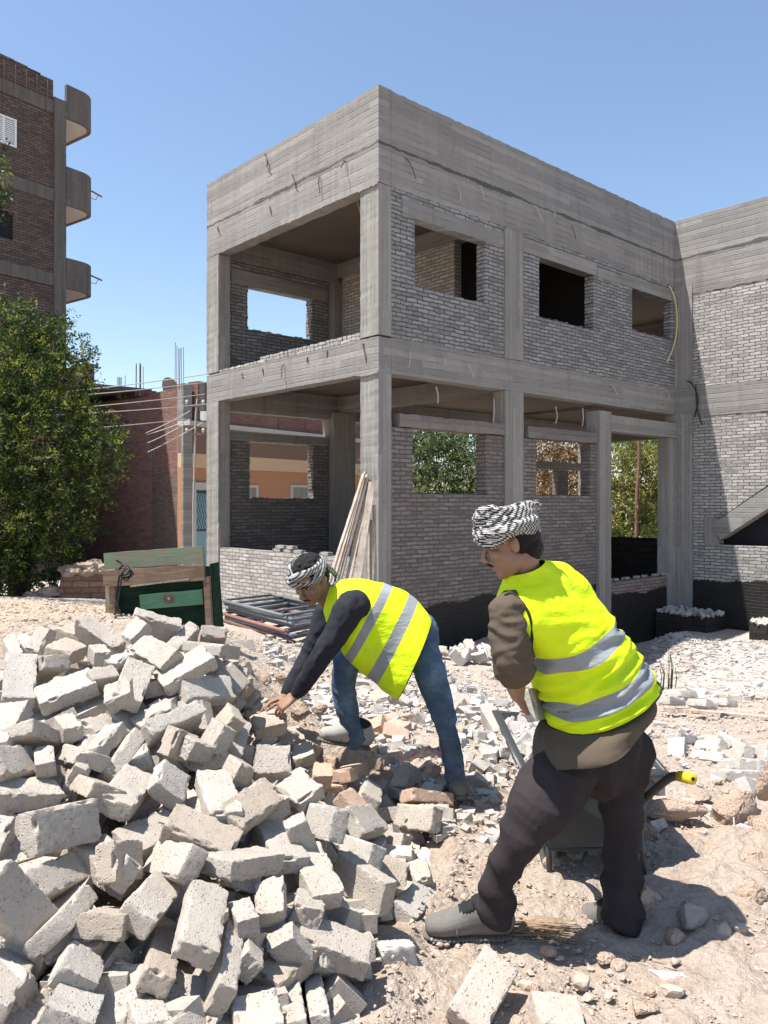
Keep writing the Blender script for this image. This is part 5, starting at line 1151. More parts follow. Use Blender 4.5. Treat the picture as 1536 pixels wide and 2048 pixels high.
# ---------------------------------------------------------------- concrete blocks of the pile
def block_mesh(name, seed, L, W, T, broken=0, step=.0065):
    r = random.Random(seed); nx, ny, nz = max(4, int(L/step)), max(4, int(W/step)), max(4, int(T/step)); idx = {}; vs = []; fs = []
    def vid(i, j, k):
        q = (i, j, k)
        if q not in idx: idx[q] = len(vs); vs.append(Vector((L*(i/nx-.5), W*(j/ny-.5), T*(k/nz-.5))))
        return idx[q]
    for i in range(nx):
        for j in range(ny):
            fs.append((vid(i, j, 0), vid(i, j+1, 0), vid(i+1, j+1, 0), vid(i+1, j, 0))); fs.append((vid(i, j, nz), vid(i+1, j, nz), vid(i+1, j+1, nz), vid(i, j+1, nz)))
    for i in range(nx):
        for k in range(nz):
            fs.append((vid(i, 0, k), vid(i+1, 0, k), vid(i+1, 0, k+1), vid(i, 0, k+1))); fs.append((vid(i, ny, k), vid(i, ny, k+1), vid(i+1, ny, k+1), vid(i+1, ny, k)))
    for j in range(ny):
        for k in range(nz):
            fs.append((vid(0, j, k), vid(0, j, k+1), vid(0, j+1, k+1), vid(0, j+1, k))); fs.append((vid(nx, j, k), vid(nx, j+1, k), vid(nx, j+1, k+1), vid(nx, j, k+1)))
    off = Vector((seed*3.7, seed*1.3, 0)); hl = Vector((L, W, T))/2
    cuts = []
    for _ in range(r.choice([0, 1, 2])):                       # knocked-off corners and edges
        c = Vector((r.choice((-1, 1))*hl.x, r.choice((-1, 1))*hl.y, r.choice((-1, 1))*hl.z))
        if r.random() < .5: c[r.choice((0, 1))] *= r.uniform(-.6, .6)
        n_ = Vector((c.x/hl.x*r.uniform(.3, 1), c.y/hl.y*r.uniform(.3, 1), c.z/hl.z*r.uniform(.5, 1))).normalized(); cuts.append((n_, n_.dot(c)-r.uniform(.003, .011)))
    if broken:
        n_ = Vector((1, r.uniform(-.28, .28), r.uniform(-.25, .25))).normalized(); cuts.append((n_, hl.x*r.uniform(.84, .95)))
    R0 = .0045
    for v in vs:
        # rounded edges
        q = Vector([max(-hl[a]+R0, min(hl[a]-R0, v[a])) for a in range(3)]); d = v-q
        if d.length > 1e-6: v[:] = q+d.normalized()*R0*min(1.0, d.length/R0)
        p = v*1.0+off
        wob = Vector((mn.noise(p*9), mn.noise(p*9+Vector((5, 0, 0))), mn.noise(p*9+Vector((0, 7, 0)))))*.002
        ed = sorted(hl[a]-abs(v[a]) for a in range(3)); e1 = ed[1]
        rough = .0009+.003*max(0, 1-e1/.012)
        nn = Vector((mn.noise(p*70), mn.noise(p*70+Vector((3, 0, 0))), mn.noise(p*70+Vector((0, 3, 0)))))*rough
        v += wob+nn
        if e1 < .012:                                          # crumbling arrises
            c = max(0, mn.noise(p*24)-.12)*.026*(1-e1/.012); v -= Vector([math.copysign(c, v[a]) if hl[a]-abs(v[a]) < .012 else 0 for a in range(3)])
        for n_, dd in cuts:
            h = n_.dot(v)-dd
            if h > 0: v -= n_*(h-.006*mn.noise(v*55+off)-.003*mn.noise(v*120+off))
    me = bpy.data.meshes.new(name); me.from_pydata([v[:] for v in vs], [], fs); me.update(); me.shade_smooth()
    return me
def set_smooth(me, ang=38):
    bm = bmesh.new(); bm.from_mesh(me)
    for e in bm.edges: e.smooth = not (len(e.link_faces) == 2 and e.calc_face_angle(0) > R(ang))
    bm.to_mesh(me); bm.free()
WH = [block_mesh('concrete_block', s, .25, .125, .065) for s in range(7)]
HF = [block_mesh('concrete_block', 20+s, .15, .125, .065, 1) for s in range(6)]
SM = [block_mesh('concrete_block', 40+s, .25, .125, .07, s % 2, .02) for s in range(4)]
for me in WH+HF+SM: me.materials.append(MT['block']); set_smooth(me)
ZONES = [((0, 1290), 'at the pile rim beside the sand'), ((120, 1300), 'at upper left below the sand'), ((230, 1270), 'at the top left of the crate'), ((330, 1250), 'at the top before the crate'), ((420, 1260), 'below the crate\'s right post'), ((60, 1440), 'at the left edge, mid height'), ((190, 1400), 'in the upper left middle'), ((310, 1360), 'in the upper middle below the crate'), ((430, 1340), 'on the right shoulder by loose earth'), ((480, 1440), 'left of the bending man\'s hands'), ((90, 1540), 'above the big dark overhanging block'), ((240, 1520), 'in the centre left of the pile'), ((370, 1500), 'in the very centre'), ((520, 1530), 'just below the bending man\'s hands'), ((640, 1480), 'by the bending man\'s front shoe'), ((100, 1660), 'at the dark hollow on the left'), ((270, 1640), 'right of the dark hollow'), ((420, 1640), 'in the lower centre'), ((560, 1640), 'right of the lower centre'), ((700, 1600), 'between the bending man\'s shoes'), ((800, 1540), 'beside the straight rear leg'), ((860, 1590), 'beside the bending man\'s rear shoe'), ((40, 1800), 'at the left edge, low down'), ((180, 1780), 'low at left'), ((300, 1830), 'low, left of centre'), ((440, 1800), 'low, at centre'), ((590, 1780), 'on the lower right slope'), ((700, 1730), 'on the slope above the clay'), ((800, 1720), 'at the foot by the big boot'), ((860, 1640), 'on the clay between both men'), ((60, 1960), 'in the bottom left corner'), ((200, 1980), 'at the bottom, left of centre'), ((400, 1960), 'at the bottom below the centre'), ((560, 1970), 'at the bottom beside the clay'), ((700, 1880), 'at the lowest right corner'), ((760, 1400), 'behind the hanging vest hem'), ((950, 1420), 'in the rubble between both men'), ((1000, 1560), 'by the wheelbarrow\'s left rim'), ((960, 1000), 'far off')]
used = {}; recs = []
def ordn(i, n): return 'leftmost' if i == 0 else 'rightmost' if i == n-1 else ['second', 'third', 'fourth', 'fifth', 'sixth', 'seventh', 'eighth', 'ninth', 'tenth', 'eleventh', 'twelfth'][i-1]+' from left'
from mathutils import Quaternion
for i, (kd, x, y, z, qw, qx, qy, qz, a, b, c, px, py) in enumerate(BLOCKS):
    rr = random.Random(i*7+1); q = Quaternion((qw, qx, qy, qz)).normalized(); mt = q.to_matrix(); whole = a > .19
    base = WH if whole else HF
    if kd in 'rm' or y > 6: base = SM
    o = bpy.data.objects.new('concrete_block', rr.choice(base)); COL.objects.link(o); o.location = (x, y, z+(.05 if kd == 'F' else .03)*(1-float(pile_mask(x, y)))*(kd in 'FED')); o.rotation_mode = 'QUATERNION'; o.rotation_quaternion = q
    if rr.random() < .5: o.rotation_quaternion = q @ Quaternion((0, 0, 1), math.pi)
    t0 = (.25, .125, .065) if base is WH else (.15, .125, .065) if base is HF else (.25, .125, .07)
    o.scale = (a/t0[0], b/t0[1], c/t0[2])
    # tint: pale pinkish grey, tan where freshly unearthed, whiter further out
    tan = max(0, 1-math.hypot(px-740, (py-1520)*1.2)/190); wht = max(0, min(1, (px-620)/160))*(1-tan) + (1 if kd == 'F' else 0)
    v = rr.uniform(.93, 1.07); g = rr.random(); col = Vector((.44, .39, .335)); nm = 'pinkish'
    if g < .22: col = Vector((.43, .395, .35)); nm = 'grey'
    elif g > .86: col = Vector((.42, .355, .29)); nm = 'sandy'
    if rr.random() < wht*.5: col = Vector((.47, .44, .40)); nm = 'whitish'
    if tan > .25 and rr.random() < tan*1.4: col = Vector((.50, .36, .27)); nm = 'tan'
    if (px, py) in (): pass
    o.color = (*[min(1, k*v) for k in col], 1)
    tz = abs(mt.col[2].z); lz = abs(mt.col[0].z)
    pose = 'flat' if tz > .88 else 'upended' if lz > .72 else 'on edge' if tz < .42 else 'tilted'
    sz = ('whole' if whole else 'half')
    o['category'] = 'block'
    if kd == 'r': o['label'] = 'small pale block in the scattered heap along the foot of the black wall'; o['group'] = 'blocks heaped along the black wall'
    elif kd == 'm': o['label'] = 'block fragment half sunk in the pale rubble behind the workers'; o['group'] = 'fragments in the pale rubble'
    else:
        if kd == 'F': zn = 'in the heap right of the grip' if py > 1450 else 'in the row beyond the standing man'
        else: zn = min(ZONES, key=lambda zz: (zz[0][0]-px)**2+(zz[0][1]-py)**2)[1]
        o['group'] = 'concrete blocks of the big pile' if kd != 'F' else 'concrete blocks lying on the right'
        used.setdefault((sz, nm, pose, zn), []).append((px, o))
for (sz, nm, pose, zn), lst in used.items():
    lst.sort(key=lambda t: t[0])
    for i, (_, o) in enumerate(lst):
        o['label'] = f'{sz} {nm} block {pose} {zn}' if len(lst) == 1 else f'{ordn(i, len(lst))} {sz} {nm} block {pose} {zn}'
# blocks deeper inside the pile, seen only through the gaps
m = MB(); r_ = random.Random(77); n_ = 0
while n_ < 420:
    y = r_.uniform(1.7, 4.3); x = r_.uniform(-2.4, .4)
    if pile_mask(x, y) < .6: continue
    z = float(soil_z([x], [y])[0])-r_.uniform(.02, .10); q = Quaternion((r_.gauss(0, 1), r_.gauss(0, 1), r_.gauss(0, 1), r_.gauss(0, 1))).normalized() if r_.random() < .5 else Quaternion((0, 0, 1), r_.uniform(0, 6.28)) @ Quaternion((1, 0, 0), r_.gauss(0, .4))
    mt = q.to_matrix(); top = sum(abs(mt[2][a])*h for a, h in enumerate((.12, .062, .032))); z = min(z, float(soil_z([x], [y])[0])+.035-top)
    m.obox((x, y, z), mt.col[0]*.12*r_.uniform(.6, 1), mt.col[1]*.062, mt.col[2]*.032); n_ += 1
bb = m.build('buried_blocks', MT['block']); bb.color = (.44, .39, .34, 1); tag(bb, 'lower layer of blocks buried in the pile, glimpsed through the gaps', 'blocks', kind='stuff')
# clay lumps and loose stones one can tell apart
def rock(name, loc, s, seed, mat, label, cat='clod', group=None, n_=.55, sub=4, rot=0):
    bm = bmesh.new(); bmesh.ops.create_icosphere(bm, subdivisions=sub, radius=1); o_ = Vector((seed*3.1, 0, seed))
    cuts = [Vector((random.Random(seed+k).uniform(-1, 1), random.Random(seed+k+9).uniform(-1, 1), random.Random(seed+k+20).uniform(-.3, 1))).normalized() for k in range(11)]
    for v in bm.verts:
        p = v.co.copy(); v.co *= 1+n_*.6*mn.fractal(p*1.3+o_, 1, 2, 3)
        for c in cuts:
            h = c.dot(v.co)-.52
            if h > 0: v.co -= c*h*.85
        v.co += p*(.07*mn.noise(p*5+o_)+.07*mn.noise(p*10+o_)+.05*mn.noise(p*22+o_))
        v.co = Vector((v.co.x*s[0], v.co.y*s[1], v.co.z*s[2]))
    me = bpy.data.meshes.new(name); bm.to_mesh(me); bm.free(); o = link(name, me, MT[mat], smooth=sub > 2); o.location = loc; o.rotation_euler = (0, 0, rot); o.color = (.36, .31, .27, 1)
    return tag(o, label, cat, group)
rock('earth_clod', P(1465, 1622, 4.0), (.17, .12, .13), 3, 'clod', 'largest hard clay clod, right of the wheelbarrow, above its neighbours', rot=.4)
rock('earth_clod', P(1420, 1720, 3.65), (.19, .12, .09), 5, 'clod', 'flat cracked clay clod in front of the largest clod')
rock('earth_clod', P(1330, 1615, 3.95), (.22, .10, .06), 8, 'clod', 'long low clay ridge just below the yellow grip')
rock('earth_clod', P(1530, 1562, 3.9), (.06, .06, .09), 11, 'clod', 'clay clod cut by the right picture edge')
rock('earth_clod', P(1500, 1790, 3.2), (.13, .10, .06), 13, 'clod', 'clay clod low at the right picture edge')
for k, (px, py, Y, a, lab) in enumerate([(548, 1385, 4.9, .13, 'largest crumbling earth clod just beyond the bending worker\'s hands'), (590, 1375, 5.3, .11, 'earth clod right behind the largest one by the forearms'), (530, 1345, 5.3, .06, 'small reddish earth clod on top of the earth bank'), (600, 1410, 4.4, .07, 'earth clod under the near forearm'), (570, 1345, 5.8, .07, 'farthest earth clod of the earth bank'), (640, 1405, 4.5, .05, 'small earth clod right of the forearms'), (520, 1395, 4.4, .06, 'dark earth clod above the lifted block')]):
    rock('earth_clod', P(px, py, Y)-Vector((0, 0, .03)), (a*1.2, a, a*.7), 100+k*3, 'clod', lab, rot=k)
rock('earth_clod', P(500, 1365, 4.6), (.09, .1, .1), 29, 'clod', 'dark red earth lump at the right shoulder of the pile')
rock('stone', P(1385, 1825, 2.98), (.085, .06, .055), 21, 'block', 'grey stone in the standing worker\'s shadow, near its right end', 'stone').color = (.3, .29, .27, 1)
rock('stone', P(1290, 1790, 3.05), (.055, .05, .055), 22, 'clod', 'reddish stone in the shadow behind the standing worker\'s rear boot', 'stone')
rock('stone', P(1350, 1870, 2.9), (.05, .05, .04), 23, 'clod', 'smaller round stone at the lower edge of the worker\'s shadow', 'stone')
rock('stone', P(1210, 1912, 2.78), (.05, .035, .022), 24, 'clod', 'flat reddish pebble stone below the rear boot', 'stone')
rock('stone', P(1350, 1922, 2.75), (.022, .02, .015), 25, 'pebble', 'small pale pebble just below the shadow', 'stone')
rock('stone', P(1070, 1980, 2.6), (.025, .022, .035), 26, 'clod', 'oval reddish pebble between the two bottom blocks', 'stone')
rock('stone', P(1500, 1910, 2.85), (.07, .05, .045), 27, 'clod', 'angular clay stone at the right edge above the white paper', 'stone')
rock('stone', P(1285, 2015, 2.5), (.05, .04, .02), 31, 'clod', 'flat clay stone at the bottom edge right of centre', 'stone')
for k, (px, py, Y, a, lab) in enumerate([(1400, 1665, 3.85, .10, 'cracked clay clod left below the largest clod'), (1500, 1700, 3.6, .12, 'blocky clay clod near the right edge below the largest clod'), (1440, 1770, 3.35, .08, 'flat clay clod above the smaller stones on the right'), (1360, 1680, 3.7, .06, 'small clay clod at the shadow edge'), (1530, 1640, 3.8, .09, 'clay clod half cut by the right edge beside the largest clod'), (1290, 1650, 3.8, .07, 'clay clod just right of the rear trouser leg'), (1390, 1580, 4.2, .07, 'low clay clod right behind the yellow grip')]):
    rock('earth_clod', P(px, py, Y)-Vector((0, 0, .02)), (a*1.3, a, a*.6), 200+k*3, 'clod', lab, rot=k*1.3)
r_ = random.Random(4)
for k in range(46):
    y = r_.uniform(2.5, 4.6); x = r_.uniform(.25, .47*y)
    if x < .2+.1*y: continue
    s = r_.uniform(.014, .04)
    rock('loose_stone', (x, y, float(soil_z([x], [y])[0])+s*.5+.012), (s*1.25, s, s*.7), 60+k, 'clod' if r_.random() < .6 else 'pebble', 'small clay stone lying loose on the near ground around the standing worker', 'stone', 'loose stones on the near ground', sub=2)
# two blocks half buried at the bottom edge
for (px, py, Y, e_, sz, lab) in [(965, 1985, 2.52, (.45, -.35, .95), (.26, .125, .07), 'long whole block slanting out of the clay at the bottom edge'), (1115, 2035, 2.42, (.2, .15, .1), (.15, .125, .07), 'broken block end poking out of the soil right of the slanting bottom block')]:
    o = bpy.data.objects.new('concrete_block', WH[2] if sz[0] > .2 else HF[1]); COL.objects.link(o); o.location = P(px, py, Y); o.rotation_euler = e_; o.color = (.47, .40, .34, 1); tag(o, lab, 'block', 'half buried blocks in front')
# ---------------------------------------------------------------- timber, scaffold frames, crate, barrow, small things
pl_top = [(728, 948, 12.75), (734, 950, 12.8), (738, 958, 12.82), (744, 965, 12.75), (726, 1000, 12.8), (741, 1040, 12.85), (731, 944, 12.9), (748, 1010, 12.8)]
pl_bot = [(630, 1272, 11.9), (655, 1274, 12.0), (676, 1275, 12.05), (698, 1275, 12.0), (716, 1272, 12.2), (738, 1268, 12.4), (643, 1270, 12.3), (752, 1270, 12.3)]
pw = [.06, .085, .09, .11, .05, .07, .06, .06]
labs = ['outermost leftward leaning plank of the bundle at the corner column', 'second plank from the left, leaning against the corner column', 'third plank from the left, thick and pale, leaning on the corner column', 'fourth plank with a dark brown stripe leaning on the corner column', 'short upright batten in the plank bundle', 'upright grey plank right against the corner column', 'rearmost long plank half hidden in the bundle', 'rightmost nearly vertical plank on the corner column']
for a, b, w_, lab in zip(pl_top, pl_bot, pw, labs):
    pa, pb = P(*a), P(*b); pb.z = float(soil_z([pb.x], [pb.y])[0]); o = None
    m = MB(); d = pa-pb; L = d.length; m.box(-w_/2, -.018, 0, w_/2, .018, L, rag=.003); o = m.build('timber_plank', MT['plank']); o.location = pb; o.rotation_mode = 'QUATERNION'; o.rotation_quaternion = d.to_track_quat('Z', 'Y') @ Quaternion((0, 0, 1), random.uniform(-.5, .5)); tag(o, lab, 'plank', 'planks leaning on the corner column')
# scaffold frames stacked flat
cols = [(.17, .175, .18), (.13, .17, .22), (.26, .27, .27), (.17, .20, .24), (.28, .14, .11), (.12, .17, .25), (.22, .12, .10)]
tint_f = ['dark grey', 'blue', 'pale galvanised', 'greyish blue', 'rusty red', 'bright blue', 'dull red']
MT['straw'] = mat_plain('dry_straw', (.30, .20, .12), .9, .4, 40)
MT['frame'] = mat_plain('painted_steel_tube', (.3, .3, .3), .6, .45, 9, .4, .003, .4, per_obj=True)
fN, fL, fT, fRr = Vector((-1.144, 9.8, 0)), Vector((-2.257, 11.5, 0)), Vector((-1.784+.35, 12.7, 0)), Vector((-.60, 11.0, 0))
fT = fL+(fRr-fN)
cen = (fN+fL+fT+fRr)/4; ip = [p.lerp(cen, t_) for p in (fN, fL, fT, fRr) for t_ in (0, .5)]
zz = soil_z([p.x for p in ip], [p.y for p in ip]); cf = np.linalg.lstsq(np.array([[p.x-cen.x, p.y-cen.y, 1] for p in ip]), zz, rcond=None)[0]
for i in range(7):
    z = float(cf[2])+.045+.047*(6-i); ci = i
    jx, jy, rz = random.uniform(-.05, .05), random.uniform(-.05, .05), random.uniform(-.035, .035)
    e = empty('scaffold_frame', (cen.x+jx, cen.y+jy, z), rz, label=f'{tint_f[i]} steel scaffold frame, ' + ['topmost of the flat stack', 'second from the top of the stack', 'third from the top of the stack', 'in the middle of the stack', 'third from the bottom of the stack', 'second from the bottom of the stack', 'lowest of the stack'][i], cat='scaffold frame', group='scaffold frames stacked on the ground')
    e.rotation_euler = (Matrix.Rotation(rz, 3, 'Z') @ Vector((0, 0, 1)).rotation_difference(Vector((-cf[0], -cf[1], 1)).normalized()).to_matrix()).to_euler(); e.color = (*cols[i], 1)
    a, b, c, d = [p-cen for p in (fN, fL, fT, fRr)]
    dx = Vector((random.uniform(-.06, .06), random.uniform(-.06, .06), 0))
    for p, q in ((a, b), (d, c)):
        m = MB(); m.tube([p+dx, q+dx], .024, 10); o = m.build('long_tube', MT['frame'], e, smooth=True); o.color = (*cols[i], 1)
    for p, q, nm in ((a, d, 'cross_tube'), (b, c, 'cross_tube'), (a.lerp(b, .2), d.lerp(c, .2), 'cross_tube'), (a.lerp(b, .8), d.lerp(c, .8), 'cross_tube')):
        m = MB(); m.tube([p.lerp(q, .02)+dx, p.lerp(q, .98)+dx], .019, 8); o = m.build(nm, MT['frame'], e, smooth=True); o.color = (*[k*.8 for k in cols[i]], 1)
# green wooden crate standing on its side behind the pile
cr = empty('wooden_crate', P(325, 1255, 6.9), R(-7), label='weathered green and brown wooden crate standing on its side behind the pile', cat='crate')
def cb(name, mat, f, lab=None, par=None):
    m = MB(); f(m); o = m.build(name, MT[mat], par or cr)
    if lab: o['label'] = lab
    return o
# local: x right, y away, z up; about 4.29 mm per photo pixel
k_ = 6.9/F
def cx(px): return (px-325)*k_
def cz(py): return (1255-py)*k_
tl = R(-4.2)
up = cb('top_board', 'green_a', lambda m: m.box(cx(214), -.02, cz(1132), cx(421), .012, cz(1098), rag=.003), 'faded green and brown top board'); up.rotation_euler = (0, tl, 0)
up = cb('second_board', 'plank_b', lambda m: m.box(cx(214), -.06, cz(1166), cx(424), -.025, cz(1133), rag=.003), 'brown board with paint flecks'); up.rotation_euler = (0, tl, 0)
up = cb('back_panel', 'green_b', lambda m: m.box(cx(222), .05, -.25, cx(430), .07, cz(1135)), 'dark green recessed panel'); up.rotation_euler = (0, R(-1.5), 0)
up = cb('name_board', 'green_c', lambda m: m.box(cx(283), -.005, cz(1216), cx(414), .02, cz(1186), rag=.003), 'bright green blank board with a bolt in a rusty stain'); up.rotation_euler = (0, R(-5.5), 0)
st = cb('bolt', 'wire', lambda m: m.tube([(cx(346), -.03, cz(1198)), (cx(346), .0, cz(1198))], .012, 8), par=up)
cb('rust_stain', 'plank_b', lambda m: m.tube([(cx(344), -.008, cz(1199)), (cx(344), -.0065, cz(1199))], [.05, .05], 14), par=up)
cb('post', 'plank_b', lambda m: m.box(cx(216), -.03, -.3, cx(228), .06, cz(1166)))
cb('post', 'grey_wood', lambda m: m.box(cx(206), -.01, -.3, cx(215.5), .04, cz(1145)))
rp = cb('post', 'plank_b', lambda m: m.box(cx(419), -.05, -.3, cx(431), .06, cz(1158))); rp.rotation_euler = (0, R(-3.5), 0)
rp = cb('side_panel', 'green_b', lambda m: m.box(cx(432), -.0, -.3, cx(434), .22, cz(1135)), 'dark end panel'); rp.rotation_euler = (0, R(-4.5), 0)
lt = cb('thin_lath', 'grey_wood', lambda m: m.bar((cx(265), -.065, cz(1172)), (cx(388), -.065, cz(1156)), .02, .012))
# tangled black cable on the crate
m = MB(); pts = []
rr = random.Random(2)
path = [(232, 1120), (245, 1128), (258, 1140), (250, 1150), (238, 1140), (250, 1130), (262, 1146), (252, 1156), (240, 1150), (236, 1170), (232, 1200), (240, 1222), (228, 1230), (234, 1250)]
m.tube(catmull([tuple(P(x, y, 6.72+rr.uniform(-.03, .03))) for x, y in path], 6), .009, 5); m.tube(catmull([tuple(P(x+4, y+6+6*math.sin(i), 6.70)) for i, (x, y) in enumerate(path[2:])], 6), .007, 5)
tag(m.build('cable', MT['cable'], smooth=True), 'tangle of black cable and rag strips tied on the left of the green crate', 'cable')
# wheelbarrow
GR = [P(1375, 1557, 2.9), ]
wb = empty('wheelbarrow', (.85, 3.75, .02), 0, label='grey metal wheelbarrow with yellow grips behind the standing worker', cat='wheelbarrow')
def W3(p): p = Vector(p); return p-Vector((.85, 3.75, .02))
FL, FRt, RRt, RL = P(998, 1425, 4.05), P(1240, 1440, 4.1), P(1322, 1541, 3.5), P(1062, 1555, 3.35)
bot = [Vector((.70, 3.98, .20)), Vector((1.08, 4.0, .20)), Vector((1.08, 3.42, .14)), Vector((.70, 3.40, .14))]
top4 = [FL, FRt, RRt, RL]; m = MB()
def quadstrip(a, b, c, d, n=6): pass
vs = [W3(p) for p in top4+bot]; inn = [W3(p)+Vector((0, 0, .012))+(W3(sum(bot, Vector())/4)-W3(p)).normalized()*.006 for p in top4+bot]
m.add(vs+inn, [(0, 1, 5, 4), (1, 2, 6, 5), (2, 3, 7, 6), (3, 0, 4, 7), (7, 4, 5, 6), (9, 8, 12, 13), (10, 9, 13, 14), (11, 10, 14, 15), (8, 11, 15, 12), (12, 15, 14, 13), (0, 8, 9, 1), (1, 9, 10, 2), (2, 10, 11, 3), (3, 11, 8, 0)])
m.build('tray', MT['barrow'], wb)
m = MB(); m.tube([W3(p) for p in top4], .010, 8, closed=True)
c4 = sum(top4, Vector())/4
for a_, b_ in zip(top4, top4[1:]+top4[:1]):
    oa = a_+(a_-c4).normalized()*.045; ob = b_+(b_-c4).normalized()*.045
    vs = [W3(q)+Vector((0, 0, z)) for z in (.004, .009) for q in (a_, b_, ob-Vector((0, 0, .012)), oa-Vector((0, 0, .012)))]; m.add(vs, [(0, 3, 2, 1), (4, 5, 6, 7), (0, 1, 5, 4), (1, 2, 6, 5), (2, 3, 7, 6), (3, 0, 4, 7)])
m.build('tray_rim', MT['barrow'], wb, smooth=True)
def hnd(side):
    if side > 0: pts = [(.93, 4.35, .17), (.98, 3.9, .2), (1.04, 3.45, .23)] + [tuple(P(1287, 1600, 3.16)), tuple(P(1318, 1572, 3.05)), tuple(P(1342, 1554, 2.98)), tuple(P(1362, 1553, 2.93))]
    else: pts = [(.86, 4.35, .17), (.78, 3.9, .2), (.72, 3.45, .25), (.70, 3.35, .33), (.70, 3.28, .42), (.70, 3.2, .44)]
    h = MB(); q = catmull(pts, 6); h.tube([W3(p) for p in q], .0165, 10); o = h.build('handle', MT['barrow_tube'], wb, smooth=True)
    a = Vector(pts[-1]); b = P(1386, 1558, 2.86) if side > 0 else a+Vector((0, -.12, .0))
    h = MB(); dd = (b-a).normalized(); h.tube([W3(a-dd*.01), W3(a+dd*.03), W3(b-dd*.005), W3(b)], [.019, .0205, .021, .017], 14); gp = h.build('grip', MT['grip'], o, smooth=True)
    h = MB(); h.tube([W3(b), W3(b+dd*.002)], .007, 8); h.build('grip_hole', MT['dark'], gp)
hnd(1); hnd(-1)
for x in (.70, 1.10):
    m = MB(); bx = .85+(x-.9)*1.0
    m.tube([W3((x, 3.62, .24)), W3((x, 3.46, .20)), W3((x+.005, 3.42, .02)), W3((x, 3.50, .015)), W3((x, 3.85, .2))], .013, 8); m.build('leg', MT['barrow'], wb, smooth=True)
m = MB(); m.tube([W3((.70, 3.44, .12)), W3((1.10, 3.44, .12))], .011, 8); m.build('brace', MT['barrow_tube'], wb)
m = MB(); n = 28
cw = Vector((.895, 4.5, .20)); m.tube([W3(cw+Vector((0, .16*math.cos(a), .16*math.sin(a)))) for a in np.linspace(0, 2*math.pi, n, endpoint=False)], .035, 10, closed=True); wh = m.build('wheel', MT['tyre'], wb, smooth=True)
m = MB(); m.tube([W3(cw-Vector((.03, 0, 0))), W3(cw+Vector((.03, 0, 0)))], .125, 20); m.tube([W3(cw-Vector((.06, 0, 0))), W3(cw+Vector((.06, 0, 0)))], .02, 8); m.build('rim', MT['barrow'], wh)
# white rubble loaded in the barrow
m = MB(); rr = random.Random(31)
for k in range(420):
    a, b_ = rr.random(), rr.random(); p = (FL.lerp(FRt, a)).lerp(RL.lerp(RRt, a), b_); c4 = (FL+FRt+RRt+RL)/4; p = c4+(p-c4)*.93; e_ = min(a, 1-a, b_, 1-b_); p.z += -.06+.10*min(e_*3, .5)+rr.uniform(-.02, .02); s = rr.uniform(.012, .04)
    q = Quaternion((rr.gauss(0, 1), rr.gauss(0, 1), rr.gauss(0, 1), rr.gauss(0, 1))).normalized().to_matrix(); m.obox(p, q.col[0]*s*1.3, q.col[1]*s, q.col[2]*s*.7)
tag(m.build('barrow_rubble', MT['rubble']), 'load of whitish broken rubble filling the wheelbarrow tray', 'rubble', kind='stuff')
# white paper
m = MB(); pp = [(1296, 1946, 2.72), (1350, 1957, 2.69), (1405, 1958, 2.69), (1412, 1968, 2.665), (1430, 1977, 2.64), (1422, 1990, 2.62), (1380, 1982, 2.63), (1340, 1968, 2.66)]
vs = [P(*p) for p in pp]; c = sum(vs, Vector())/len(vs); vs = [v+Vector((0, 0, .012+.01*math.sin(i*1.7)))-c for i, v in enumerate(vs)]; n = len(vs)
m.add(vs+[Vector((0, 0, .02))]+[v-Vector((0, 0, .0015)) for v in vs]+[Vector((0, 0, .0185))], [(i, n, (i+1) % n) for i in range(n)]+[(n+1+i, n+1+(i+1) % n, 2*n+1) for i in range(n)]+[((i+1) % n, n+1+(i+1) % n, n+1+i, i) for i in range(n)])
o = m.build('paper_scrap', MT['white']); o.location = c; tag(o, 'torn sliver of white paper lying on the clay at lower right', 'paper')
# salmon cloth caught among the blocks
m = MB(); G = 22; vs = []
for j in range(9):
    for i in range(G):
        t_ = i/(G-1); s_ = j/8; px = 800+t_*95; py = 1508-22*math.sin(t_*3.0)*1.0-(4 if i > 15 else 0)+s_*17; Y = 4.12-.05*s_
        v = P(px, py, Y); v.z += -.02+.022*mn.noise(Vector((t_*14, s_*6, 1)))+.010*math.sin(s_*14+t_*9); v.y += .02*mn.noise(Vector((t_*7, s_*6, 5))); vs.append(v)
fs = [(j*G+i, j*G+i+1, (j+1)*G+i+1, (j+1)*G+i) for j in range(8) for i in range(G-1)]
c = sum(vs, Vector())/len(vs); m.add([v-c for v in vs], fs); o = m.build('cloth_rag', MT['salmon'], smooth=True); o.location = c; md = o.modifiers.new('s', 'SOLIDIFY'); md.thickness = .004
tag(o, 'crumpled salmon pink rag among the blocks beside the straight leg', 'cloth')
# timber strips and cable on the right ground
for (a, b, w_, mt, lab) in [((1330, 1378, 7.6), (1560, 1418, 6.7), .045, 'plank', 'long thin pale batten lying across the right ground'), ((1335, 1310, 11.2), (1372, 1304, 11.6), .1, 'plank', 'short pale plank in the corner shadow'), ((1345, 1316, 10.9), (1392, 1318, 10.9), .07, 'plank', 'second short plank just in front of the corner shadow edge')]:
    pa, pb = P(*a), P(*b)
    for p in (pa, pb): p.z = float(soil_z([p.x], [p.y])[0])+.03
    m = MB(); c = (pa+pb)/2; m.bar(pa-c, pb-c, w_, .025); o = m.build('timber_strip', MT[mt]); o.location = c; tag(o, lab, 'timber', 'timber strips on the right ground')
m = MB(); q = [(1444, 1622, 3.9), (1446, 1650, 3.85), (1450, 1672, 3.8), (1458, 1684, 3.75)]; m.tube(catmull([tuple(P(*p)+Vector((0, -.13, .02))) for p in q], 6), .004, 5)
tag(m.build('wire_end', MT['wire'], smooth=True), 'thin grey wire end sticking out beside the largest clod', 'wire')
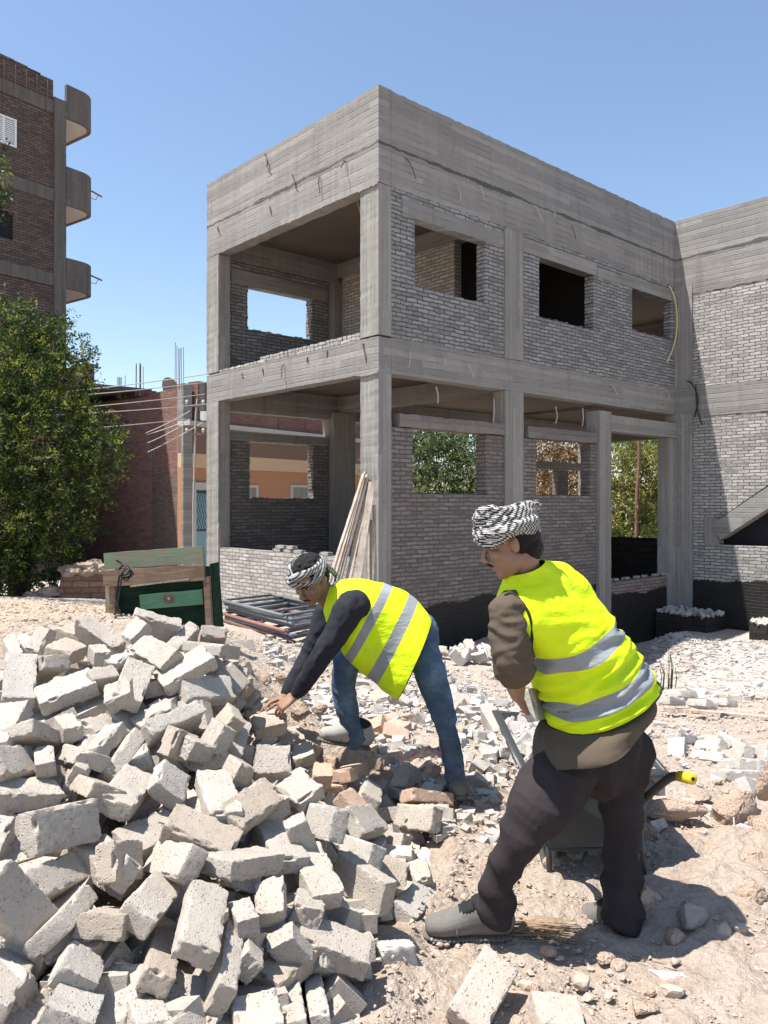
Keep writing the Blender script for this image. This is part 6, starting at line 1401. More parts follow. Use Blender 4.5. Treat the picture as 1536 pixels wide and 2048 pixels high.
# dry straw broom head by the front boot
m = MB(); rr = random.Random(8); c = P(1020, 1868, 2.95)
for k in range(80):
    a = rr.gauss(0, .10); L = rr.uniform(.12, .26); st_ = Vector((rr.uniform(-.03, .03), rr.gauss(0, .022), rr.uniform(.0, .035))); d = Vector((math.cos(a), math.sin(a)+.02, rr.uniform(-.03, .05)))
    m.tube([st_, st_+d*L*.5, st_+d*L+Vector((0, 0, -.015))], [.0016, .0015, .0008], 3)
o = m.build('straw_bundle', MT['straw']); o.location = (c.x+.02, c.y, float(soil_z([c.x], [c.y])[0])+.02); tag(o, 'bundle of dry straw lying behind the front boot', 'straw')
# weeds by the shadowed corner
m = MB()
for k in range(9):
    x, y = P(1290+rr.uniform(0, 60), 1330, 10.5)[:2]; z = float(soil_z([x], [y])[0]); h = rr.uniform(.25, .6); m.tube([(x, y, z), (x+.02, y, z+h*.6), (x+rr.uniform(-.06, .06), y, z+h)], [.008, .006, .002], 4)
tag(m.build('dry_weeds', MT['leaf_yellow']), 'few thin weed stalks growing beyond the standing worker\'s back', 'weeds', kind='stuff')
# ---------------------------------------------------------------- people
V = Vector
def ellipsoid(bm, c, ax, sub=3):
    """ax = three half-axis vectors"""
    r = bmesh.ops.create_icosphere(bm, subdivisions=sub, radius=1)
    for v in r['verts']: p = v.co.copy(); v.co = V(c)+ax[0]*p.x+ax[1]*p.y+ax[2]*p.z
def chain(bm, rings, n=18, sub=4):
    """closed tube through rings (centre, r_side, r_other, side vector or None)"""
    full = [(*r_, None)[:4] for r_ in rings]; C = catmull([list(r_[0])+[r_[1], r_[2]] for r_ in full], sub)
    sides = []
    for i in range(len(full)-1):
        for k in range(sub):
            a, b = full[i][3], full[i+1][3]; sides.append(None if a is None else a.lerp(b if b is not None else a, k/sub))
    sides.append(full[-1][3]); m = len(C); L = []; prev = None
    for i, q in enumerate(C):
        c = V(q[:3]); d = V(C[min(i+1, m-1)][:3])-V(C[max(i-1, 0)][:3]); d.normalize()
        s = sides[i] if sides[i] is not None else (prev if prev is not None else (d.cross(V((0, 1, 0))) if abs(d.y) < .9 else d.cross(V((1, 0, 0)))))
        s = (s-d*s.dot(d)).normalized(); prev = s; L.append((c, s, d.cross(s), q[3], q[4], d))
    c, s, o, a, b, d = L[0]; rr = min(a, b); pre = [(c-d*rr*.85, s, o, a*.45, b*.45, d), (c-d*rr*.5, s, o, a*.85, b*.85, d)]
    c, s, o, a, b, d = L[-1]; rr = min(a, b); post = [(c+d*rr*.5, s, o, a*.85, b*.85, d), (c+d*rr*.85, s, o, a*.45, b*.45, d)]
    L = pre+L+post; vs = []
    for c, s, o, a, b, d in L: vs.append([bm.verts.new(c+s*(a*math.cos(t))+o*(b*math.sin(t))) for t in [2*math.pi*k/n for k in range(n)]])
    for i in range(len(vs)-1):
        for k in range(n): bm.faces.new((vs[i][k], vs[i][(k+1) % n], vs[i+1][(k+1) % n], vs[i+1][k]))
    bm.faces.new(vs[0][::-1]); bm.faces.new(vs[-1])
def organic(name, bm, voxel, smooth, mat, parent, post=None, base=None):
    """fuse overlapping closed shapes into one continuous skin"""
    bmesh.ops.recalc_face_normals(bm, faces=bm.faces); me = bpy.data.meshes.new('tmp'); bm.to_mesh(me); bm.free()
    o = bpy.data.objects.new('tmp', me); COL.objects.link(o); md = o.modifiers.new('r', 'REMESH'); md.mode = 'VOXEL'; md.voxel_size = voxel
    if smooth: sm_ = o.modifiers.new('s', 'SMOOTH'); sm_.iterations = smooth; sm_.factor = .5
    dg = bpy.context.evaluated_depsgraph_get(); dg.update(); me2 = bpy.data.meshes.new_from_object(o.evaluated_get(dg)); bpy.data.objects.remove(o); bpy.data.meshes.remove(me)
    me2.name = name
    if post:
        nv = len(me2.vertices); co = np.empty(nv*3); me2.vertices.foreach_get('co', co); no = np.empty(nv*3); me2.vertices.foreach_get('normal', no); co = co.reshape(-1, 3); no = no.reshape(-1, 3)
        d = np.array([post(V(co[i])) for i in range(nv)]); co = co+no*d[:, None]; me2.vertices.foreach_set('co', co.ravel())
    if base is not None: me2.transform(Matrix.Translation(-base))
    me2.materials.clear(); o = link(name, me2, MT[mat], parent, smooth=True); return o
def folds(freq, amp, stretch=(1, 1, 1), seed=0, rid=.5):
    def f(p):
        q = V((p.x*stretch[0], p.y*stretch[1], p.z*stretch[2]))*freq+V((seed, seed*2, 0)); w_ = V((mn.noise(q*.6), mn.noise(q*.6+V((9, 0, 0))), 0))*.9
        n_ = mn.noise(q+w_); return amp*((1-rid)*n_+rid*(.5-abs(n_)*2)*.9)+amp*.35*mn.noise(q*2.7)
    return f
def fr(f, u):
    f = V(f).normalized(); u = V(u); l = u.cross(f).normalized(); u = f.cross(l).normalized(); return f, l, u
def head(bm, c, f, u, k=1.0):
    f, l, u = fr(f, u)
    def q(a, b, d): return V(c)+(f*a+l*b+u*d)*k
    def e(p, rf, rl, ru, s=3): ellipsoid(bm, q(*p), (f*rf*k, l*rl*k, u*ru*k), s)
    e((-.012, 0, .032), .094, .074, .084); e((.028, 0, -.035), .062, .060, .075); e((.062, 0, -.088), .026, .028, .022, 2); e((.0, 0, -.055), .06, .056, .045)
    e((.080, 0, .038), .016, .048, .014, 2)
    for s in (-1, 1): e((.060, s*.040, -.018), .026, .022, .024, 2); e((.070, s*.018, -.005), .018, .012, .02, 2); e((-.006, s*.074, -.004), .017, .008, .030, 2); e((-.014, s*.082, .004), .011, .006, .022, 2); e((.103, s*.012, -.028), .010, .008, .008, 2)
    chain(bm, [(q(.088, 0, .022), .008*k, .008*k), (q(.103, 0, -.002), .009*k, .010*k), (q(.112, 0, -.022), .012*k, .011*k)], 10)
    e((.090, 0, -.052), .010, .024, .006, 2); e((.088, 0, -.062), .010, .020, .0075, 2); e((.080, 0, -.055), .014, .032, .022, 2)
    return q, f, l, u
def finger(bm, b, d, n_, L, r, curl):
    pts = [b-d*.012]; cur = d.copy(); p = b.copy(); seg = (.45, .30, .25); R_ = [r*1.05]
    ax = d.cross(n_).normalized()
    for s, c in zip(seg, curl):
        cur = Matrix.Rotation(c, 3, ax) @ cur; mid = p+cur*L*s; pts += [p+cur*L*s*.5, mid]; R_ += [r*.97, r*.95]; p = mid
    chain(bm, [(q, R_[i]*(1-.05*i), R_[i]*(1-.05*i), None) for i, q in enumerate(pts)], 10, 2)
def hand(bm, w_, d, palm, thumb, curls, spread=.10, k=1.0, tcurl=.35, tout=.75):
    """w_ wrist, d towards the fingers, palm = palm normal, thumb = +1/-1 side"""
    d = V(d).normalized(); palm = V(palm); palm = (palm-d*palm.dot(d)).normalized(); s = d.cross(palm).normalized()*thumb
    chain(bm, [(w_-d*.03*k, .027*k, .020*k, s), (w_+d*.01*k, .028*k, .018*k, s), (w_+d*.05*k, .038*k, .015*k, s), (w_+d*.088*k, .039*k, .012*k, s)], 14)
    for i, (o_, L) in enumerate([(.028, .074), (.010, .082), (-.009, .076), (-.027, .060)]):
        b = w_+d*(.090-.004*abs(i-1.3))*k+s*o_*k; dd = (d+s*spread*(1.3-i)*.8).normalized(); finger(bm, b, dd, palm, L*k, .0086*k, curls[i])
    tb = w_+d*.025*k+s*.024*k; td = (d*.75+s*tout+palm*.35).normalized(); ax = td.cross(palm).normalized(); pts = [tb, tb+td*.035*k]; cur = Matrix.Rotation(tcurl, 3, ax) @ td; pts.append(pts[-1]+cur*.030*k); cur = Matrix.Rotation(tcurl, 3, ax) @ cur; pts.append(pts[-1]+cur*.024*k)
    chain(bm, [(p, r_*k, r_*k, None) for p, r_ in zip(pts, (.014, .0115, .0102, .0085))], 10, 3)
def shell(name, rings, bands, mat, parent, base, fold, n=88, sub=14, sq=2.3, thick=.004, open_=None):
    """cloth loft; rings = (centre, half-axis vector A, half-axis vector B); bands = (position, half width) in ring units"""
    A = np.array([list(c)+list(a)+list(b) for c, a, b in rings]); C = catmull(A, sub); vs = []; S = []
    for i, q in enumerate(C):
        c, a, b = V(q[:3]), V(q[3:6]), V(q[6:9]); t0 = i/sub
        for k in range(n):
            t = 2*math.pi*k/n; ct, st_ = math.cos(t), math.sin(t); w_ = (abs(ct)**sq+abs(st_)**sq)**(-1/sq)
            p = c+a*(ct*w_)+b*(st_*w_); p += (p-c).normalized()*fold(p, t0, t); vs.append((p-base)[:]); S.append(t0)
    m = len(C); fs = [(i*n+k, i*n+(k+1) % n, (i+1)*n+(k+1) % n, (i+1)*n+k) for i in range(m-1) for k in range(n)]
    me = bpy.data.meshes.new(name); me.from_pydata(vs, [], fs)
    at = me.attributes.new('band', 'FLOAT', 'POINT'); val = []
    for j, s in enumerate(S):
        k = j % n; val.append(max([.5+(hw-abs(s-b0-sl*math.sin(2*math.pi*k/n+ph)))*4 for b0, hw, sl, ph in bands] or [0]))
    at.data.foreach_set('value', np.array(val, dtype=np.float32)); o = link(name, me, MT[mat], parent, smooth=True)
    md = o.modifiers.new('t', 'SOLIDIFY'); md.thickness = thick
    return o, [V(v) for v in vs], n, m
def turban(name, c, f, u, R1, R2, parent, base, seed, z0=-.03, z1=.06, rolls=5, thick=.026, crown=True):
    bm = bmesh.new(); f, l, u = fr(f, u); rr = random.Random(seed)
    for j in range(rolls):
        ph = rr.uniform(0, 6.28); zz = z0+(z1-z0)*j/(rolls-1); ti = rr.uniform(-.022, .022); pts = []
        for k in range(25):
            a = 2*math.pi*k/24; br = 1+.06*math.sin(3*a+ph); shr = 1-.10*(j/(rolls-1))**2
            pts.append(V(c)+f*(R1*br*shr*math.cos(a))+l*(R2*br*shr*math.sin(a))+u*(zz+ti*math.sin(a+ph)+.012*math.sin(2*a+ph)))
        chain(bm, [(p, thick*(.8+.3*math.sin(i+ph)), thick*.8, None) for i, p in enumerate(pts)], 10, 2)
    if crown: ellipsoid(bm, V(c)+u*(z1-.01), (f*R1*.9, l*R2*.9, u*.035))
    return bm, f, l, u
def boot(parent, base, heel, toe, up_h, mats, k=1.0, wide=.05):
    """ankle boot from heel to toe points at sole level"""
    heel, toe = V(heel), V(toe); d = (toe-heel); L = d.length; d.normalize(); s = V((0, 0, 1)).cross(d).normalized(); u = d.cross(s).normalized()
    bm = bmesh.new(); T = lambda a, h: heel+d*L*a+u*h
    prof = [(.03, .045, .045, .030), (.14, .055, .056, .036), (.30, .062, .064, .037), (.46, .058, .058, .041), (.60, .048, .049, .046), (.76, .038, .042, .049), (.90, .032, .036, .042)]
    chain(bm, [(T(a, h+.012), w_*wide/.046*k, r_*k, s) for a, h, r_, w_ in [(p[0], p[1]*k, p[2], p[3]) for p in prof]], 18, 4)
    chain(bm, [(T(.19, .07*k), .038*k, .046*k, s), (T(.17, up_h), .040*k, .046*k, s)], 18, 3)
    o = organic('boot', bm, .005, 3, mats[0], parent, base=base)
    sm = MB(); rp = [T(.68, .0)-base+s*(.050*wide/.046*k*math.cos(t_))+u*(.030*k+.052*k*max(0, math.sin(t_)))-d*L*.05*abs(math.cos(t_)) for t_ in np.linspace(0, math.pi, 14)]; sm.tube(rp, .0032, 6); sm.build('toe_seam', MT[mats[1]], o, smooth=True)
    bm = bmesh.new(); chain(bm, [(T(a, .010*k), w_*wide/.046*k, .012*k, s) for a, w_ in [(.0, .028), (.1, .037), (.3, .036), (.5, .038), (.7, .047), (.88, .044), (.99, .026)]], 16, 4); organic('sole', bm, .004, 1, mats[1], o, base=base, post=lambda p: .0022*math.sin(p.dot(d)*2*math.pi/.016))
    bm = bmesh.new(); ellipsoid(bm, T(.50, .103*k), ((d*.9-u*.40)*.060*k, s*.036*k, (u*.9+d*.40)*.024*k)); ellipsoid(bm, T(.27, .128*k), (d*.062*k, s*.045*k, u*.03*k)); organic('laces', bm, .004, 1, mats[2], o, base=base, post=lambda p: .0016*math.sin(p.dot(d)*2*math.pi/.012))
    return o
# =============================================================== standing worker (back towards the camera)
Bs = V((.78, 2.98, 0)); M1 = empty('person', Bs, label='standing worker seen from behind, bending forward in checked turban, yellow vest and brown trousers', cat='person')
lf = V((-.66, -.75, 0)); fw = V((-.75, .66, 0))
sh = P(1100, 1190, 2.93); hips = P(1210, 1470, 3.02)
body = bmesh.new()
hd_c = P(1023, 1088, 2.86)
qh, hf, hl_, hu = head(body, hd_c, (-.93, .10, -.34), (-.36, .05, .93), 1.0)
chain(body, [(qh(-.03, 0, -.06), .049, .055, None), (P(1052, 1142, 2.89), .054, .060, None), (P(1072, 1172, 2.91), .075, .075, None)], 16)
chain(body, [(P(1080, 1180, 2.92), .08, .07, lf), (P(1100, 1215, 2.93), .14, .09, lf), (P(1145, 1290, 2.97), .15, .11, lf), (P(1185, 1390, 3.0), .12, .09, lf), (hips, .12, .09, lf)], 24)
elL, wrL = P(1024, 1330, 2.74), P(1035, 1390, 2.93)
shL = P(1016, 1226, 2.78); shR = P(1140, 1222, 3.08); elR, wrR = P(1125, 1330, 3.28), P(1098, 1385, 3.12)
chain(body, [(shL, .042, .042), (elL, .034, .034), (elL.lerp(wrL, .25), .040, .042), (elL.lerp(wrL, .5), .040, .040), (wrL, .026, .03)], 14)
chain(body, [(shR, .042, .042), (elR, .036, .036), (elR.lerp(wrR, .35), .042, .042), (wrR, .026, .03)], 14)
blk_c = P(1066, 1408, 3.02)
hand(body, wrL, (P(1052, 1425, 3.0)-wrL), V((.9, .35, .1)), -1, [(.25, .5, .4), (.35, .5, .4), (.4, .6, .4), (.5, .6, .4)], tout=.5)
hand(body, wrR, (P(1080, 1412, 3.06)-wrR), V((-.9, -.1, .1)), 1, [(.3, .5, .4), (.35, .5, .4), (.4, .6, .4), (.5, .6, .4)], tout=.5)
hipL, hipR = P(1150, 1490, 2.95), P(1250, 1490, 3.12); knL, knR = P(1046, 1665, 2.82), P(1238, 1680, 3.08); anL, anR = P(992, 1812, 2.91), P(1245, 1838, 3.02)
LEG_L = [((1158, 1500, 3.02), .11, .11), ((1098, 1585, 2.87), .122, .115), ((1052, 1655, 2.82), .088, .085), ((1026, 1705, 2.83), .068, .066), ((1001, 1750, 2.86), .054, .056), ((990, 1790, 2.89), .062, .066), ((994, 1815, 2.91), .074, .080)]
LEG_R = [((1245, 1500, 3.10), .12, .115), ((1240, 1590, 3.10), .088, .086), ((1246, 1680, 3.08), .073, .072), ((1244, 1760, 3.05), .070, .070), ((1248, 1832, 3.01), .080, .082)]
def inner(bm, pts, k=.5, cap=.05): chain(bm, [(P(*a), min(cap, r1*k), min(cap, r2*k), None) for a, r1, r2 in pts], 12)
inner(body, LEG_L); inner(body, LEG_R)
body_o = organic('body', body, .0045, 2, 'skin', M1, base=Bs)
# eyes, brow, moustache, hair
for s in (-1, 1):
    bm = bmesh.new(); ellipsoid(bm, qh(.0695, s*.029, .010), (hf*.010, hl_*.012, hu*.005)); e_ = organic('eye', bm, .0025, 1, 'eye', M1, base=Bs)
    bm = bmesh.new(); ellipsoid(bm, qh(.078, s*.029, .009), (hf*.004, hl_*.006, hu*.006), 2); organic('pupil', bm, .0015, 0, 'pupil', e_, base=Bs)
    bm = bmesh.new(); chain(bm, [(qh(.092, s*.014, .030), .003, .004), (qh(.090, s*.030, .034), .004, .005), (qh(.078, s*.048, .028), .002, .003)], 8); organic('eyebrow', bm, .002, 0, 'hair', M1, base=Bs)
bm = bmesh.new(); chain(bm, [(qh(.090, -.028, -.052), .003, .004), (qh(.103, 0, -.043), .005, .006), (qh(.090, .028, -.052), .003, .004)], 8); organic('moustache', bm, .002, 0, 'hair', M1, base=Bs)
bm = bmesh.new(); ellipsoid(bm, qh(.091, 0, -.059), (hf*.011, hl_*.020, hu*.006), 2); organic('lips', bm, .002, 1, 'lips', M1, base=Bs)
bm = bmesh.new(); ellipsoid(bm, qh(-.030, 0, .020), (hf*.083, hl_*.080, hu*.080)); ellipsoid(bm, qh(-.062, 0, -.03), (hf*.042, hl_*.062, hu*.055)); organic('hair', bm, .004, 1, 'hair', M1, base=Bs, post=lambda p: .0025*mn.noise(p*90))
tb_c = P(1010, 1049, 2.86)
bm, tf, tl_, tu = turban('scarf', tb_c, (-.98, .05, -.12), (-.14, 0, .99), .100, .090, M1, Bs, 5, -.032, .040, 5, .025)
rr = random.Random(12)
chain(bm, [(P(1035, 1035, 2.82), .022, .02), (P(1050, 1018, 2.82), .026, .022), (P(1062, 1010, 2.84), .02, .016), (P(1074, 1016, 2.85), .011, .009)], 10)
chain(bm, [(P(955, 1060, 2.86), .02, .018), (P(972, 1030, 2.80), .024, .022), (P(985, 1020, 2.80), .02, .016), (P(1005, 1030, 2.78), .015, .02)], 10)
chain(bm, [(P(950, 1070, 2.85), .013, .012), (P(1010, 1062, 2.74), .020, .022), (P(1068, 1040, 2.80), .02, .022)], 10)
sc1 = organic('scarf', bm, .0045, 1, 'scarf', M1, base=Bs, post=lambda p: .004*mn.noise(V((p.x*30, p.y*30, p.z*75)))+.0022*mn.noise(p*110))
m = MB()
for k in range(26):
    a = P(1072+rr.uniform(-6, 3), 1013+rr.uniform(-8, 8), 2.85); b = a+V((rr.uniform(.004, .022), rr.uniform(-.01, .01), rr.uniform(-.016, .012))); m.tube([(a-Bs), (b-Bs)], [.0017, .0006], 4)
m.build('fringe', MT['scarf'], sc1)
# shirt: sleeves and tail
bm = bmesh.new()
chain(bm, [(P(1075, 1215, 2.90), .075, .08, None), (shL.lerp(P(1080, 1205, 2.90), .25), .072, .078, None), (shL, .064, .070, None), (shL.lerp(elL, .5), .069, .068, None), (P(1026, 1325, 2.75), .066, .062, None)], 20)
chain(bm, [(P(1028, 1320, 2.755), .073, .068, None), (P(1030, 1336, 2.775), .074, .069, None)], 20, 3)
chain(bm, [(P(1120, 1215, 2.98), .075, .08, None), (shR, .068, .07, None), (shR.lerp(elR, .5), .072, .07, None), (elR, .066, .062, None)], 20)
chain(bm, [(P(1056, 1150, 2.89), .058, .062, lf), (P(1085, 1195, 2.92), .10, .075, lf), (P(1105, 1230, 2.94), .14, .09, lf), (P(1145, 1310, 2.97), .15, .115, lf), (P(1190, 1400, 3.0), .19, .15, lf)], 28)
shirt = organic('shirt', bm, .006, 3, 'olive', M1, base=Bs, post=folds(10, .013, (1, 1, 1.9), 3, .85))
def fold1(p, t, a): return .007*mn.noise(V((p.x*6, p.y*6, p.z*11)))+.004*(.5-abs(mn.noise(V((p.x*9+3, p.y*9, p.z*16)))*2))
def AX(rs_, rf, tilt=0): return (lf*rs_+V((0, 0, 0)), fw*rf+V((0, 0, -tilt)))
spd = (hips-sh).normalized()
def ringM1(px, py, Y, rs_, rf, tl=.25):
    # ring plane perpendicular to the spine
    a = lf*rs_; a = a-spd*a.dot(spd)*.9; b = fw*rf; b = b-spd*b.dot(spd)*.9; return (P(px, py, Y), a.normalized()*rs_, b.normalized()*rf)
shell('shirt_tail', [ringM1(1182, 1375, 3.0, .15, .14), ringM1(1194, 1402, 3.0, .19, .175), ringM1(1190, 1422, 3.0, .248, .215), ringM1(1187, 1440, 3.0, .272, .222), ringM1(1184, 1455, 3.0, .280, .222)], [], 'olive', M1, Bs, lambda p, t, a: .010*math.sin(a*5+t*1.4)*(t/4)+.006*mn.noise(V((p.x*9, p.y*9, p.z*5))), sq=2.2)
# trousers
bm = bmesh.new()
chain(bm, [(P(1200, 1420, 3.0), .14, .11, lf), (P(1208, 1480, 3.04), .165, .13, lf), (P(1205, 1530, 3.05), .155, .13, lf)], 26)
def leg(pts): chain(bm, [(P(*a), r1, r2, None) for a, r1, r2 in pts], 22)
leg(LEG_L)
leg(LEG_R)
def tf_(p):
    z = p.z; return .013*(.5-abs(mn.noise(V((p.x*8+p.z*5, p.y*8, p.z*4-p.x*3))))*2)+.010*(.4-abs(mn.noise(V((p.x*4+2, p.y*4, p.z*14+p.x*10))))*2)*max(.35, 1-abs(z-.42)/.25)+.007*math.sin(p.z*60+p.x*35+4*mn.noise(p*7))*max(0, min(1, (.38-z)/.2))
organic('trousers', bm, .006, 3, 'trouser', M1, base=Bs, post=tf_)
# vest
rv = [ringM1(1050, 1134, 2.885, .072, .078), ringM1(1057, 1148, 2.90, .120, .092), ringM1(1067, 1168, 2.91, .195, .112), ringM1(1086, 1202, 2.93, .236, .135), ringM1(1114, 1246, 2.95, .212, .160), ringM1(1145, 1290, 2.97, .190, .178), ringM1(1168, 1335, 2.99, .200, .190), ringM1(1192, 1378, 3.0, .214, .198), ringM1(1204, 1404, 3.01, .226, .208)]
vest, vv, n_, m_ = shell('vest', rv, [(4.85, .30, 0, 0), (6.7, .36, 0, 0)], 'vest', M1, Bs, lambda p, t, a: fold1(p, t, a)+(.026*(.5-abs(mn.noise(V((p.x*4+p.z*3, p.y*4, p.z*24-p.x*9))))*2) if t > 4.3 else .003)*min(1, max(0, (t-3.8)))*(1 if t < 7.6 else .5), thick=.004)
m = MB(); m.tube(vv[(m_-1)*n_:m_*n_:2], .0055, 6, closed=True); m.build('hem_binding', MT['piping'], vest, smooth=True)
from mathutils.bvhtree import BVHTree
bt = BVHTree.FromPolygons([v[:] for v in vv], [(i*n_+k, i*n_+(k+1) % n_, (i+1)*n_+(k+1) % n_, (i+1)*n_+k) for i in range(m_-1) for k in range(n_)])
bt2 = BVHTree.FromPolygons([v.co[:] for v in shirt.data.vertices], [tuple(p.vertices) for p in shirt.data.polygons])
ar = []
for px, py in [(1002, 1164), (1020, 1178), (1040, 1200), (1056, 1232), (1065, 1262), (1068, 1295), (1062, 1315)]:
    q = P(px, py, 2.76)-Bs; a1 = bt.find_nearest(q)[0]; a2 = bt2.find_nearest(q)[0]; ar.append(a1 if a1.y < a2.y else a2)
m = MB(); m.tube(catmull([p[:] for p in ar], 6), .0055, 6); m.build('armhole_binding', MT['piping'], vest, smooth=True)
# armhole: dark sleeve cap breaks through the vest; binding ring round it
def armring(c, axis, r1, r2, up):
    axis = V(axis).normalized(); a = (V(up)-axis*V(up).dot(axis)).normalized(); b = axis.cross(a); return [V(c)-Bs+a*(r1*math.cos(t))+b*(r2*math.sin(t)) for t in np.linspace(0, 2*math.pi, 28, endpoint=False)]
boot(M1, Bs, P(1018, 1876, 2.93), P(850, 1872, 2.93)+V((0, .0, -.005)), .14, ('boot', 'boot_sole', 'boot_dark'), 1.02, .050)
boot(M1, Bs, P(1272, 1882, 3.0), P(1172, 1846, 3.19), .14, ('boot', 'boot_sole', 'boot_dark'), 1.0, .050)
hb_ = bpy.data.objects.new('concrete_block', HF[2]); COL.objects.link(hb_); hb_.location = blk_c+V((.012, .0, 0)); hb_.rotation_euler = (R(72), R(8), R(58)); hb_.scale = (1.0, .95, .8); hb_.color = (.46, .43, .39, 1); tag(hb_, 'broken grey block held in the hands of the standing worker', 'block')
# =============================================================== bending worker
Bq = V((.25, 4.1, .1)); M2 = empty('person', Bq, label='bending worker reaching into the block pile, checked headband, yellow vest and blue jeans', cat='person')
body = bmesh.new(); hc2 = P(622, 1160, 4.0)
qh, hf, hl_, hu = head(body, hc2, (-.42, -.66, -.60), (-.30, -.45, .80), 1.0)
chain(body, [(qh(-.03, 0, -.05), .052, .058, None), (P(655, 1195, 4.08), .058, .062, None), (P(680, 1205, 4.1), .07, .07, None)], 16)
sv = V((0, 1, 0))
chain(body, [(P(682, 1205, 4.1), .10, .075, sv), (P(715, 1208, 4.1), .16, .10, sv), (P(770, 1225, 4.1), .12, .08, sv), (P(800, 1246, 4.1), .08, .06, sv), (P(830, 1262, 4.1), .06, .05, sv)], 22)
sN, eN, wN = P(705, 1212, 3.93), P(648, 1305, 3.88), P(592, 1390, 3.93); sF, eF, wF = P(665, 1218, 4.27), P(620, 1310, 4.26), P(572, 1392, 4.16)
for s_, e_, w_ in ((sN, eN, wN), (sF, eF, wF)): chain(body, [(s_, .045, .045), (e_, .034, .034), (e_.lerp(w_, .35), .034, .034), (w_, .027, .030)], 14)
hand(body, wN, P(540, 1428, 3.90)-wN, V((-.2, .25, -.95)), -1, [(.05, .1, .1), (.5, .6, .4), (.6, .7, .4), (.7, .7, .4)], spread=.25, tout=.5, k=1.02)
hand(body, wF, P(520, 1412, 4.08)-wF, V((0, -.3, -.95)), 1, [(.15, .3, .2), (.2, .3, .2), (.3, .4, .3), (.4, .4, .3)], spread=.2, k=1.0)
hpN, hpF = P(838, 1275, 4.07), P(822, 1275, 4.2); kN, kF = P(884, 1412, 4.02), P(700, 1318, 4.12); aN, aF = P(912, 1560, 4.08), P(712, 1470, 4.18)
LEG_N = [((838, 1272, 4.06), .088, .09), ((856, 1335, 4.0), .078, .080), ((880, 1405, 4.01), .066, .066), ((900, 1490, 4.05), .050, .050), ((910, 1552, 4.08), .056, .056)]
LEG_F = [((828, 1272, 4.18), .11, .11), ((762, 1290, 4.16), .098, .1), ((700, 1312, 4.12), .074, .076), ((688, 1380, 4.14), .062, .064), ((702, 1445, 4.17), .057, .060), ((710, 1478, 4.18), .060, .062)]
inner(body, LEG_N); inner(body, LEG_F)
organic('body', body, .0045, 2, 'skin2', M2, base=Bq)
for s in (-1, 1):
    bm = bmesh.new(); ellipsoid(bm, qh(.0695, s*.029, .010), (hf*.011, hl_*.013, hu*.006)); e_ = organic('eye', bm, .0025, 1, 'eye', M2, base=Bq)
    bm = bmesh.new(); ellipsoid(bm, qh(.078, s*.029, .009), (hf*.004, hl_*.006, hu*.0055), 2); organic('pupil', bm, .0015, 0, 'pupil', e_, base=Bq)
    bm = bmesh.new(); chain(bm, [(qh(.092, s*.013, .028), .003, .004), (qh(.090, s*.030, .033), .0045, .005), (qh(.078, s*.048, .026), .002, .003)], 8); organic('eyebrow', bm, .002, 0, 'hair', M2, base=Bq)
bm = bmesh.new(); chain(bm, [(qh(.091, -.026, -.050), .003, .003), (qh(.102, 0, -.044), .004, .004), (qh(.091, .026, -.050), .003, .003)], 8); organic('moustache', bm, .002, 0, 'hair', M2, base=Bq)
bm = bmesh.new(); ellipsoid(bm, qh(.091, 0, -.060), (hf*.010, hl_*.021, hu*.0065), 2); organic('lips', bm, .002, 1, 'lips', M2, base=Bq)
bm = bmesh.new(); ellipsoid(bm, qh(-.022, 0, .052), (hf*.090, hl_*.082, hu*.080)); ellipsoid(bm, qh(-.05, 0, .0), (hf*.06, hl_*.074, hu*.07)); organic('hair', bm, .004, 1, 'hair', M2, base=Bq, post=lambda p: .007*mn.noise(p*60)+.004*mn.noise(p*140))
bm, *_ = turban('headband', qh(.0, 0, .062), (-.42, -.66, -.50), (-.26, -.40, .86), .100, .086, M2, Bq, 9, -.012, .026, 3, .019, crown=False)
sc2 = organic('headband', bm, .004, 1, 'scarf', M2, base=Bq, post=lambda p: .003*mn.noise(V((p.x*40, p.y*40, p.z*80))))
bm = bmesh.new(); chain(bm, [(qh(-.075, .04, .05), .018, .014), (P(672, 1150, 4.08), .014, .012), (P(668, 1172, 4.02), .008, .010)], 10); organic('scarf_tail', bm, .003, 1, 'scarf', sc2, base=Bq)
# jersey
bm = bmesh.new()
for s_, e_, w_, c0 in ((sN, eN, wN, P(724, 1222, 4.02)), (sF, eF, wF, P(720, 1210, 4.2))):
    chain(bm, [(c0, .070, .070, None), (s_, .078, .080, None), (s_.lerp(e_, .5), .066, .066, None), (e_, .055, .056, None), (e_.lerp(w_, .5), .048, .048, None), (w_.lerp(e_, .10), .040, .040, None)], 20)
chain(bm, [(P(676, 1203, 4.1), .08, .06, sv), (P(712, 1210, 4.1), .165, .10, sv), (P(770, 1228, 4.1), .15, .10, sv), (P(822, 1248, 4.1), .14, .10, sv)], 24)
organic('jersey', bm, .0055, 3, 'navy', M2, base=Bq, post=folds(9, .007, (1.6, 1, 1.2), 6, .8))
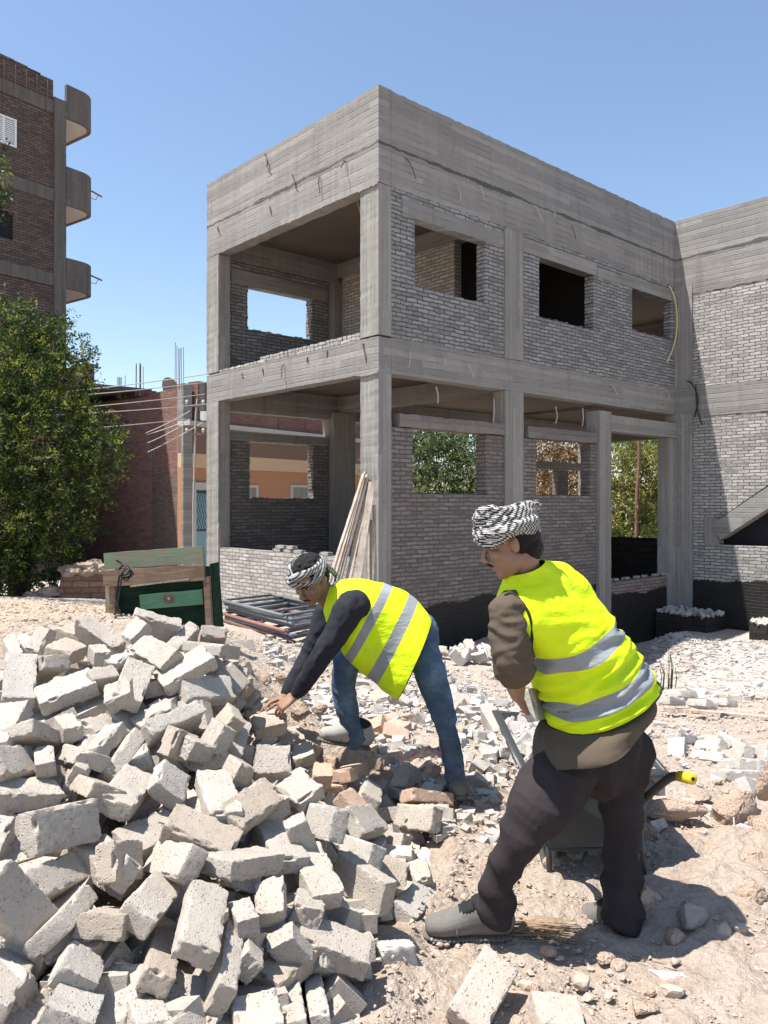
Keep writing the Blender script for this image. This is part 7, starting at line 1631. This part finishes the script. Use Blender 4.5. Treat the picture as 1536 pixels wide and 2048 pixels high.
# jeans
bm = bmesh.new()
def leg(pts): chain(bm, [(P(*a), r1, r2, None) for a, r1, r2 in pts], 22)
chain(bm, [(P(815, 1252, 4.1), .12, .08, sv), (P(836, 1264, 4.1), .145, .105, sv), (P(845, 1280, 4.1), .12, .09, sv)], 24)
leg(LEG_N)
leg(LEG_F)
organic('jeans', bm, .0055, 3, 'denim', M2, base=Bq, post=lambda p: .007*mn.noise(V((p.x*8, p.y*8, p.z*14+p.x*8)))+.008*(.5-abs(mn.noise(V((p.x*5, p.y*5, p.z*17+p.x*9))))*2))
def rq(t, b, Y, ry):
    a, c = P(*t, Y), P(*b, Y); return ((a+c)/2, (a-c)/2, V((0, ry, 0)))
rv = [rq((662, 1170), (648, 1222), 4.08, .075), rq((684, 1162), (655, 1240), 4.09, .13), rq((712, 1160), (668, 1272), 4.1, .185), rq((745, 1164), (680, 1296), 4.1, .188), rq((776, 1171), (694, 1318), 4.1, .185), rq((806, 1183), (722, 1340), 4.1, .182), rq((832, 1201), (750, 1362), 4.09, .178), rq((852, 1224), (775, 1386), 4.07, .188), rq((861, 1240), (792, 1394), 4.06, .192)]
vest, vv, n_, m_ = shell('vest', rv, [(4.0, .30, 0, 0), (5.75, .36, 0, 0)], 'vest', M2, Bq, lambda p, t, a: .006*mn.noise(V((p.x*9, p.y*6, p.z*7)))+.007*(.5-abs(mn.noise(V((p.x*14+p.z*5, p.y*5, p.z*5))))*2), sq=2.15)
m = MB(); m.tube(vv[(m_-1)*n_:m_*n_:2], .004, 6, closed=True); m.build('hem_binding', MT['piping'], vest, smooth=True)
boot(M2, Bq, P(905, 1572, 4.22)+V((0, 0, 0)), P(922, 1600, 3.98), .10, ('boot', 'boot_sole', 'boot_dark'), .98, .048)
boot(M2, Bq, P(735, 1500, 4.20), P(637, 1482, 4.1)+V((0, 0, .0)), .11, ('boot_toe', 'boot_sole', 'boot_dark'), .98, .046)
hb_ = bpy.data.objects.new('concrete_block', HF[0]); COL.objects.link(hb_); hb_.location = P(540, 1448, 3.93); hb_.rotation_euler = (R(20), R(-8), R(20)); hb_.scale = (1.15, 1.0, 1.1); hb_.color = (.44, .37, .30, 1); tag(hb_, 'tan block being lifted by the hands of the bending worker', 'block')
